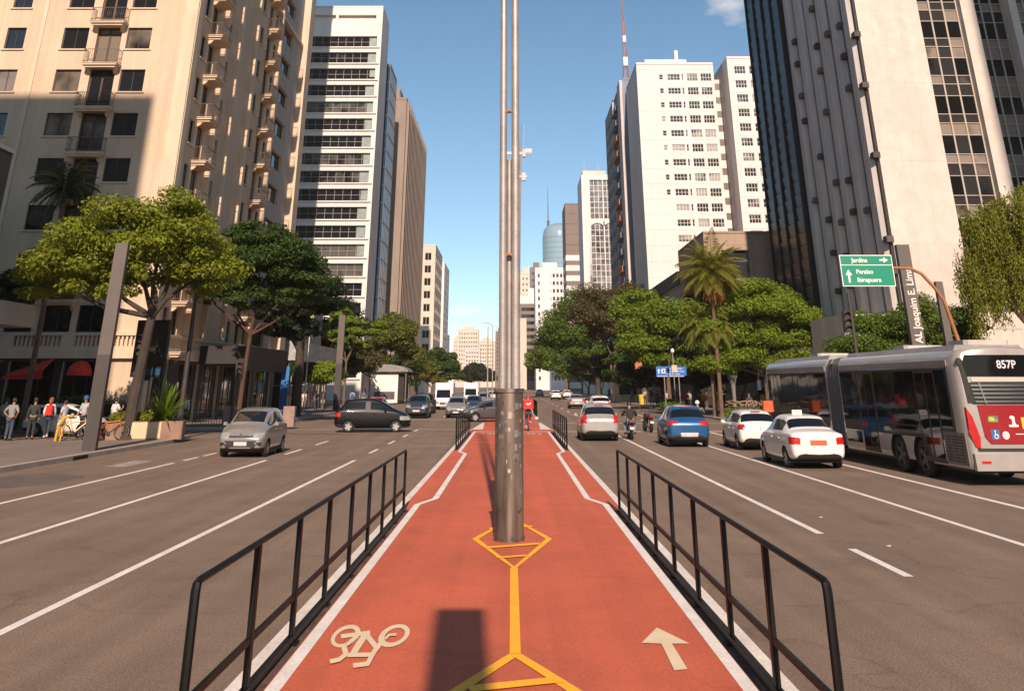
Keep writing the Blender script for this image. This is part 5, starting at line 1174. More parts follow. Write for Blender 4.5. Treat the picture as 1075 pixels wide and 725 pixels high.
SILV=paint('silver_paint',(.31,.29,.27),.4,.3); GREYP=paint('grey_paint',(.075,.07,.068),.3,.35); BLKP=paint('black_paint',(.002,.002,.0022),0,.42,.12); BLUEP=paint('blue_paint',(.015,.09,.22),.25,.3); WHP=paint('white_paint',(.72,.69,.65),0,.35); DKBL=paint('dark_blue_paint',(.025,.035,.055),.2,.3); REDC=paint('red_paint',(.40,.03,.02),.1,.35)
BLKP.node_tree.nodes['Principled BSDF'].inputs['Specular IOR Level'].default_value=.25
CHAMP=paint('champagne_silver_paint',(.37,.345,.32),.3,.35)
# driving away, right carriageway
car('hatch','champagne hatchback seen from behind, in the lane beside the right cycle path railing',4.2,49.8,0,CHAMP,L=4.1,W=1.80,H=1.63,rear=(.78,1.22,.70,.86,.0,.36),rw=.30)
car('hatch','bright blue hatchback seen from behind, between the motorcyclist and the white hatchback',7.6,45.3,0,BLUEP,L=4.0,W=1.80,H=1.63,rear=(.86,1.04,.52,.50,.40,.40),rw=.31)
car('hatch','white hatchback with load on its roof, between the blue car and the taxi',10.1,43.2,0,WHP,L=3.95,W=1.68,H=1.50,rear=(.78,.98,.70,.50,.0,.30),rw=.29)
car('sedan','white taxi sedan with orange plate and small roof sign, left of the bus',9.75,34.6,0,WHP,L=4.5,W=1.80,H=1.54,rear=(.72,.93,.64,.77,.30,.28),plate=PLATEO,roof_sign=True,cat='taxi',rw=.30)
car('sedan','champagne sedan seen from behind, farther ahead of the silver hatchback',7.2,112,0,CHAMP,L=4.4,W=1.75,H=1.45,rear=(.75,.95,.6,.62))
car('suv','whitish car roof showing just beyond the silver hatchback',7.5,86,0,WHP,L=4.2,W=1.75,H=1.60,rear=(.8,1.1,.66,.8))
car('hatch','white hatchback far ahead on the right carriageway, left of the champagne sedan',7.6,172,0,WHP,L=4.0,W=1.7,H=1.53,rear=(.8,1.0,.6,.62))
car('hatch','white hatchback far ahead near the right kerb, beyond all other right-hand cars but one',10.4,188,0,WHP,L=4.0,W=1.7,H=1.5,rear=(.8,1.0,.6,.62))
car('sedan','pale sedan farthest ahead, closest to the lamp post on the right carriageway',6.0,215,0,CHAMP,L=4.4,W=1.75,H=1.45,rear=(.75,.95,.6,.62))
# oncoming and crossing, left carriageway
car('hatch','small silver hatchback driving towards the camera on the left carriageway, nearest car on the left',-9.95,39.3,180,SILV,L=3.9,W=1.76,H=1.64,front=(.64,.83,.50,.665,.735,.50,.47),amber=True,rw=.29)
car('hatch','black hatchback seen side-on crossing the left lanes',-7.9,57.6,-84,BLKP,L=4.3,W=1.78,H=1.72,front=(.62,.82,.55,.45,.62,.5,.42))
car('suv','dark blue-black SUV facing the camera behind the black hatchback',-7.5,81.2,180,DKBL,L=4.4,W=1.85,H=1.69,front=(.80,.96,.5,.6,.9,.5,.55),rw=.35)
car('hatch','silver car facing the camera just left of the crossing grey sedan',-4.45,82.2,180,SILV,L=4.0,W=1.7,H=1.55,front=(.62,.82,.55,.45,.62,.5,.42))
car('sedan','dark grey sedan crossing the cycle path behind the lamp post',-1.5,73.0,104,GREYP,L=4.3,W=1.68,H=1.44,front=(.60,.76,.55,.45,.60,.5,.42),amber=True)
car('hatch','red car mostly hidden behind the black hatchback',-11.3,84,180,REDC,L=3.9,W=1.68,H=1.5)
car('sedan','dark blue sedan facing the camera behind the crossing grey sedan',-3.6,96,180,DKBL,L=4.4,W=1.75,H=1.47)
car('suv','dark SUV behind the other dark SUV, beside the white box van',-8.0,93,180,BLKP,L=4.4,W=1.8,H=1.65,rw=.34)
car('hatch','white hatchback far along the left carriageway beside the lamp post',-2.9,150,180,WHP,L=4.0,W=1.7,H=1.53)
car('hatch','silver hatchback farther back in the left queue, right of the two white box vans',-3.2,118,180,SILV,L=3.8,W=1.66,H=1.56,front=(.66,.86,.50,.58,.72,.50,.44))
car('hatch','white car standing sideways in the left side street behind the pedestrians',-23.3,53.0,-90,WHP,L=4.0,W=1.7,H=1.53,lead=True)
car('sedan','white car at the left picture edge behind the man in grey',-28.6,52.5,-90,WHP,L=4.4,W=1.72,H=1.50,lead=True)
_sh=[o for o in C.objects if o.type=='EMPTY' and str(o.get('label','')).startswith('small silver hatchback')][0]
mb=MB(); mb.lathe([(0,.02),(.055,.018),(.06,.0)],(0,1.935,.75),axis='y',k=16); mb.build('emblem',CHR,_sh)
mb=MB(); mb.tube([(-.62,1.85,.335),(-.3,1.94,.335),(.3,1.94,.335),(.62,1.85,.335)],.022,k=6); mb.build('bumper_trim',SILV,_sh)
# box vans
def box_van(label,x,y,deg):
    t=thing('box_van',label,'van',(x,y,ROAD),math.radians(deg),'white box vans in the left queue'); m=MB()
    m.prism([(1.1,.35),(2.5,.35),(2.55,.8),(2.35,1.15),(1.95,1.95),(1.7,2.05),(1.1,2.05)],'x',-.85,.85); m.build('cab',WHP,t)
    m=MB(); m.add([(-.75,2.372,1.17),(.75,2.372,1.17),(.70,1.985,1.92),(-.70,1.985,1.92)],[(1,0,3,2)]); m.build('windscreen',CARGL,t)
    for s_ in (-1,1):
        m=MB(); x_=s_*.856; m.add([(x_,1.35,1.2),(x_,2.2,1.2),(x_,1.88,1.85),(x_,1.35,1.85)],[(0,1,2,3)]); m.build('side_window',CARGL,t)
        m=MB(); m.bbox((s_*.62,2.50,.72),(.3,.16,.16),bev=.03); m.build('headlight',HEADL,t)
        m=MB(); m.bbox((s_*1.0,2.15,1.4),(.16,.08,.28),bev=.02); m.build('mirror',TRIM,t)
    m=MB(); m.bbox((0,2.52,.62),(.7,.1,.16)); m.build('grille',TRIM,t); m=MB(); m.bbox((0,2.56,.42),(.42,.03,.13)); m.build('number_plate',PLATE,t)
    m=MB(); m.box((-.95,-2.4,.75),(.95,1.0,2.62)); m.box((-.6,-2.3,.5),(.6,1.1,.75)); m.build('box',M('van_box_white',(.74,.70,.65),.6,.06,1.),t)
    wheels(t,-1.5,1.75,.72,.32)
box_van('nearer white box van in the left queue, beside the dark SUVs',-7.2,108,180); box_van('farther white box van in the left queue, nearer the lamp post',-5.3,132,180)
# ---- articulated bus
BUSS=paint('bus_silver_paint',(.36,.33,.30),.15,.35); BUSR=paint('bus_red_paint',(.27,.008,.012),0,.3); BUSD=M('bus_roof_grey',(.27,.26,.25),.45,.15,.6,fine=(4,.1)); BUSG=glass('bus_glass',(.007,.007,.007),(.012,.011,.010),.25,rough=.05,spec=.26); BELL=M('bellows_grey',(.10,.105,.11),.8,.15,2.)
bus=thing('articulated_bus','long articulated city bus with dark glass side and red rear in the right lane','bus',(13.45,27.2,ROAD),math.radians(1.7)); bus.scale=(1,1,1.06)
HW=1.28
def bprof(hw,z0=.38,zt=3.22): 
    pts=[(hw*.97,z0),(hw,z0+.15),(hw,1.2),(hw*.995,2.6),(hw*.965,2.98),(hw*.88,3.13),(hw*.6,zt),(0,zt+.03)]
    return pts+[(-x,z) for x,z in pts[-2::-1]]
def bsec(name,stn,mat,parent,skip=None,close=(True,True)):
    mb=MB(); rings=[]; 
    for y,s_,dz in stn: rings.append([(x*s_,y,z+(dz*(z-1.8)/1.4)) for x,z in bprof(HW)])
    n=len(rings[0]); 
    for rg in rings: mb.v+=rg
    for i in range(len(rings)-1):
        for j in range(n): mb.f.append((i*n+j,i*n+(j+1)%n,(i+1)*n+(j+1)%n,(i+1)*n+j)); mb.m.append(0)
    if close[0]: mb.f.append(tuple(range(n-1,-1,-1))); mb.m.append(0)
    if close[1]: mb.f.append(tuple((len(rings)-1)*n+j for j in range(n))); mb.m.append(0)
    return mb.build(name,mat,parent,auto=True)
# rear car, with arches cut out of the shell
def bus_shell(stn,arches,name):
    mb=MB(); rings=[]
    for y,s_,dz in stn: rings.append([(x*s_,y,z+(dz*(z-1.8)/1.4)) for x,z in bprof(HW)])
    n=len(rings[0])
    for rg in rings: mb.v+=rg
    for i in range(len(rings)-1):
        for j in range(n): mb.f.append((i*n+j,i*n+(j+1)%n,(i+1)*n+(j+1)%n,(i+1)*n+j)); mb.m.append(0)
    mb.f.append(tuple(range(n-1,-1,-1))); mb.f.append(tuple((len(rings)-1)*n+j for j in range(n))); mb.m+=[0,0]
    me=mb.mesh(name,[BUSS,TRIM]); bm=bmesh.new(); bm.from_mesh(me); bmesh.ops.recalc_face_normals(bm,faces=bm.faces[:]); bm.to_mesh(me); bm.free()
    cm=MB()
    for y in arches:
        for s_ in (-1,1):
            x0,x1=sorted((s_*.8,s_*1.5)); cm.lathe([(0,x0),(.60,x0),(.60,x1),(0,x1)],(0,y,.48),axis='x',k=28)
    cme=cm.mesh('cut',[BUSS,TRIM]); bm=bmesh.new(); bm.from_mesh(cme); bmesh.ops.remove_doubles(bm,verts=bm.verts,dist=1e-4); bmesh.ops.recalc_face_normals(bm,faces=bm.faces[:]); bm.to_mesh(cme); bm.free()
    cme.polygons.foreach_set('material_index',[1]*len(cme.polygons)); co=bpy.data.objects.new('cut',cme); C.objects.link(co)
    def mod(o):
        b=o.modifiers.new('b','BOOLEAN'); b.object=co; b.operation='DIFFERENCE'; b.solver='EXACT'
    m2=evalmesh(me,mod); bpy.data.objects.remove(co); m2.polygons.foreach_set('use_smooth',[True]*len(m2.polygons)); m2.set_sharp_from_angle(angle=math.radians(40)); m2.name=name
    return link(name,m2,bus)
bus_shell([(0.0,.885,-.03),(.05,.94,-.01),(.2,.985,0),(.45,1,0),(9.0,1,0)],[2.9,4.55],'rear_body')
bus_shell([(10.3,1,0),(18.0,1,0),(18.35,.98,0),(18.5,.93,-.05)],[11.6,16.2],'front_body')
mb=MB()
for i in range(9):
    y=9.0+i*.1444; s_=1.0 if i%2==0 else .965; y2=y+.1444; s2=.965 if i%2==0 else 1.0
    a=[(x*s_,y,z) for x,z in bprof(HW,.45,3.2)]; b_=[(x*s2,y2,z) for x,z in bprof(HW,.45,3.2)]; n=len(a); mb.add(a+b_,[(j,(j+1)%n,n+(j+1)%n,n+j) for j in range(n)])
mb.build('bellows',BELL,bus)
mb=MB()
mb.add([(x*1.012,9.55,z+.012) for x,z in bprof(HW)[4:-4]]+[(x*1.012,9.75,z+.012) for x,z in bprof(HW)[4:-4]],[(j,j+1,len(bprof(HW)[4:-4])+j+1,len(bprof(HW)[4:-4])+j) for j in range(len(bprof(HW)[4:-4])-1)]); mb.build('joint_cover',M('joint_cover',(.48,.43,.36),.6),bus)
for s_ in (-1,1):   # side glazing: separate panes, doors, skirts
    X_=s_*(HW+.004); X2=s_*(HW+.012)
    def side(name,y0,y1,z0,z1,mat,off=.004,inset=0.):
        mb=MB(); x=s_*(HW+off); xi=s_*(HW*.997+off)
        mb.box((min(x,s_*(HW-.02)),y0,z0),(max(x,s_*(HW-.02)),y1,z1)); return mb.build(name,mat,bus)
    side('glass_frame',.55,8.9,1.22 if s_>0 else .98,2.74,TRIM,.003); side('glass_frame',10.4,18.05,.98,2.74,TRIM,.003)
    ys=([(.7,1.35),(2.75,4.25),(4.3,5.85),(7.4,8.85)] if s_<0 else [(.7,2.2),(2.25,3.8),(3.85,5.4),(5.45,7.),(7.05,8.8)])
    ys+=[(10.45,12.2),(12.25,13.7)]+([(15.0,16.4),(16.45,18.0)] if s_<0 else [(13.75,15.5),(15.55,18.0)])
    for a,b_ in ys: side('side_window',a,b_,1.28,2.68,BUSG,.008)
    if s_<0:
        for a in (1.42,6.0,13.72):
            dr=MB(); x=X_; dr.box((s_*(HW+.002) if s_<0 else 0,a,.42),(s_*(HW-.02),a+1.3,2.72)); d=dr.build('door',TRIM,bus)
            for q in (0,.65):
                g_=MB(); g_.box((s_*(HW+.010),a+q+.05,.55),(s_*(HW),a+q+.6,2.62)); g_.build('door_glass',BUSG,d)
        side('lower_glass',7.45,8.85,.62,.95,BUSG,.006); side('lower_glass',2.75-.0,5.9,1.0,1.25,BUSG,.006)
        lw=MB(); lw.box((s_*(HW+.006),.10,.45),(s_*(HW-.02),1.35,1.20)); e=lw.build('engine_flap',M('dusty_panel',(.20,.17,.14),.7,.3,3.),bus)
        for q in (0,1,2):
            lv=MB()
            for k in range(9): lv.box((s_*(HW+.016),.22+q*.37,.52+k*.07),(s_*(HW+.004),.52+q*.37,.55+k*.07))
            lv.build('louvre',TRIM,e)
mb=MB(); # roof: long pods
mb.prism([(-1.0,3.16),(1.0,3.16),(.92,3.30),(-.92,3.30)],'y',.5,8.7); mb.prism([(-1.0,3.16),(1.0,3.16),(.92,3.30),(-.92,3.30)],'y',10.6,17.4); mb.build('roof_fairing',BUSD,bus)
for y in (1.2,5.2,13.5): mb=MB(); mb.bbox((.1,y,3.36),(1.3,1.1,.14),bev=.1); mb.build('roof_hatch',M('hatch_cream',(.45,.41,.36),.6),bus)
for s_ in (-1,1):
    mb=MB(); pts=[(1.29*s_,.6,2.80),(1.29*s_,8.8,2.80),(1.29*s_,8.8,3.0),(1.24*s_,.6,3.0)]; mb.box((min(s_*1.262,s_*1.292),.5,2.78),(max(s_*1.262,s_*1.292),8.9,2.92)); mb.box((min(s_*1.262,s_*1.292),10.4,2.78),(max(s_*1.262,s_*1.292),18.0,2.92)); mb.build('gutter',BUSD,bus)
# rear face
yb=-.012
mb=MB(); mb.poly([(-.86,yb,2.52),(.86,yb,2.52),(1.02,yb,2.52),(1.10,yb,2.80),(.97,yb,3.04),(-.97,yb,3.04),(-1.10,yb,2.80),(-1.02,yb,2.52)]); mb.build('rear_window',BUSG,bus)
mb=MB(); mb.prism([(-1.10,1.9),(-.96,1.9),(-1.0,2.52),(-1.08,2.8),(-1.16,2.8)],'y',-.03,.02); mb.prism([(1.10,1.9),(1.16,2.8),(1.08,2.8),(1.0,2.52),(.96,1.9)],'y',-.03,.02); mb.build('window_surround',TRIM,bus)
text_mesh('857P',.27,M('sign_led_grey',(.55,.55,.56),.5),bus,(-.12,yb-.010,2.72),name='route_number')
mb=MB(); mb.box((-.90,-.035,2.40),(.90,-.02,2.50)); o=mb.build('name_strip',M('strip_cream',(.50,.42,.34),.6),bus)
mb=MB(); mb.box((-.98,-.02,1.87),(.98,-.008,2.38)); o=mb.build('rear_grille',TRIM,bus)
for k in range(5):
    z=1.91+.095*k; l=MB(); l.box((-.90-.015*k,-.06,z),(.90+.015*k,-.02,z+.035)); l.build('louvre',CHR,o)
for s_ in (-1,1): l=MB(); l.prism([(s_*.60,1.88),(s_*.64,1.88),(s_*.74,2.37),(s_*.70,2.37)],'y',-.066,-.02); l.build('grille_bar',CHR,o)
mb=MB(); mb.prism([(-.86,1.85),(.86,1.85),(.80,1.12),(.66,.96),(-.66,.96),(-.80,1.12)],'y',-.03,.0); pnl=mb.build('red_panel',BUSR,bus)
mb=MB(); mb.prism([(-1.05,.86),(1.05,.86),(1.05,.79),(-1.05,.79)],'y',-.02,.0); mb.build('seam',TRIM,bus)
mb=MB(); mb.box((-1.2,-.10,.36),(1.2,.05,.74)); mb.build('bumper',BUSS,bus)
for s_ in (-1,1):
    l=MB(); l.prism([(s_*1.20,1.80),(s_*1.06,1.58),(s_*.94,1.10),(s_*.98,.86),(s_*1.10,.90),(s_*1.21,1.2)],'y',-.05,.14); l.build('taillight',TAILR,bus)
    l=MB(); l.box((min(s_*1.05,s_*.8),-.108,.52),(max(s_*1.05,s_*.8),-.10,.58)); l.build('reflector',TAILR,bus)
    l=MB(); l.lathe([(0,-.03),(.085,-.03),(.09,.02)],(s_*1.14,0,2.88),axis='y',k=18); l.build('round_vent',TRIM,bus)
def sticker(pts,mat,dy,parent=pnl): l=MB(); l.poly([(x+.10,-.034-dy,(.30+z*.95)) for x,z in pts]); return l.build('sticker',mat,parent)
def disc(cx_,cz_,r,mat,dy,n=20,a0=0,a1=2*PI): return sticker([(cx_+r*math.cos(a0+(a1-a0)*i/n),cz_+r*math.sin(a0+(a1-a0)*i/n)) for i in range(n)],mat,dy)
SB=M('sticker_blue',(.03,.13,.36),.5); SWH=M('sticker_white',(.75,.72,.66),.5); SG=M('sticker_green',(.12,.32,.08),.5); SY=M('sticker_yellow',(.75,.45,.04),.5)
sticker([(-.72,.80),(-.50,.80),(-.50,1.04),(-.72,1.04)],SB,.0)
disc(-.60,.87,.055,SWH,.003); disc(-.60,.87,.035,SB,.006); sticker([(-.64,.9),(-.62,.9),(-.60,.99),(-.62,.99)],SWH,.008); disc(-.615,1.005,.018,SWH,.008); sticker([(-.62,.915),(-.57,.915),(-.55,.86),(-.53,.86),(-.555,.93),(-.62,.935)],SWH,.010)
disc(-.33,.90,.095,SWH,.0); disc(-.33,.90,.055,M('sticker_pink',(.6,.2,.18),.5),.003); disc(-.33,.90,.04,SWH,.006)
sticker([(-.75,1.22),(-.48,1.22),(-.46,1.36),(-.73,1.36)],SG,.0); sticker([(-.73,1.27),(-.60,1.24),(-.56,1.31),(-.68,1.345)],SY,.003); sticker([(-.56,1.30),(-.47,1.30),(-.47,1.35),(-.55,1.35)],SB,.003)
sticker([(-.20,1.10),(.06,1.10),(.06,1.15),(-.01,1.16),(-.02,1.30),(.0,1.33),(-.05,1.37),(-.13,1.37),(-.15,1.31),(-.09,1.29),(-.10,1.16),(-.2,1.15)],SWH,.0)
sticker([(.16,1.05),(.42,1.05),(.42,1.33),(.16,1.33)],SY,.0); sticker([(.20,1.1),(.38,1.1),(.29,1.28)],SG,.003); sticker([(-.06,.92),(.24,.92),(.24,.94),(-.06,.94)],SWH,.0); sticker([(.34,.84),(.80,.84),(.80,.94),(.34,.94)],SWH,.0)
ty,rm=wheel_mesh(.48,.30); brim=rm.copy(); brim.materials[0]=M('dusty_bus_rim',(.10,.095,.09),.6,.2,5.)
for y in (2.9,4.55,11.6,16.2):
    for s_ in (-1,1):
        o=link('wheel',ty,bus,(s_*1.08,y,.48),(0,0,0 if s_>0 else PI)); link('rim',brim,o)
mb=MB(); mb.box((-1.0,.3,.28),(1.0,8.6,.5)); mb.box((-1,10.6,.28),(1,18,.5)); mb.build('underbody',TRIM,bus)
mb=MB(); mb.tube([(-1.26,18.2,2.9),(-1.5,18.6,2.9),(-1.52,18.65,2.5)],.03,k=6); mb.bbox((-1.52,18.66,2.3),(.2,.1,.4),bev=.03); mb.build('mirror',TRIM,bus)
# load on the white hatchback
t=thing('roof_load','bundle of brown wooden sticks tied on the roof of the white hatchback','load',(10.1,43.0,ROAD+1.50)); WOODL=M('pale_wood',(.42,.26,.15),.8,.25,4.); rr_=random.Random(3)
for i in range(14):
    mb=MB(); x=rr_.uniform(-.7,.7); y=rr_.uniform(-.9,-.2); mb.tube([(x,y,.1+rr_.random()*.12),(x+rr_.uniform(-.25,.25),y+1.0,.25+rr_.random()*.08),(x+rr_.uniform(-.4,.4),y+1.6,.12+rr_.random()*.15)],.022,k=5); mb.build('stick',WOODL,t)
mb=MB(); mb.box((-.72,-.55,.03),(.72,-.5,.09)); mb.box((-.72,.45,.03),(.72,.5,.09)); mb.build('rack_bar',TRIM,t)
mb=MB(); mb.bbox((.62,-1.0,.13),(.42,.25,.42),bev=.04); tag(mb.build('orange_box',M('orange_plastic',(.65,.10,.03),.6),t),'orange box at the end of the load')
# ------------------------------------------------------------------ people
SKIN=M('skin',(.36,.20,.13),.6,.08,6.,coords='Object'); HAIRD=M('dark_hair',(.02,.014,.010),.6,.2,8.); HAIRR=M('reddish_hair',(.22,.07,.025),.6,.2,8.)
SHOE=M('dark_shoe',(.03,.027,.025),.6); SHOEW=M('pale_shoe',(.55,.52,.48),.6)
def cloth(name,col): return M(name,col,.9,.15,5.,coords='Object')
def skin(nodes,edges,root=0,lv=2):
    me=bpy.data.meshes.new('sk'); me.from_pydata([n[0] for n in nodes],edges,[])
    def mod(o):
        o.modifiers.new('k','SKIN'); 
        if not o.data.skin_vertices: pass
        sv=o.data.skin_vertices[0].data
        for i,nn in enumerate(nodes):
            r=nn[1]; sv[i].radius=(r if isinstance(r,tuple) else (r,r)); sv[i].use_root=(i==root)
        s=o.modifiers.new('s','SUBSURF'); s.levels=lv
    o=bpy.data.objects.new('sk',me); C.objects.link(o); bpy.context.view_layer.objects.active=o
    bm=bmesh.new(); bm.from_mesh(me); bm.verts.layers.skin.verify(); bm.to_mesh(me); bm.free()
    mod(o); dg=bpy.context.evaluated_depsgraph_get(); dg.update(); r=bpy.data.meshes.new_from_object(o.evaluated_get(dg)); bpy.data.objects.remove(o)
    return r
def join_into(me,mb,mat):
    bm=bmesh.new(); bm.from_mesh(me); m2=mb.mesh('j',mat); bm.from_mesh(m2); bm.to_mesh(me); bm.free()
    me.materials.clear(); me.materials.append(mat); me.polygons.foreach_set('material_index',[0]*len(me.polygons)); me.polygons.foreach_set('use_smooth',[True]*len(me.polygons)); me.update(); return me
def pose(kind):
    """joints for a 1.72 m person facing +Y"""
    J=dict(pel=(0,0,.93),spi=(0,.0,1.10),che=(0,.0,1.30),nec=(0,.0,1.47),hd1=(0,.015,1.58),hd2=(0,.02,1.66))
    for s_,k in ((-1,'l'),(1,'r')):
        J['sh'+k]=(s_*.17,0,1.41); J['el'+k]=(s_*.23,-.01,1.14); J['wr'+k]=(s_*.25,.06,.90); J['hn'+k]=(s_*.25,.09,.82)
        J['hi'+k]=(s_*.09,0,.88); J['kn'+k]=(s_*.10,.02,.49); J['an'+k]=(s_*.105,-.01,.09); J['to'+k]=(s_*.12,.13,.035)
    if kind=='walk':
        J.update(knl=(-.10,.16,.50),anl=(-.10,.25,.10),tol=(-.10,.40,.06),knr=(.10,-.06,.49),anr=(.10,-.30,.16),tor=(.10,-.20,.05),
                 ell=(-.22,-.10,1.15),wrl=(-.23,-.12,.91),hnl=(-.23,-.09,.83),elr=(.22,.06,1.15),wrr=(.23,.20,.95),hnr=(.23,.26,.88))
    if kind=='hips':
        J.update(ell=(-.36,-.08,1.18),wrl=(-.22,.02,1.0),hnl=(-.17,.07,.97),elr=(.36,-.08,1.18),wrr=(.22,.02,1.0),hnr=(.17,.07,.97))
    if kind=='phone':
        J.update(elr=(.22,.10,1.18),wrr=(.14,.30,1.30),hnr=(.11,.34,1.36))
    if kind=='reach':
        J.update(elr=(.30,.20,1.28),wrr=(.38,.42,1.22),hnr=(.40,.50,1.20))
    if kind=='ride':      # bicycle
        J=dict(pel=(0,-.22,.98),spi=(0,-.15,1.14),che=(0,.0,1.33),nec=(0,.08,1.47),hd1=(0,.13,1.57),hd2=(0,.16,1.65))
        for s_,k in ((-1,'l'),(1,'r')):
            J['sh'+k]=(s_*.17,.03,1.41); J['el'+k]=(s_*.27,.18,1.20); J['wr'+k]=(s_*.27,.42,1.08); J['hn'+k]=(s_*.27,.49,1.07); J['hi'+k]=(s_*.09,-.2,.93)
        J.update(knl=(-.12,.10,.60),anl=(-.12,-.05,.22),tol=(-.13,.10,.16),knr=(.12,.20,.80),anr=(.12,.10,.44),tor=(.13,.24,.40))
    if kind=='moto':
        J=dict(pel=(0,-.25,.80),spi=(0,-.22,.98),che=(0,-.12,1.20),nec=(0,-.06,1.36),hd1=(0,-.02,1.47),hd2=(0,.0,1.55))
        for s_,k in ((-1,'l'),(1,'r')):
            J['sh'+k]=(s_*.19,-.10,1.30); J['el'+k]=(s_*.34,.06,1.10); J['wr'+k]=(s_*.33,.30,1.05); J['hn'+k]=(s_*.33,.37,1.04); J['hi'+k]=(s_*.11,-.22,.78)
            J['kn'+k]=(s_*.26,.18,.70); J['an'+k]=(s_*.24,-.02,.30); J['to'+k]=(s_*.26,.14,.24)
    return J
_pc={}
def body_parts(kind,build,sleeve,legs,skirt=False):
    key=(kind,build,sleeve,legs)
    if key in _pc: return _pc[key]
    J=pose(kind); B=build
    R=dict(pel=(.125*B,.10*B),spi=(.115*B,.095*B),che=(.14*B,.10*B),nec=.05,hd1=(.068,.085),hd2=(.072,.088))
    for k in 'lr': R.update({'sh'+k:.058*B,'el'+k:.042*B,'wr'+k:.028,'hn'+k:(.022,.038),'hi'+k:.085*B,'kn'+k:.058*B,'an'+k:.04,'to'+k:.032})
    names=list(J); idx={n:i for i,n in enumerate(names)}
    E=[('pel','spi'),('spi','che'),('che','nec'),('nec','hd1'),('hd1','hd2')]
    for k in 'lr': E+=[('che','sh'+k),('sh'+k,'el'+k),('el'+k,'wr'+k),('wr'+k,'hn'+k),('pel','hi'+k),('hi'+k,'kn'+k),('kn'+k,'an'+k),('an'+k,'to'+k)]
    me=skin([(J[n],R[n]) for n in names],[(idx[a],idx[b]) for a,b in E])
    x=MB(); h=Vector(J['hd2']); x.lathe([(0,.13),(.02,.105),(.014,.085)],(h.x,h.y,h.z-.02),axis='y',k=6)          # nose
    for s_ in (-1,1):
        x.bbox((h.x+s_*.088,h.y,h.z-.02),(.018,.035,.06),bev=.008); x.lathe([(0,.093),(.012,.088)],(h.x+s_*.032,h.y,h.z+.012),axis='y',k=6)
    x.bbox((h.x,h.y+.088,h.z-.068),(.045,.02,.010))
    for s_,k in ((-1,'l'),(1,'r')):   # hands: palm end and five bent fingers
        hn=Vector(J['hn'+k]); wr=Vector(J['wr'+k]); d=(hn-wr).normalized(); sd_=d.cross(Vector((s_,0,.2))).normalized(); cu=Vector((-s_,0,0)) if kind not in('ride','moto') else Vector((0,0,-1))
        for q,l in enumerate((.065,.078,.083,.075,.06)):
            if q==0: x.tube([wr+d*.03+sd_*.02,wr+d*.06+sd_*.06+cu*.01,wr+d*.10+sd_*.065+cu*.03],[.013,.011,.008],k=5)
            else:
                b_=hn+sd_*(.033-.018*q+.012); x.tube([b_-d*.01,b_+d*l*.5+cu*.008,b_+d*l*.8+cu*.035,b_+d*l*.75+cu*.055],[.011,.010,.009,.007],k=5)
    me=join_into(me,x,SKIN)
    def sub(ns,es,sc,add,adj={}):
        ii={n:i for i,n in enumerate(ns)}
        def rad(n):
            r=R[n]; r=r if isinstance(r,tuple) else (r,r); a=adj.get(n,add); return (r[0]*sc+a,r[1]*sc+a)
        return skin([(J[n] if n in J else extra[n],rad(n)) for n in ns],[(ii[a],ii[b]) for a,b in es])
    extra={}
    for k in 'lr':
        e=Vector(J['sh'+k]).lerp(Vector(J['el'+k]),.85); extra['ss'+k]=tuple(e); R['ss'+k]=.045*B
        e=Vector(J['kn'+k]).lerp(Vector(J['hi'+k]),.2); extra['sk'+k]=tuple(e); R['sk'+k]=.065*B
        e=Vector(J['kn'+k]).lerp(Vector(J['an'+k]),.88); extra['sa'+k]=tuple(e); R['sa'+k]=.05
    extra['nk']=tuple(Vector(J['che']).lerp(Vector(J['nec']),.62)); R['nk']=.092*B
    ns=['pel','spi','che','nk','shl','shr']+(['ell','elr','wrl','wrr'] if sleeve else ['ssl','ssr']); es=[('pel','spi'),('spi','che'),('che','nk'),('che','shl'),('che','shr')]
    es+= [('shl','ell'),('ell','wrl'),('shr','elr'),('elr','wrr')] if sleeve else [('shl','ssl'),('shr','ssr')]
    shirt=sub(ns,es,1.0,.018)
    ns=['pel','hil','hir']; es=[('pel','hil'),('pel','hir')]
    if legs=='long': ns+=['knl','knr','sal','sar']; es+=[('hil','knl'),('knl','sal'),('hir','knr'),('knr','sar')]
    else: ns+=['skl','skr']; es+=[('hil','skl'),('hir','skr')]
    tr=sub(ns,es,1.0,.014)
    sh=MB()
    for k in 'lr':
        a=Vector(J['an'+k]); b_=Vector(J['to'+k]); d=(b_-a); sh.tube([a+Vector((0,-.04,-.035)),a+Vector((0,0,-.01)),a.lerp(b_,.6)+Vector((0,0,.005)),b_+d*.15],[.045,.052,.045,.028],k=8)
    shm=sh.mesh('shoes',SHOE,True)
    hr=MB(); hr.lathe([(0,.108),(.05,.098),(.085,.06),(.098,.01),(.092,-.05),(.078,-.075)],(h.x,h.y-.018,h.z+.005),k=16,a0=math.radians(160),a1=math.radians(380)); hr.lathe([(0,.108),(.05,.098),(.085,.06),(.094,.03)],(h.x,h.y-.018,h.z+.005),k=16)
    hair=hr.mesh('hair',HAIRD,True)
    hl=MB(); hl.lathe([(0,.13),(.06,.118),(.10,.075),(.118,.015),(.118,-.03)],(h.x,h.y,h.z+.01),k=18); helmet=hl.mesh('helmet',TRIM,True)
    ll=MB(); ll.tube([(h.x,h.y-.05,h.z+.02),(h.x,h.y-.085,h.z-.08),(h.x,h.y-.10,h.z-.24)],[.09,.095,.05],k=10); lh=ll.mesh('hair',HAIRD,True)
    for m in (shirt,tr): m.polygons.foreach_set('use_smooth',[True]*len(m.polygons))
    _pc[key]=(me,shirt,tr,shm,hair,helmet,lh,J); return _pc[key]
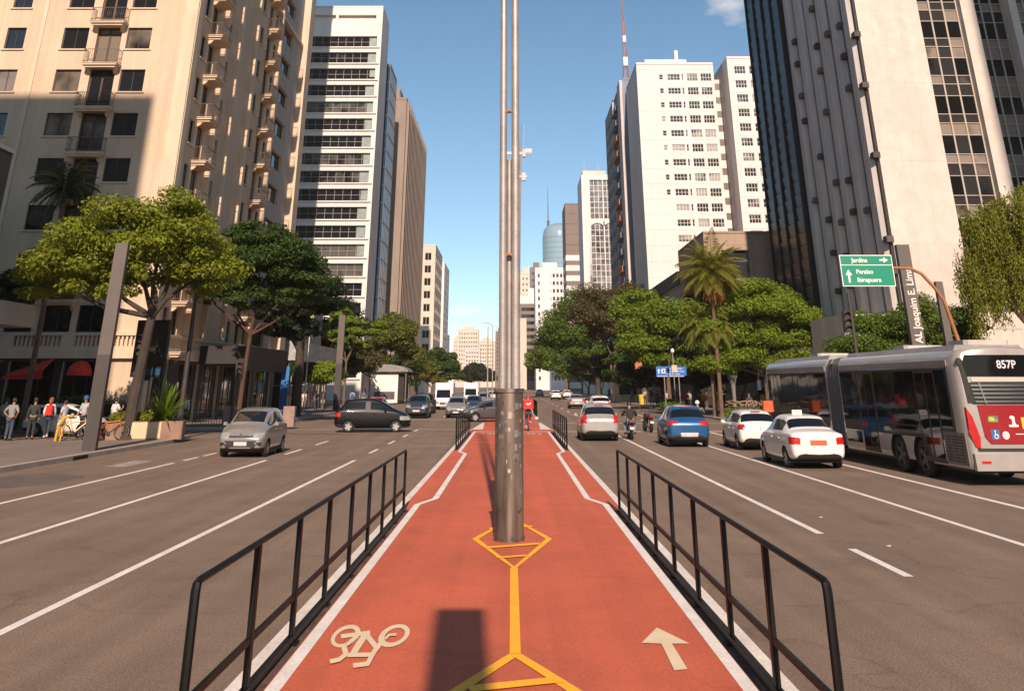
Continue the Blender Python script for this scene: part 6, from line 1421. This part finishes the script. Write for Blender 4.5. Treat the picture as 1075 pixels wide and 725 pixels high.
def person(label,x,y,deg,kind='stand',top=(.5,.5,.5),bottom=(.05,.06,.09),shoe=SHOE,build=1.,sleeve=False,legs='long',hair=HAIRD,long=False,helmet=None,helm_name='helmet',scale=1.,z=SW,group=None,extra=None,tn='shirt'):
    me,shirt,tr,shm,hm,hl,lh,J=body_parts(kind,build,sleeve,legs)
    t=thing('person',label,'person',(x,y,z),math.radians(deg),group); t.scale=(scale,)*3
    link('body',me,t)
    def cp_(m,mat,name): 
        m=m.copy(); m.materials.clear(); m.materials.append(mat); m.polygons.foreach_set('material_index',[0]*len(m.polygons)); m.name=name; return link(name,m,t)
    cp_(shirt,cloth('cloth_%.2f_%.2f_%.2f'%top,top),tn); cp_(tr,cloth('cloth_%.2f_%.2f_%.2f'%bottom,bottom),'trousers' if legs=='long' else 'shorts'); cp_(shm,shoe,'shoes')
    if helmet is not None: cp_(hl,helmet,helm_name)
    else:
        cp_(hm,hair,'hair')
        if long: cp_(lh,hair,'long_hair')
    if extra: extra(t,J)
    return t
def backpack(col):
    def f(t,J):
        mb=MB(); mb.bbox((0,-.20,1.22),(.30,.16,.42),bev=.05); mb.build('backpack',cloth('pack_%.2f_%.2f_%.2f'%col,col),t)
    return f
GP='people on the left pavement'
person('man in grey shirt and jeans with hands on hips at the left edge',-22.6,45.6,-10,'hips',(.23,.25,.24),(.05,.065,.10),build=1.1,group=GP)
person('person in dark clothes standing just right of the man in grey shirt',-22.0,46.4,20,'stand',(.04,.035,.035),(.03,.03,.03),sleeve=True,group=GP)
person('woman with long reddish hair, white sleeves and a red bag walking on the left pavement',-21.6,47.1,15,'walk',(.60,.57,.55),(.03,.045,.06),sleeve=True,hair=HAIRR,long=True,group=GP,shoe=SHOEW,extra=backpack((.55,.03,.02)))
person('bending helper in pale grey top and cream shorts beside the woman with red bag',-20.9,47.1,70,'reach',(.42,.44,.44),(.60,.42,.26),legs='short',scale=.93,group=GP)
person('man in grey shirt with blue cap and dark trousers left of the grey totem',-20.1,47.4,160,'walk',(.40,.42,.43),(.03,.03,.035),helmet=M('blue_cap',(.03,.08,.25),.8),helm_name='cap',group=GP,scale=1.03)
person('person in white shirt standing right of the grey totem behind the bicycle',-18.75,47.6,-30,'phone',(.62,.60,.58),(.05,.05,.06),group=GP,scale=1.0)
person('person in dark clothes far at the left picture edge by the white car',-23.6,46.9,0,'stand',(.30,.28,.26),(.03,.03,.04),group=GP)
person('pedestrian in black with red cap standing behind the spiky plant',-18.6,52.4,170,'stand',(.03,.03,.04),(.03,.05,.12),helmet=REDAW,helm_name='cap',group=GP)
person('person in a red and white top beside the street lamp pole',-19.6,60.3,180,'stand',(.60,.55,.50),(.03,.03,.035),sleeve=True,group=GP,helmet=REDAW,helm_name='cap')
G2='people beside the second totem and the kiosk'
for i,(x,y,dg,kd,tp,bt,lb,bg) in enumerate([(-19.9,96,170,'stand',(.62,.58,.52),(.40,.34,.28),'person in cream clothes left of the second grey totem',None),(-18.9,97,10,'walk',(.05,.05,.06),(.08,.12,.2),'person in dark top and jeans left of the second grey totem',None),
   (-16.7,105,0,'walk',(.60,.56,.5),(.42,.34,.24),'person with a blue bag right of the second grey totem',(.02,.12,.35)),(-16.4,111,180,'stand',(.06,.12,.25),(.4,.35,.3),'person in blue shirt right of the second grey totem',None),
   (-20.4,139,170,'stand',(.1,.15,.3),(.05,.05,.06),'person in dark blue among those left of the kiosk',None),(-19.7,140,0,'walk',(.60,.56,.5),(.1,.1,.12),'person in white shirt left of the kiosk',None),(-18.9,141,180,'stand',(.6,.55,.5),(.3,.2,.15),'person in white shirt nearest the kiosk wall',None),(-18.3,142,0,'walk',(.45,.10,.05),(.06,.06,.08),'person in red shirt beside the kiosk',None)]):
    person(lb,x,y,dg,kd,tp,bt,group=G2,extra=backpack(bg) if bg else None)
G3='people on the right pavement'
for i,(x,y,dg,kd,tp,bt,lb) in enumerate([(16.6,95,180,'stand',(.45,.03,.05),(.05,.05,.06),'pedestrian in red shirt in the shade behind the blue sign'),(12.0+4.2,104,170,'walk',(.50,.48,.45),(.05,.05,.08),'pedestrian in pale shirt in the shade left of the blue sign'),(17.6,99,10,'walk',(.3,.3,.32),(.05,.05,.06),'pedestrian in grey in the shade right of the blue sign'),
   (16.0,120,180,'stand',(.55,.5,.45),(.1,.1,.12),'pedestrian in cream top under the bronze tree'),(16.5,118,0,'walk',(.1,.1,.12),(.2,.2,.25),'pedestrian in black top under the bronze tree'),(17.2,66.5+6,170,'stand',(.04,.04,.05),(.03,.03,.04),'person in black on the kerb right of the blue car'),(20.8,73.5,180,'stand',(.50,.03,.04),(.04,.04,.05),'person in red standing on the kerb behind the white hatchback')]):
    person(lb,x,y,dg,kd,tp,bt,group=G3,sleeve=(i%2==0))
rr_=random.Random(77); COLS=[('black',(.03,.03,.035)),('white',(.55,.52,.48)),('blue',(.05,.10,.22)),('red',(.42,.03,.03)),('grey',(.2,.2,.2)),('yellow',(.55,.38,.06))]
for i,(x,y,lb) in enumerate([(16.4,88,'pedestrian in %s top left of the camera pole'),(17.3,91,'pedestrian in %s top right of the camera pole'),(18.6,86,'pedestrian in %s top behind the lamp column'),(16.3,112,'pedestrian in %s top beyond the blue sign legs'),(17.0,141,'pedestrian in %s top beside the orange shop sign'),(16.4,150,'pedestrian in %s top by the cream kiosk front'),(19.6,92,'pedestrian in %s top left of the blue umbrella'),(21.6,86,'pedestrian in %s top under the blue umbrella'),(16.6,165,'pedestrian in %s top past the cream kiosk'),(17.4,178,'pedestrian in %s top far along the right pavement')]):
    nm,cl=COLS[(i*5)%6]; person(lb%nm,x,y,rr_.choice([0,180,165,15]),rr_.choice(['walk','stand','phone']),cl,(.04,.045,.06),group=G3,sleeve=i%3==0,scale=.94+.1*rr_.random())
# ---- bicycles
def bicycle(label,x,y,deg,col,group=None,z=SW,cat='bicycle',name='bicycle',basket=None):
    t=thing(name,label,cat,(x,y,z),math.radians(deg),group); r=.33; fm=paint(*col) if isinstance(col,tuple) else col
    for yy in (-.52,.52):
        mb=MB(); mb.lathe([(r-.025,-.018),(r,-.012),(r+.012,0),(r,.012),(r-.025,.018),(r-.025,-.018)],(0,yy,r+.01),axis='x',k=28); w=mb.build('wheel',RUBBER,t,smooth=True)
        sp=MB()
        for i in range(10):
            a=i*PI/5; sp.tube([(0,yy,r+.01),(0,yy+r*.92*math.cos(a),r+.01+r*.92*math.sin(a))],.0035,k=3)
        sp.lathe([(.03,-.04),(.03,.04)],(0,yy,r+.01),axis='x',k=8); sp.lathe([(r-.04,-.012),(r-.025,-.012),(r-.025,.012),(r-.04,.012),(r-.04,-.012)],(0,yy,r+.01),axis='x',k=28); sp.build('spokes',CHR,w)
    mb=MB(); bb=(0,-.08,.30); st=(0,-.24,.78); hd=(0,.36,.84)
    for a,b_ in ((bb,st),(bb,(0,.38,.70)),((0,-.21,.72),(0,.355,.80)),((0,.34,.92),(0,.40,.66))): mb.tube([a,b_],.019,k=8)
    for s_ in (-1,1): mb.tube([(s_*.03,-.52,.34),(s_*.02,-.22,.72)],.010,k=6); mb.tube([(s_*.03,-.52,.34),bb],.011,k=6); mb.tube([(0,.39,.68),(s_*.045,.42,.62),(s_*.045,.52,.34)],.012,k=6)
    mb.build('frame',fm,t,auto=True)
    mb=MB(); mb.tube([(0,.34,.92),(0,.37,1.03)],.014,k=6); mb.tube([(-.29,.32,1.04),(-.2,.38,1.05),(0,.39,1.04),(.2,.38,1.05),(.29,.32,1.04)],.013,k=6); mb.build('handlebar',TRIM,t,auto=True)
    mb=MB(); mb.prism([(-.07,-.36),(.07,-.36),(.04,-.18),(.018,-.08),(-.018,-.08),(-.04,-.18)],'z',.90,.95); mb.tube([(0,-.24,.76),(0,-.26,.90)],.013,k=6); mb.build('saddle',TRIM,t)
    mb=MB(); mb.tube([(-.02,-.08,.30),(-.10,-.08,.30),(-.10,.0,.16),(-.18,.0,.16)],.012,k=5); mb.tube([(.02,-.08,.30),(.10,-.08,.30),(.10,-.16,.44),(.18,-.16,.44)],.012,k=5); mb.lathe([(.085,.03),(.085,.04),(0,.04)],(0,-.08,.30),axis='x',k=16); mb.build('pedals',DKMET,t)
    for yy in (-.52,.52):
        mb=MB(); mb.lathe([(r+.03,-.025),(r+.03,.025)],(0,yy,r+.01),axis='x',k=10,a0=math.radians(60 if yy>0 else 20),a1=math.radians(160 if yy<0 else 130)); mb.build('mudguard',fm,t)
    if basket: mb=MB(); mb.bbox((0,.55,.92),(.30,.24,.22),bev=.03); mb.build('basket',basket,t)
    return t
ORB=('orange_bike_paint',(.62,.16,.02)); RDB=('red_bike_paint',(.50,.02,.015))
bicycle('red delivery bicycle ridden away on the cycle path',.92,57.0-1.6,0,RDB,z=0.0)
def courier(t,J):
    mb=MB(); mb.bbox((0,-.34,1.33),(.58,.42,.44),bev=.06); o=mb.build('delivery_bag',M('delivery_red',(.62,.015,.015),.6,.08,4.),t)
    mb=MB(); mb.prism([(-.14,1.36),(-.08,1.40),(.0,1.36),(.08,1.40),(.15,1.44),(.12,1.36),(.04,1.31),(-.06,1.31)],'y',-.555,-.551); mb.build('emblem',SWH,o)
person('courier in red helmet with big red delivery bag riding away on the cycle path',.92,57.0-1.6,0,'ride',(.04,.04,.05),(.06,.10,.15),helmet=M('helmet_red',(.50,.012,.012),.3),z=0.0,sleeve=True,extra=courier,shoe=SHOEW)
# bicycles standing on the left pavement by the totem
bicycle('yellow and orange share bicycle standing left of the grey totem',-19.7,45.8,-62,('yellow_bike_paint',(.66,.36,.02)),group='bicycles by the grey totem')
bicycle('orange bicycle with black wheel facing right, right of the grey totem',-18.25,46.1,-80,ORB,group='bicycles by the grey totem')
t=thing('bike_stand','yellow arched bicycle stand with red side panel by the grey totem','bike stand',(-19.6,45.4,SW)); 
mb=MB(); mb.tube([(-.75,0,0),(-.72,0,.6),(-.5,0,.95),(-.1,0,1.05)],.05,k=8); mb.tube([(-.55,0,0),(-.5,0,.5),(-.3,0,.8)],.035,k=8); mb.build('arch',M('yellow_enamel',(.70,.36,.02),.4),t)
mb=MB(); mb.bbox((.95,.05,.35),(.50,.12,.68),bev=.03); mb.build('red_panel',M('red_enamel',(.55,.02,.015),.4),t)
# ---- motorcycles
def motorcycle(label,x,y,deg,col=BLKP,plate=True,group='motorcycles among the cars'):
    t=thing('motorcycle',label,'motorcycle',(x,y,ROAD),math.radians(deg),group)
    for yy in (-.62,.66):
        mb=MB(); mb.lathe([(.22,-.05),(.29,-.055),(.315,-.02),(.315,.02),(.29,.055),(.22,.05)],(0,yy,.315),axis='x',k=26); w=mb.build('wheel',RUBBER,t,smooth=True); mb=MB(); mb.lathe([(.0,.03),(.22,.05),(.22,-.05),(0,-.03)],(0,yy,.315),axis='x',k=10); mb.build('rim',DKMET,w)
    mb=MB(); mb.prism([(-.1,.55),(.35,.55),(.45,.80),(.25,.93),(-.02,.90)],'x',-.13,.13); mb.build('tank',col,t)
    mb=MB(); mb.prism([(-.75,.72),(-.02,.68),(-.02,.80),(-.3,.79),(-.75,.86)],'x',-.13,.13); mb.build('seat',TRIM,t)
    mb=MB(); mb.bbox((0,.08,.42),(.28,.4,.34),bev=.04); mb.tube([(-.16,.0,.28),(-.2,-.3,.28),(-.2,-.8,.36)],.045,k=8); mb.build('engine',DKMET,t)
    mb=MB()
    for s_ in (-1,1): mb.tube([(s_*.09,.42,.95),(s_*.09,.66,.315)],.022,k=6); mb.tube([(s_*.09,-.62,.315),(s_*.10,-.1,.42)],.025,k=6); mb.tube([(s_*.10,-.55,.7),(s_*.10,-.6,.33)],.025,k=6)
    mb.build('fork',GALV,t)
    mb=MB(); mb.tube([(-.38,.30,1.03),(-.2,.42,1.06),(.2,.42,1.06),(.38,.30,1.03)],.015,k=6)
    mb.build('handlebar',TRIM,t)
    for s_ in (-1,1): mb=MB(); mb.tube([(s_*.25,.40,1.06),(s_*.30,.36,1.22)],.008,k=4); mb.bbox((s_*.34,.36,1.26),(.13,.03,.08),bev=.01); mb.build('mirror',TRIM,t)
    mb=MB(); mb.bbox((0,-.80,.80),(.2,.08,.08),bev=.02); mb.build('taillight',TAILR,t); mb=MB(); mb.lathe([(.0,.56),(.08,.55),(.09,.48)],(0,0,.90),axis='y',k=14); mb.build('headlight',HEADL,t)
    if plate: mb=MB(); mb.box((-.10,-.90,.46),(.10,-.885,.64)); mb.build('number_plate',M('plate_pale',(.68,.64,.56),.5),t)
    mb=MB(); mb.prism([(-.92,.58),(-.6,.66),(-.6,.70),(-.92,.64)],'x',-.09,.09); mb.build('mudguard',TRIM,t)
motorcycle('black motorcycle with pale plate seen from behind, between the silver and blue hatchbacks',5.85,50.0,0)
person('motorcyclist in black jacket and blue jeans seen from behind, between the silver and blue cars',5.85,50.0,0,'moto',(.022,.019,.018),(.10,.17,.24),helmet=M('helmet_black',(.015,.014,.013),.4),z=ROAD,sleeve=True,build=1.12)
motorcycle('motorcycle standing beyond the left side of the blue hatchback',7.75,57.5,8)
motorcycle('motorcycle whose rider shows right of the blue hatchback',9.9,53.5,0)
person('motorcyclist in grey jacket with white helmet just right of the blue hatchback',9.9,53.5,0,'moto',(.16,.14,.13),(.05,.06,.08),helmet=M('helmet_white',(.75,.72,.66),.3),z=ROAD,sleeve=True)
# ------------------------------------------------------------------ street furniture
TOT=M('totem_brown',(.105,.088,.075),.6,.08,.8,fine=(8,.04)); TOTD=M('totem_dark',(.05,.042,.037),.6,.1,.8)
def totem(label,x,y,h,w,d,rz=0.,split=None,text=None):
    t=thing('totem',label,'totem',(x,y,SW),rz,'tall street-name totems'); mb=MB(); s_=split or 0.
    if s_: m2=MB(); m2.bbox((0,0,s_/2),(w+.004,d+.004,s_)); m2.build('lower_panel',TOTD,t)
    mb.bbox((0,0,s_+(h-s_)/2),(w,d,h-s_)); mb.build('column',TOT,t)
    if text: text_mesh(text,.47,M('lettering_cream',(.70,.64,.55),.6),t,(.19,-d/2-.012,4.05),(PI/2,-PI/2,0),name='street_name',ext=.006,sx=.90)
    return t
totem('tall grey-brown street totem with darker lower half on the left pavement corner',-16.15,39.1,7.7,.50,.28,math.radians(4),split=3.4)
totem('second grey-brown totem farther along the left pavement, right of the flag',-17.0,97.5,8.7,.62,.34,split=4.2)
totem('dark street-name totem reading Al. Joaquim E. Lima on the right pavement above the bus',18.65,45,8.43,.60,.30,text='AL Joaquim E. Lima')
totem('small dark slab standing right of the street-name totem, partly hidden by the bush',21.2,47.5,7.0,.34,.25)
# green direction sign on a bent orange arm
t=thing('direction_sign','green direction sign with white lettering on a bent rusty arm above the bus','road sign',(17.4,38,SW)); GRN=M('sign_green',(.0,.22,.13),.45,.04,2.); SWT=M('sign_white_film',(.78,.76,.70),.45)
mb=MB(); mb.tube([(0,0,0),(-.02,0,3.7),(-.33,0,5.35),(-.62,0,5.85),(-1.05,0,6.38),(-1.5,0,6.58),(-2.2,0,6.60),(-4.1,0,6.60)],[.085,.08,.07,.068,.065,.06,.055,.05],k=12); mb.build('arm',RUST,t,auto=True)
mb=MB(); mb.box((-4.27,-.10,5.88),(-2.17,-.07,7.08)); bd=mb.build('board',SWT,t)
mb=MB(); mb.box((-4.24,-.105,6.71),(-2.20,-.10,7.05)); mb.box((-4.24,-.105,5.91),(-2.20,-.10,6.68)); mb.build('green_field',GRN,bd)
def sgn(s_,x,z,size,al='LEFT'): text_mesh(s_,size,SWT,bd,(x,-.108,z),align=al,ext=.003)
sgn('Jardins',-3.80,6.80,.235); sgn('Paraíso',-3.68,6.36,.235); sgn('Ibirapuera',-3.68,6.05,.235)
mb=MB(); mb.prism([(-2.68,6.855),(-2.52,6.855),(-2.52,6.775),(-2.34,6.885),(-2.52,6.995),(-2.52,6.915),(-2.68,6.915)],'y',-.112,-.106); mb.build('arrow',SWT,bd); mb=MB(); mb.prism([(-4.02,6.02),(-3.94,6.02),(-3.94,6.30),(-3.85,6.30),(-3.98,6.52),(-4.11,6.30),(-4.02,6.30)],'y',-.112,-.106); mb.build('arrow',SWT,bd)
# blue hospital sign
BLS=M('sign_blue',(.02,.15,.48),.45,.05,2.)
t=thing('direction_sign','blue hospital direction sign on two posts behind the blue hatchback','road sign',(15.95,99,SW)); 
for x in (-.72,.72): mb=MB(); mb.tube([(x,0,0),(x,0,3.1)],.055,k=8); mb.build('post',GALV,t)
mb=MB(); mb.box((-1.50,-.08,3.0),(1.50,-.05,3.95)); bd=mb.build('board',BLS,t); mb=MB(); mb.box((-1.45,-.084,3.03),(1.45,-.08,3.07)); mb.build('rim_line',SWT,bd)
mb=MB(); mb.prism([(-1.30,3.28),(-1.20,3.28),(-1.20,3.52),(-1.08,3.52),(-1.25,3.74),(-1.42,3.52),(-1.30,3.52)],'y',-.09,-.083); mb.prism([(-.98,3.32),(-.60,3.32),(-.60,3.72),(-.98,3.72)],'y',-.09,-.083); mb.build('symbols',SWT,bd)
mb=MB(); mb.prism([(-.83,3.36),(-.75,3.36),(-.75,3.68),(-.83,3.68)],'y',-.095,-.091); mb.prism([(-.93,3.48),(-.65,3.48),(-.65,3.56),(-.93,3.56)],'y',-.0955,-.0915); mb.build('cross',TAILR,bd)
for i,s_ in enumerate(['Hosp. Sta. Catarina','Hosp. Oswaldo Cruz','Hosp. São Lucas']): text_mesh(s_,.19,SWT,bd,(-.48,-.088,3.70-.25*i),ext=.002,sx=1.05)
# camera pole in front of that sign
t=thing('camera_pole','thin pole with pale box and white camera globe in front of the blue sign','pole',(15.75,96.2,SW)); mb=MB(); mb.tube([(0,0,0),(0,0,5.12)],.05,k=8); mb.build('pole',GALV,t); mb=MB(); mb.bbox((.05,-.1,3.7),(.55,.2,.65),bev=.04); mb.build('box',M('pale_box',(.50,.42,.36),.6),t); mb=MB(); mb.lathe([(0,.0),(.13,.03),(.18,.15),(.17,.3),(.1,.42),(0,.45)],(0,0,5.1),k=14); mb.build('camera_globe',WHP,t,smooth=True)
# traffic lights
def traffic_light(label,x,y,h,side,heads,group='traffic lights',z=SW,back=True):
    t=thing('traffic_light',label,'traffic light',(x,y,z),0,group); mb=MB(); mb.tube([(0,0,0),(0,0,h)],[.09,.08],k=12); mb.build('pole',DKMET,t,auto=True)
    for hz,dx in heads:
        mb=MB(); mb.bbox((dx,0,hz),(.34,.25,.95),bev=.04); hd=mb.build('housing',TRIM,t)
        for k,cm in enumerate(('lens_red','lens_amber','lens_green')):
            zz=hz+.3-.3*k; q=MB(); q.lathe([(0,-.13),(.10,-.135),(.105,-.12)],(dx,0,zz),axis='y',k=14); q.build('lens',M(cm,[(.10,.012,.01),(.10,.06,.01),(.01,.07,.04)][k],.3),hd)
            q=MB(); q.lathe([(.125,-.12),(.125,-.33)],(dx,0,zz),axis='y',k=14,a0=0,a1=PI); q.build('visor',TRIM,hd)
    return t
traffic_light('dark traffic light pole between the green sign and the fin tower',16.0,45.6,6.3,1,[(5.0,-.26)])
traffic_light('traffic light mounted by the yellow-green tree behind the grey totem',-17.9,48.2,5.0,1,[(4.1,-.30)])
traffic_light('traffic light on the left side beneath the street lamp with red signs',-16.6,58.9+.9,3.6,1,[(3.1,.22)])
# street lamps
def lamp(label,x,y,h,arm,name='street_lamp',r=.10,group='street lamps along the avenue',mat=None,z=SW,tilt=0.):
    t=thing(name,label,'street lamp',(x,y,z),0,group); mb=MB(); mb.tube([(0,0,0),(0,0,h*.5),(tilt,0,h)],[r*1.3,r,r*.7],k=12); mb.build('pole',mat or DKMET,t,auto=True)
    if arm: mb=MB(); mb.tube([(tilt,0,h),(tilt+arm*.3,0,h+.35),(tilt+arm,0,h+.5)],.045,k=6); mb.bbox((tilt+arm*1.15,0,h+.48),(.7,.25,.12),bev=.05); mb.build('lamp_head',mat or GALV,t)
    return t
lamp('dark street lamp pole between the billboard and the dark green tree',-16.55,54.6-4.2,7.2,0,r=.12)
for i,(x,y,h,lb) in enumerate([(-2.7,112,8.4,'nearest'),(-2.6,135,9.6,'second'),(-2.6,165,11,'third'),(-2.7,205,13,'fourth'),(-1.9,190,9.,'fifth'),(-2.2,260,14,'farthest')]):
    lamp('%s of the distant thin pale poles left of the thick lamp post'%lb,x,y,h,-.8 if i%2 else 0,r=.07,mat=GALV,group='thin pale median poles')
lamp('thin pole rising beside the olive tree at the far left kerb',-16.5,150,10,-1.0,r=.06,mat=GALV)
# antenna pole on the median behind the lamp post
t=thing('antenna_pole','tall thin pole with crossbars and camera boxes behind the lamp post tubes','pole',(.35,62,0)); mb=MB(); mb.tube([(0,0,ROAD),(.12,0,9),(.28,0,17.6)],[.13,.10,.06],k=8); mb.tube([(.28,0,17.5),(.36,0,19)],.02,k=4); mb.build('pole',GALV,t)
mb=MB(); mb.box((-.75,-.08,16.75),(1.05,.08,16.95)); mb.box((.55,-.14,16.85),(1.05,.14,17.15)); mb.box((-.15,-.16,16.6),(.15,.16,17.1)); mb.box((.4,-.16,16.6),(.62,.16,17.1)); mb.tube([(.45,0,17),(.55,0,18.9)],.02,k=4); mb.tube([(-.2,0,17),(-.26,0,18.3)],.02,k=4); mb.build('crossbar',M('antenna_pale',(.45,.45,.45),.5),t)
mb=MB(); mb.box((-.35,-.08,15.2),(.7,.08,15.33)); mb.box((-.2,-.15,15.0),(.0,.15,15.5)); mb.box((.35,-.15,15.0),(.6,.15,15.5)); mb.build('crossbar',M('antenna_pale',(.45,.45,.45)),t)
# flag
t=thing('flag_pole','slim white pole with a limp green and yellow flag left of the second totem','flag',(-18.6,90,SW)); mb=MB(); mb.tube([(0,0,0),(0,0,8.6)],.045,k=8); mb.build('pole',WHP,t)
mb=MB()
for i in range(8):
    a,b_=i/8,(i+1)/8; mb.add([(.04+.28*a,.06*math.sin(a*9),8.4-.3*a),(.04+.28*b_,.06*math.sin(b_*9),8.4-.3*b_),(.04+.28*b_,.06*math.sin(b_*9),6.6-.5*b_),(.04+.28*a,.06*math.sin(a*9),6.6-.5*a)],[(0,1,2,3)],0 if i in(0,1,5,6,7) else 1)
mb.build('flag_cloth',[M('flag_green',(.02,.20,.05),.8),M('flag_yellow',(.70,.50,.03),.8)],t)
# billboard clock
t=thing('billboard','black street billboard panel on a post in front of the beige building','billboard',(-18.35,50,SW),math.radians(-8)); mb=MB(); mb.bbox((0,0,1.4),(.3,.2,2.8)); mb.build('post',DKMET,t); mb=MB(); mb.bbox((0,0,4.0),(1.75,.28,2.7),bev=.03); p_=mb.build('panel',M('billboard_black',(.016,.015,.014),.35),t)
mb=MB(); mb.box((-.80,-.152,3.15),(.80,-.146,5.25)); mb.build('screen',M('screen_off',(.035,.032,.028),.3),p_)
mb=MB(); mb.box((-.70,-.155,2.74),(.78,-.147,3.06)); mb.build('blue_strip',M('blue_strip',(.02,.07,.13),.4,.3,4.),p_)
# kiosk with curved roof
t=thing('kiosk','white walled kiosk with curved grey roof on the left pavement behind the black hatchback','kiosk',(-17.4,139,SW)); t.scale=(1.27,)*3; mb=MB(); mb.bbox((0,0,1.45),(3.0,5.0,2.9)); mb.build('wall',M('kiosk_white',(.74,.69,.62),.6,.05,1.),t)
mb=MB(); pr=[(2.6*math.cos(a)*1.0,3.05+.75*math.sin(a)) for a in [PI*i/12 for i in range(13)]]; mb.prism(pr,'y',-3.0,3.0); mb.build('roof',M('kiosk_roof',(.21,.20,.19),.6,.2,1.),t)
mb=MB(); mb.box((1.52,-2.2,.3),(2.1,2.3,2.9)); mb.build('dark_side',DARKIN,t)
for x in (-2.2,2.35): mb=MB(); mb.tube([(x,-2.7,0),(x,-2.7,3.1)],.05,k=6); mb.build('post',GALV,t)
mb=MB(); mb.box((-1.0,-2.54,.35),(1.2,-2.505,1.1)); mb.build('dark_panel',M('kiosk_dark_panel',(.08,.06,.055),.6,.3,3.),t)
# pavement railing and stone piers on the left beyond the side street
t=thing('railing','low pale metal railing with stone piers on the left pavement behind the silver hatchback','railing',(-19.2,60.8,SW)); mb=MB()
for i in range(36):
    x=i*.16; mb.box((x,0,.08),(x+.03,.03,.85))
mb.box((0,0,.85),(5.7,.04,.90)); mb.box((0,0,.06),(5.7,.04,.10)); mb.build('bars',M('fence_metal',(.12,.10,.085),.6),t)
for x in (2.2,5.8): mb=MB(); mb.bbox((x,0,.55),(.7,.5,1.1),bev=.04); mb.build('stone_pier',M('pier_stone',(.30,.20,.16),.85,.2,2.),t)
# things under the trees on the right pavement
t=thing('kiosk','small cream and yellow newspaper kiosk in the shade under the right-hand trees','kiosk',(13.2+4,150,SW)); mb=MB(); mb.bbox((0,0,1.3),(4,3,2.6),bev=.1); mb.build('wall',M('kiosk_cream',(.60,.50,.30),.7,.2,1.),t); mb=MB(); mb.bbox((0,0,2.7),(4.4,3.4,.16)); mb.build('roof',BWN2,t); mb=MB(); mb.box((-1.2,-1.52,.9),(1.4,-1.505,2.1)); mb.build('hatch',DARKIN,t)
t=thing('shop_sign','orange-brown shop sign panel hanging in the shade under the right-hand trees','sign',(17.4,132,3.2)); mb=MB(); mb.box((-.9,0,0),(.9,.15,1.9)); mb.build('panel',M('shop_sign_orange',(.45,.14,.05),.6),t); mb=MB(); mb.box((-.5,-.02,.5),(.5,-.004,1.3)); mb.build('pale_square',SWT,t); mb=MB(); mb.tube([(0,.1,-3.2),(0,.1,0)],.06,k=6); mb.build('post',DKMET,t)
t=thing('umbrella','blue street umbrella in the shade behind the white hatchback','umbrella',(22.4,88,SW)); mb=MB(); mb.lathe([(0,2.75),(.5,2.62),(1.0,2.35),(1.3,2.05)],k=10); mb.build('canopy',M('umbrella_blue',(.04,.13,.30),.7),t); mb=MB(); mb.tube([(0,0,0),(0,0,2.7)],.03,k=6); mb.build('pole',GALV,t)
t=thing('waste_bin','yellow waste bin on the right pavement under the bronze tree','bin',(16.6,127,SW)); mb=MB(); mb.lathe([(0,0),(.4,0),(.5,1.0),(.45,1.1),(0,1.12)],k=14); mb.build('bin',SY,t)
t=thing('light_post','grey conical lamp column in the shade right of the blue hatchback','post',(17.8,80,SW)); mb=MB(); mb.tube([(0,0,0),(0,0,1.6),(0,0,2.3)],[.13,.15,.18],k=10); mb.lathe([(.18,2.3),(.42,2.9),(.42,3.15),(0,3.2)],k=14); mb.build('column',M('column_grey',(.16,.16,.15),.7),t)
# kerb-side wall under the right-hand trees and the shaded shop row behind
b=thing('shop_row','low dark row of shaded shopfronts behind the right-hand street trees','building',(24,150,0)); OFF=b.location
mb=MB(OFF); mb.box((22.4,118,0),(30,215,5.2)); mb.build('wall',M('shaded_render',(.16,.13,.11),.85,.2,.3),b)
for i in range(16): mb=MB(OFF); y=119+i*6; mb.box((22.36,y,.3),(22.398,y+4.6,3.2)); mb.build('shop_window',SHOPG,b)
t=thing('garden_wall','low stone garden wall along the right pavement behind the bus','wall',(22,80,SW)); mb=MB(); mb.box((-.2,-9,0),(.2,17,1.1)); mb.build('wall',M('garden_stone',(.12,.10,.085),.9,.2,1.),t)
# haze
hz=MB(); hz.box((-900,-400,-1.3),(900,1100,175)); hm=bpy.data.materials.new('haze'); hm.use_nodes=True; N,L=hm.node_tree.nodes,hm.node_tree.links
N.remove(N['Principled BSDF']); v=N.new('ShaderNodeVolumePrincipled'); v.inputs['Color'].default_value=(.95,.88,.80,1); v.inputs['Density'].default_value=.00012; v.inputs['Anisotropy'].default_value=.0; L.new(v.outputs[0],N['Material Output'].inputs['Volume'])
if HAZE: tag(hz.build('haze',hm),kind='stuff')
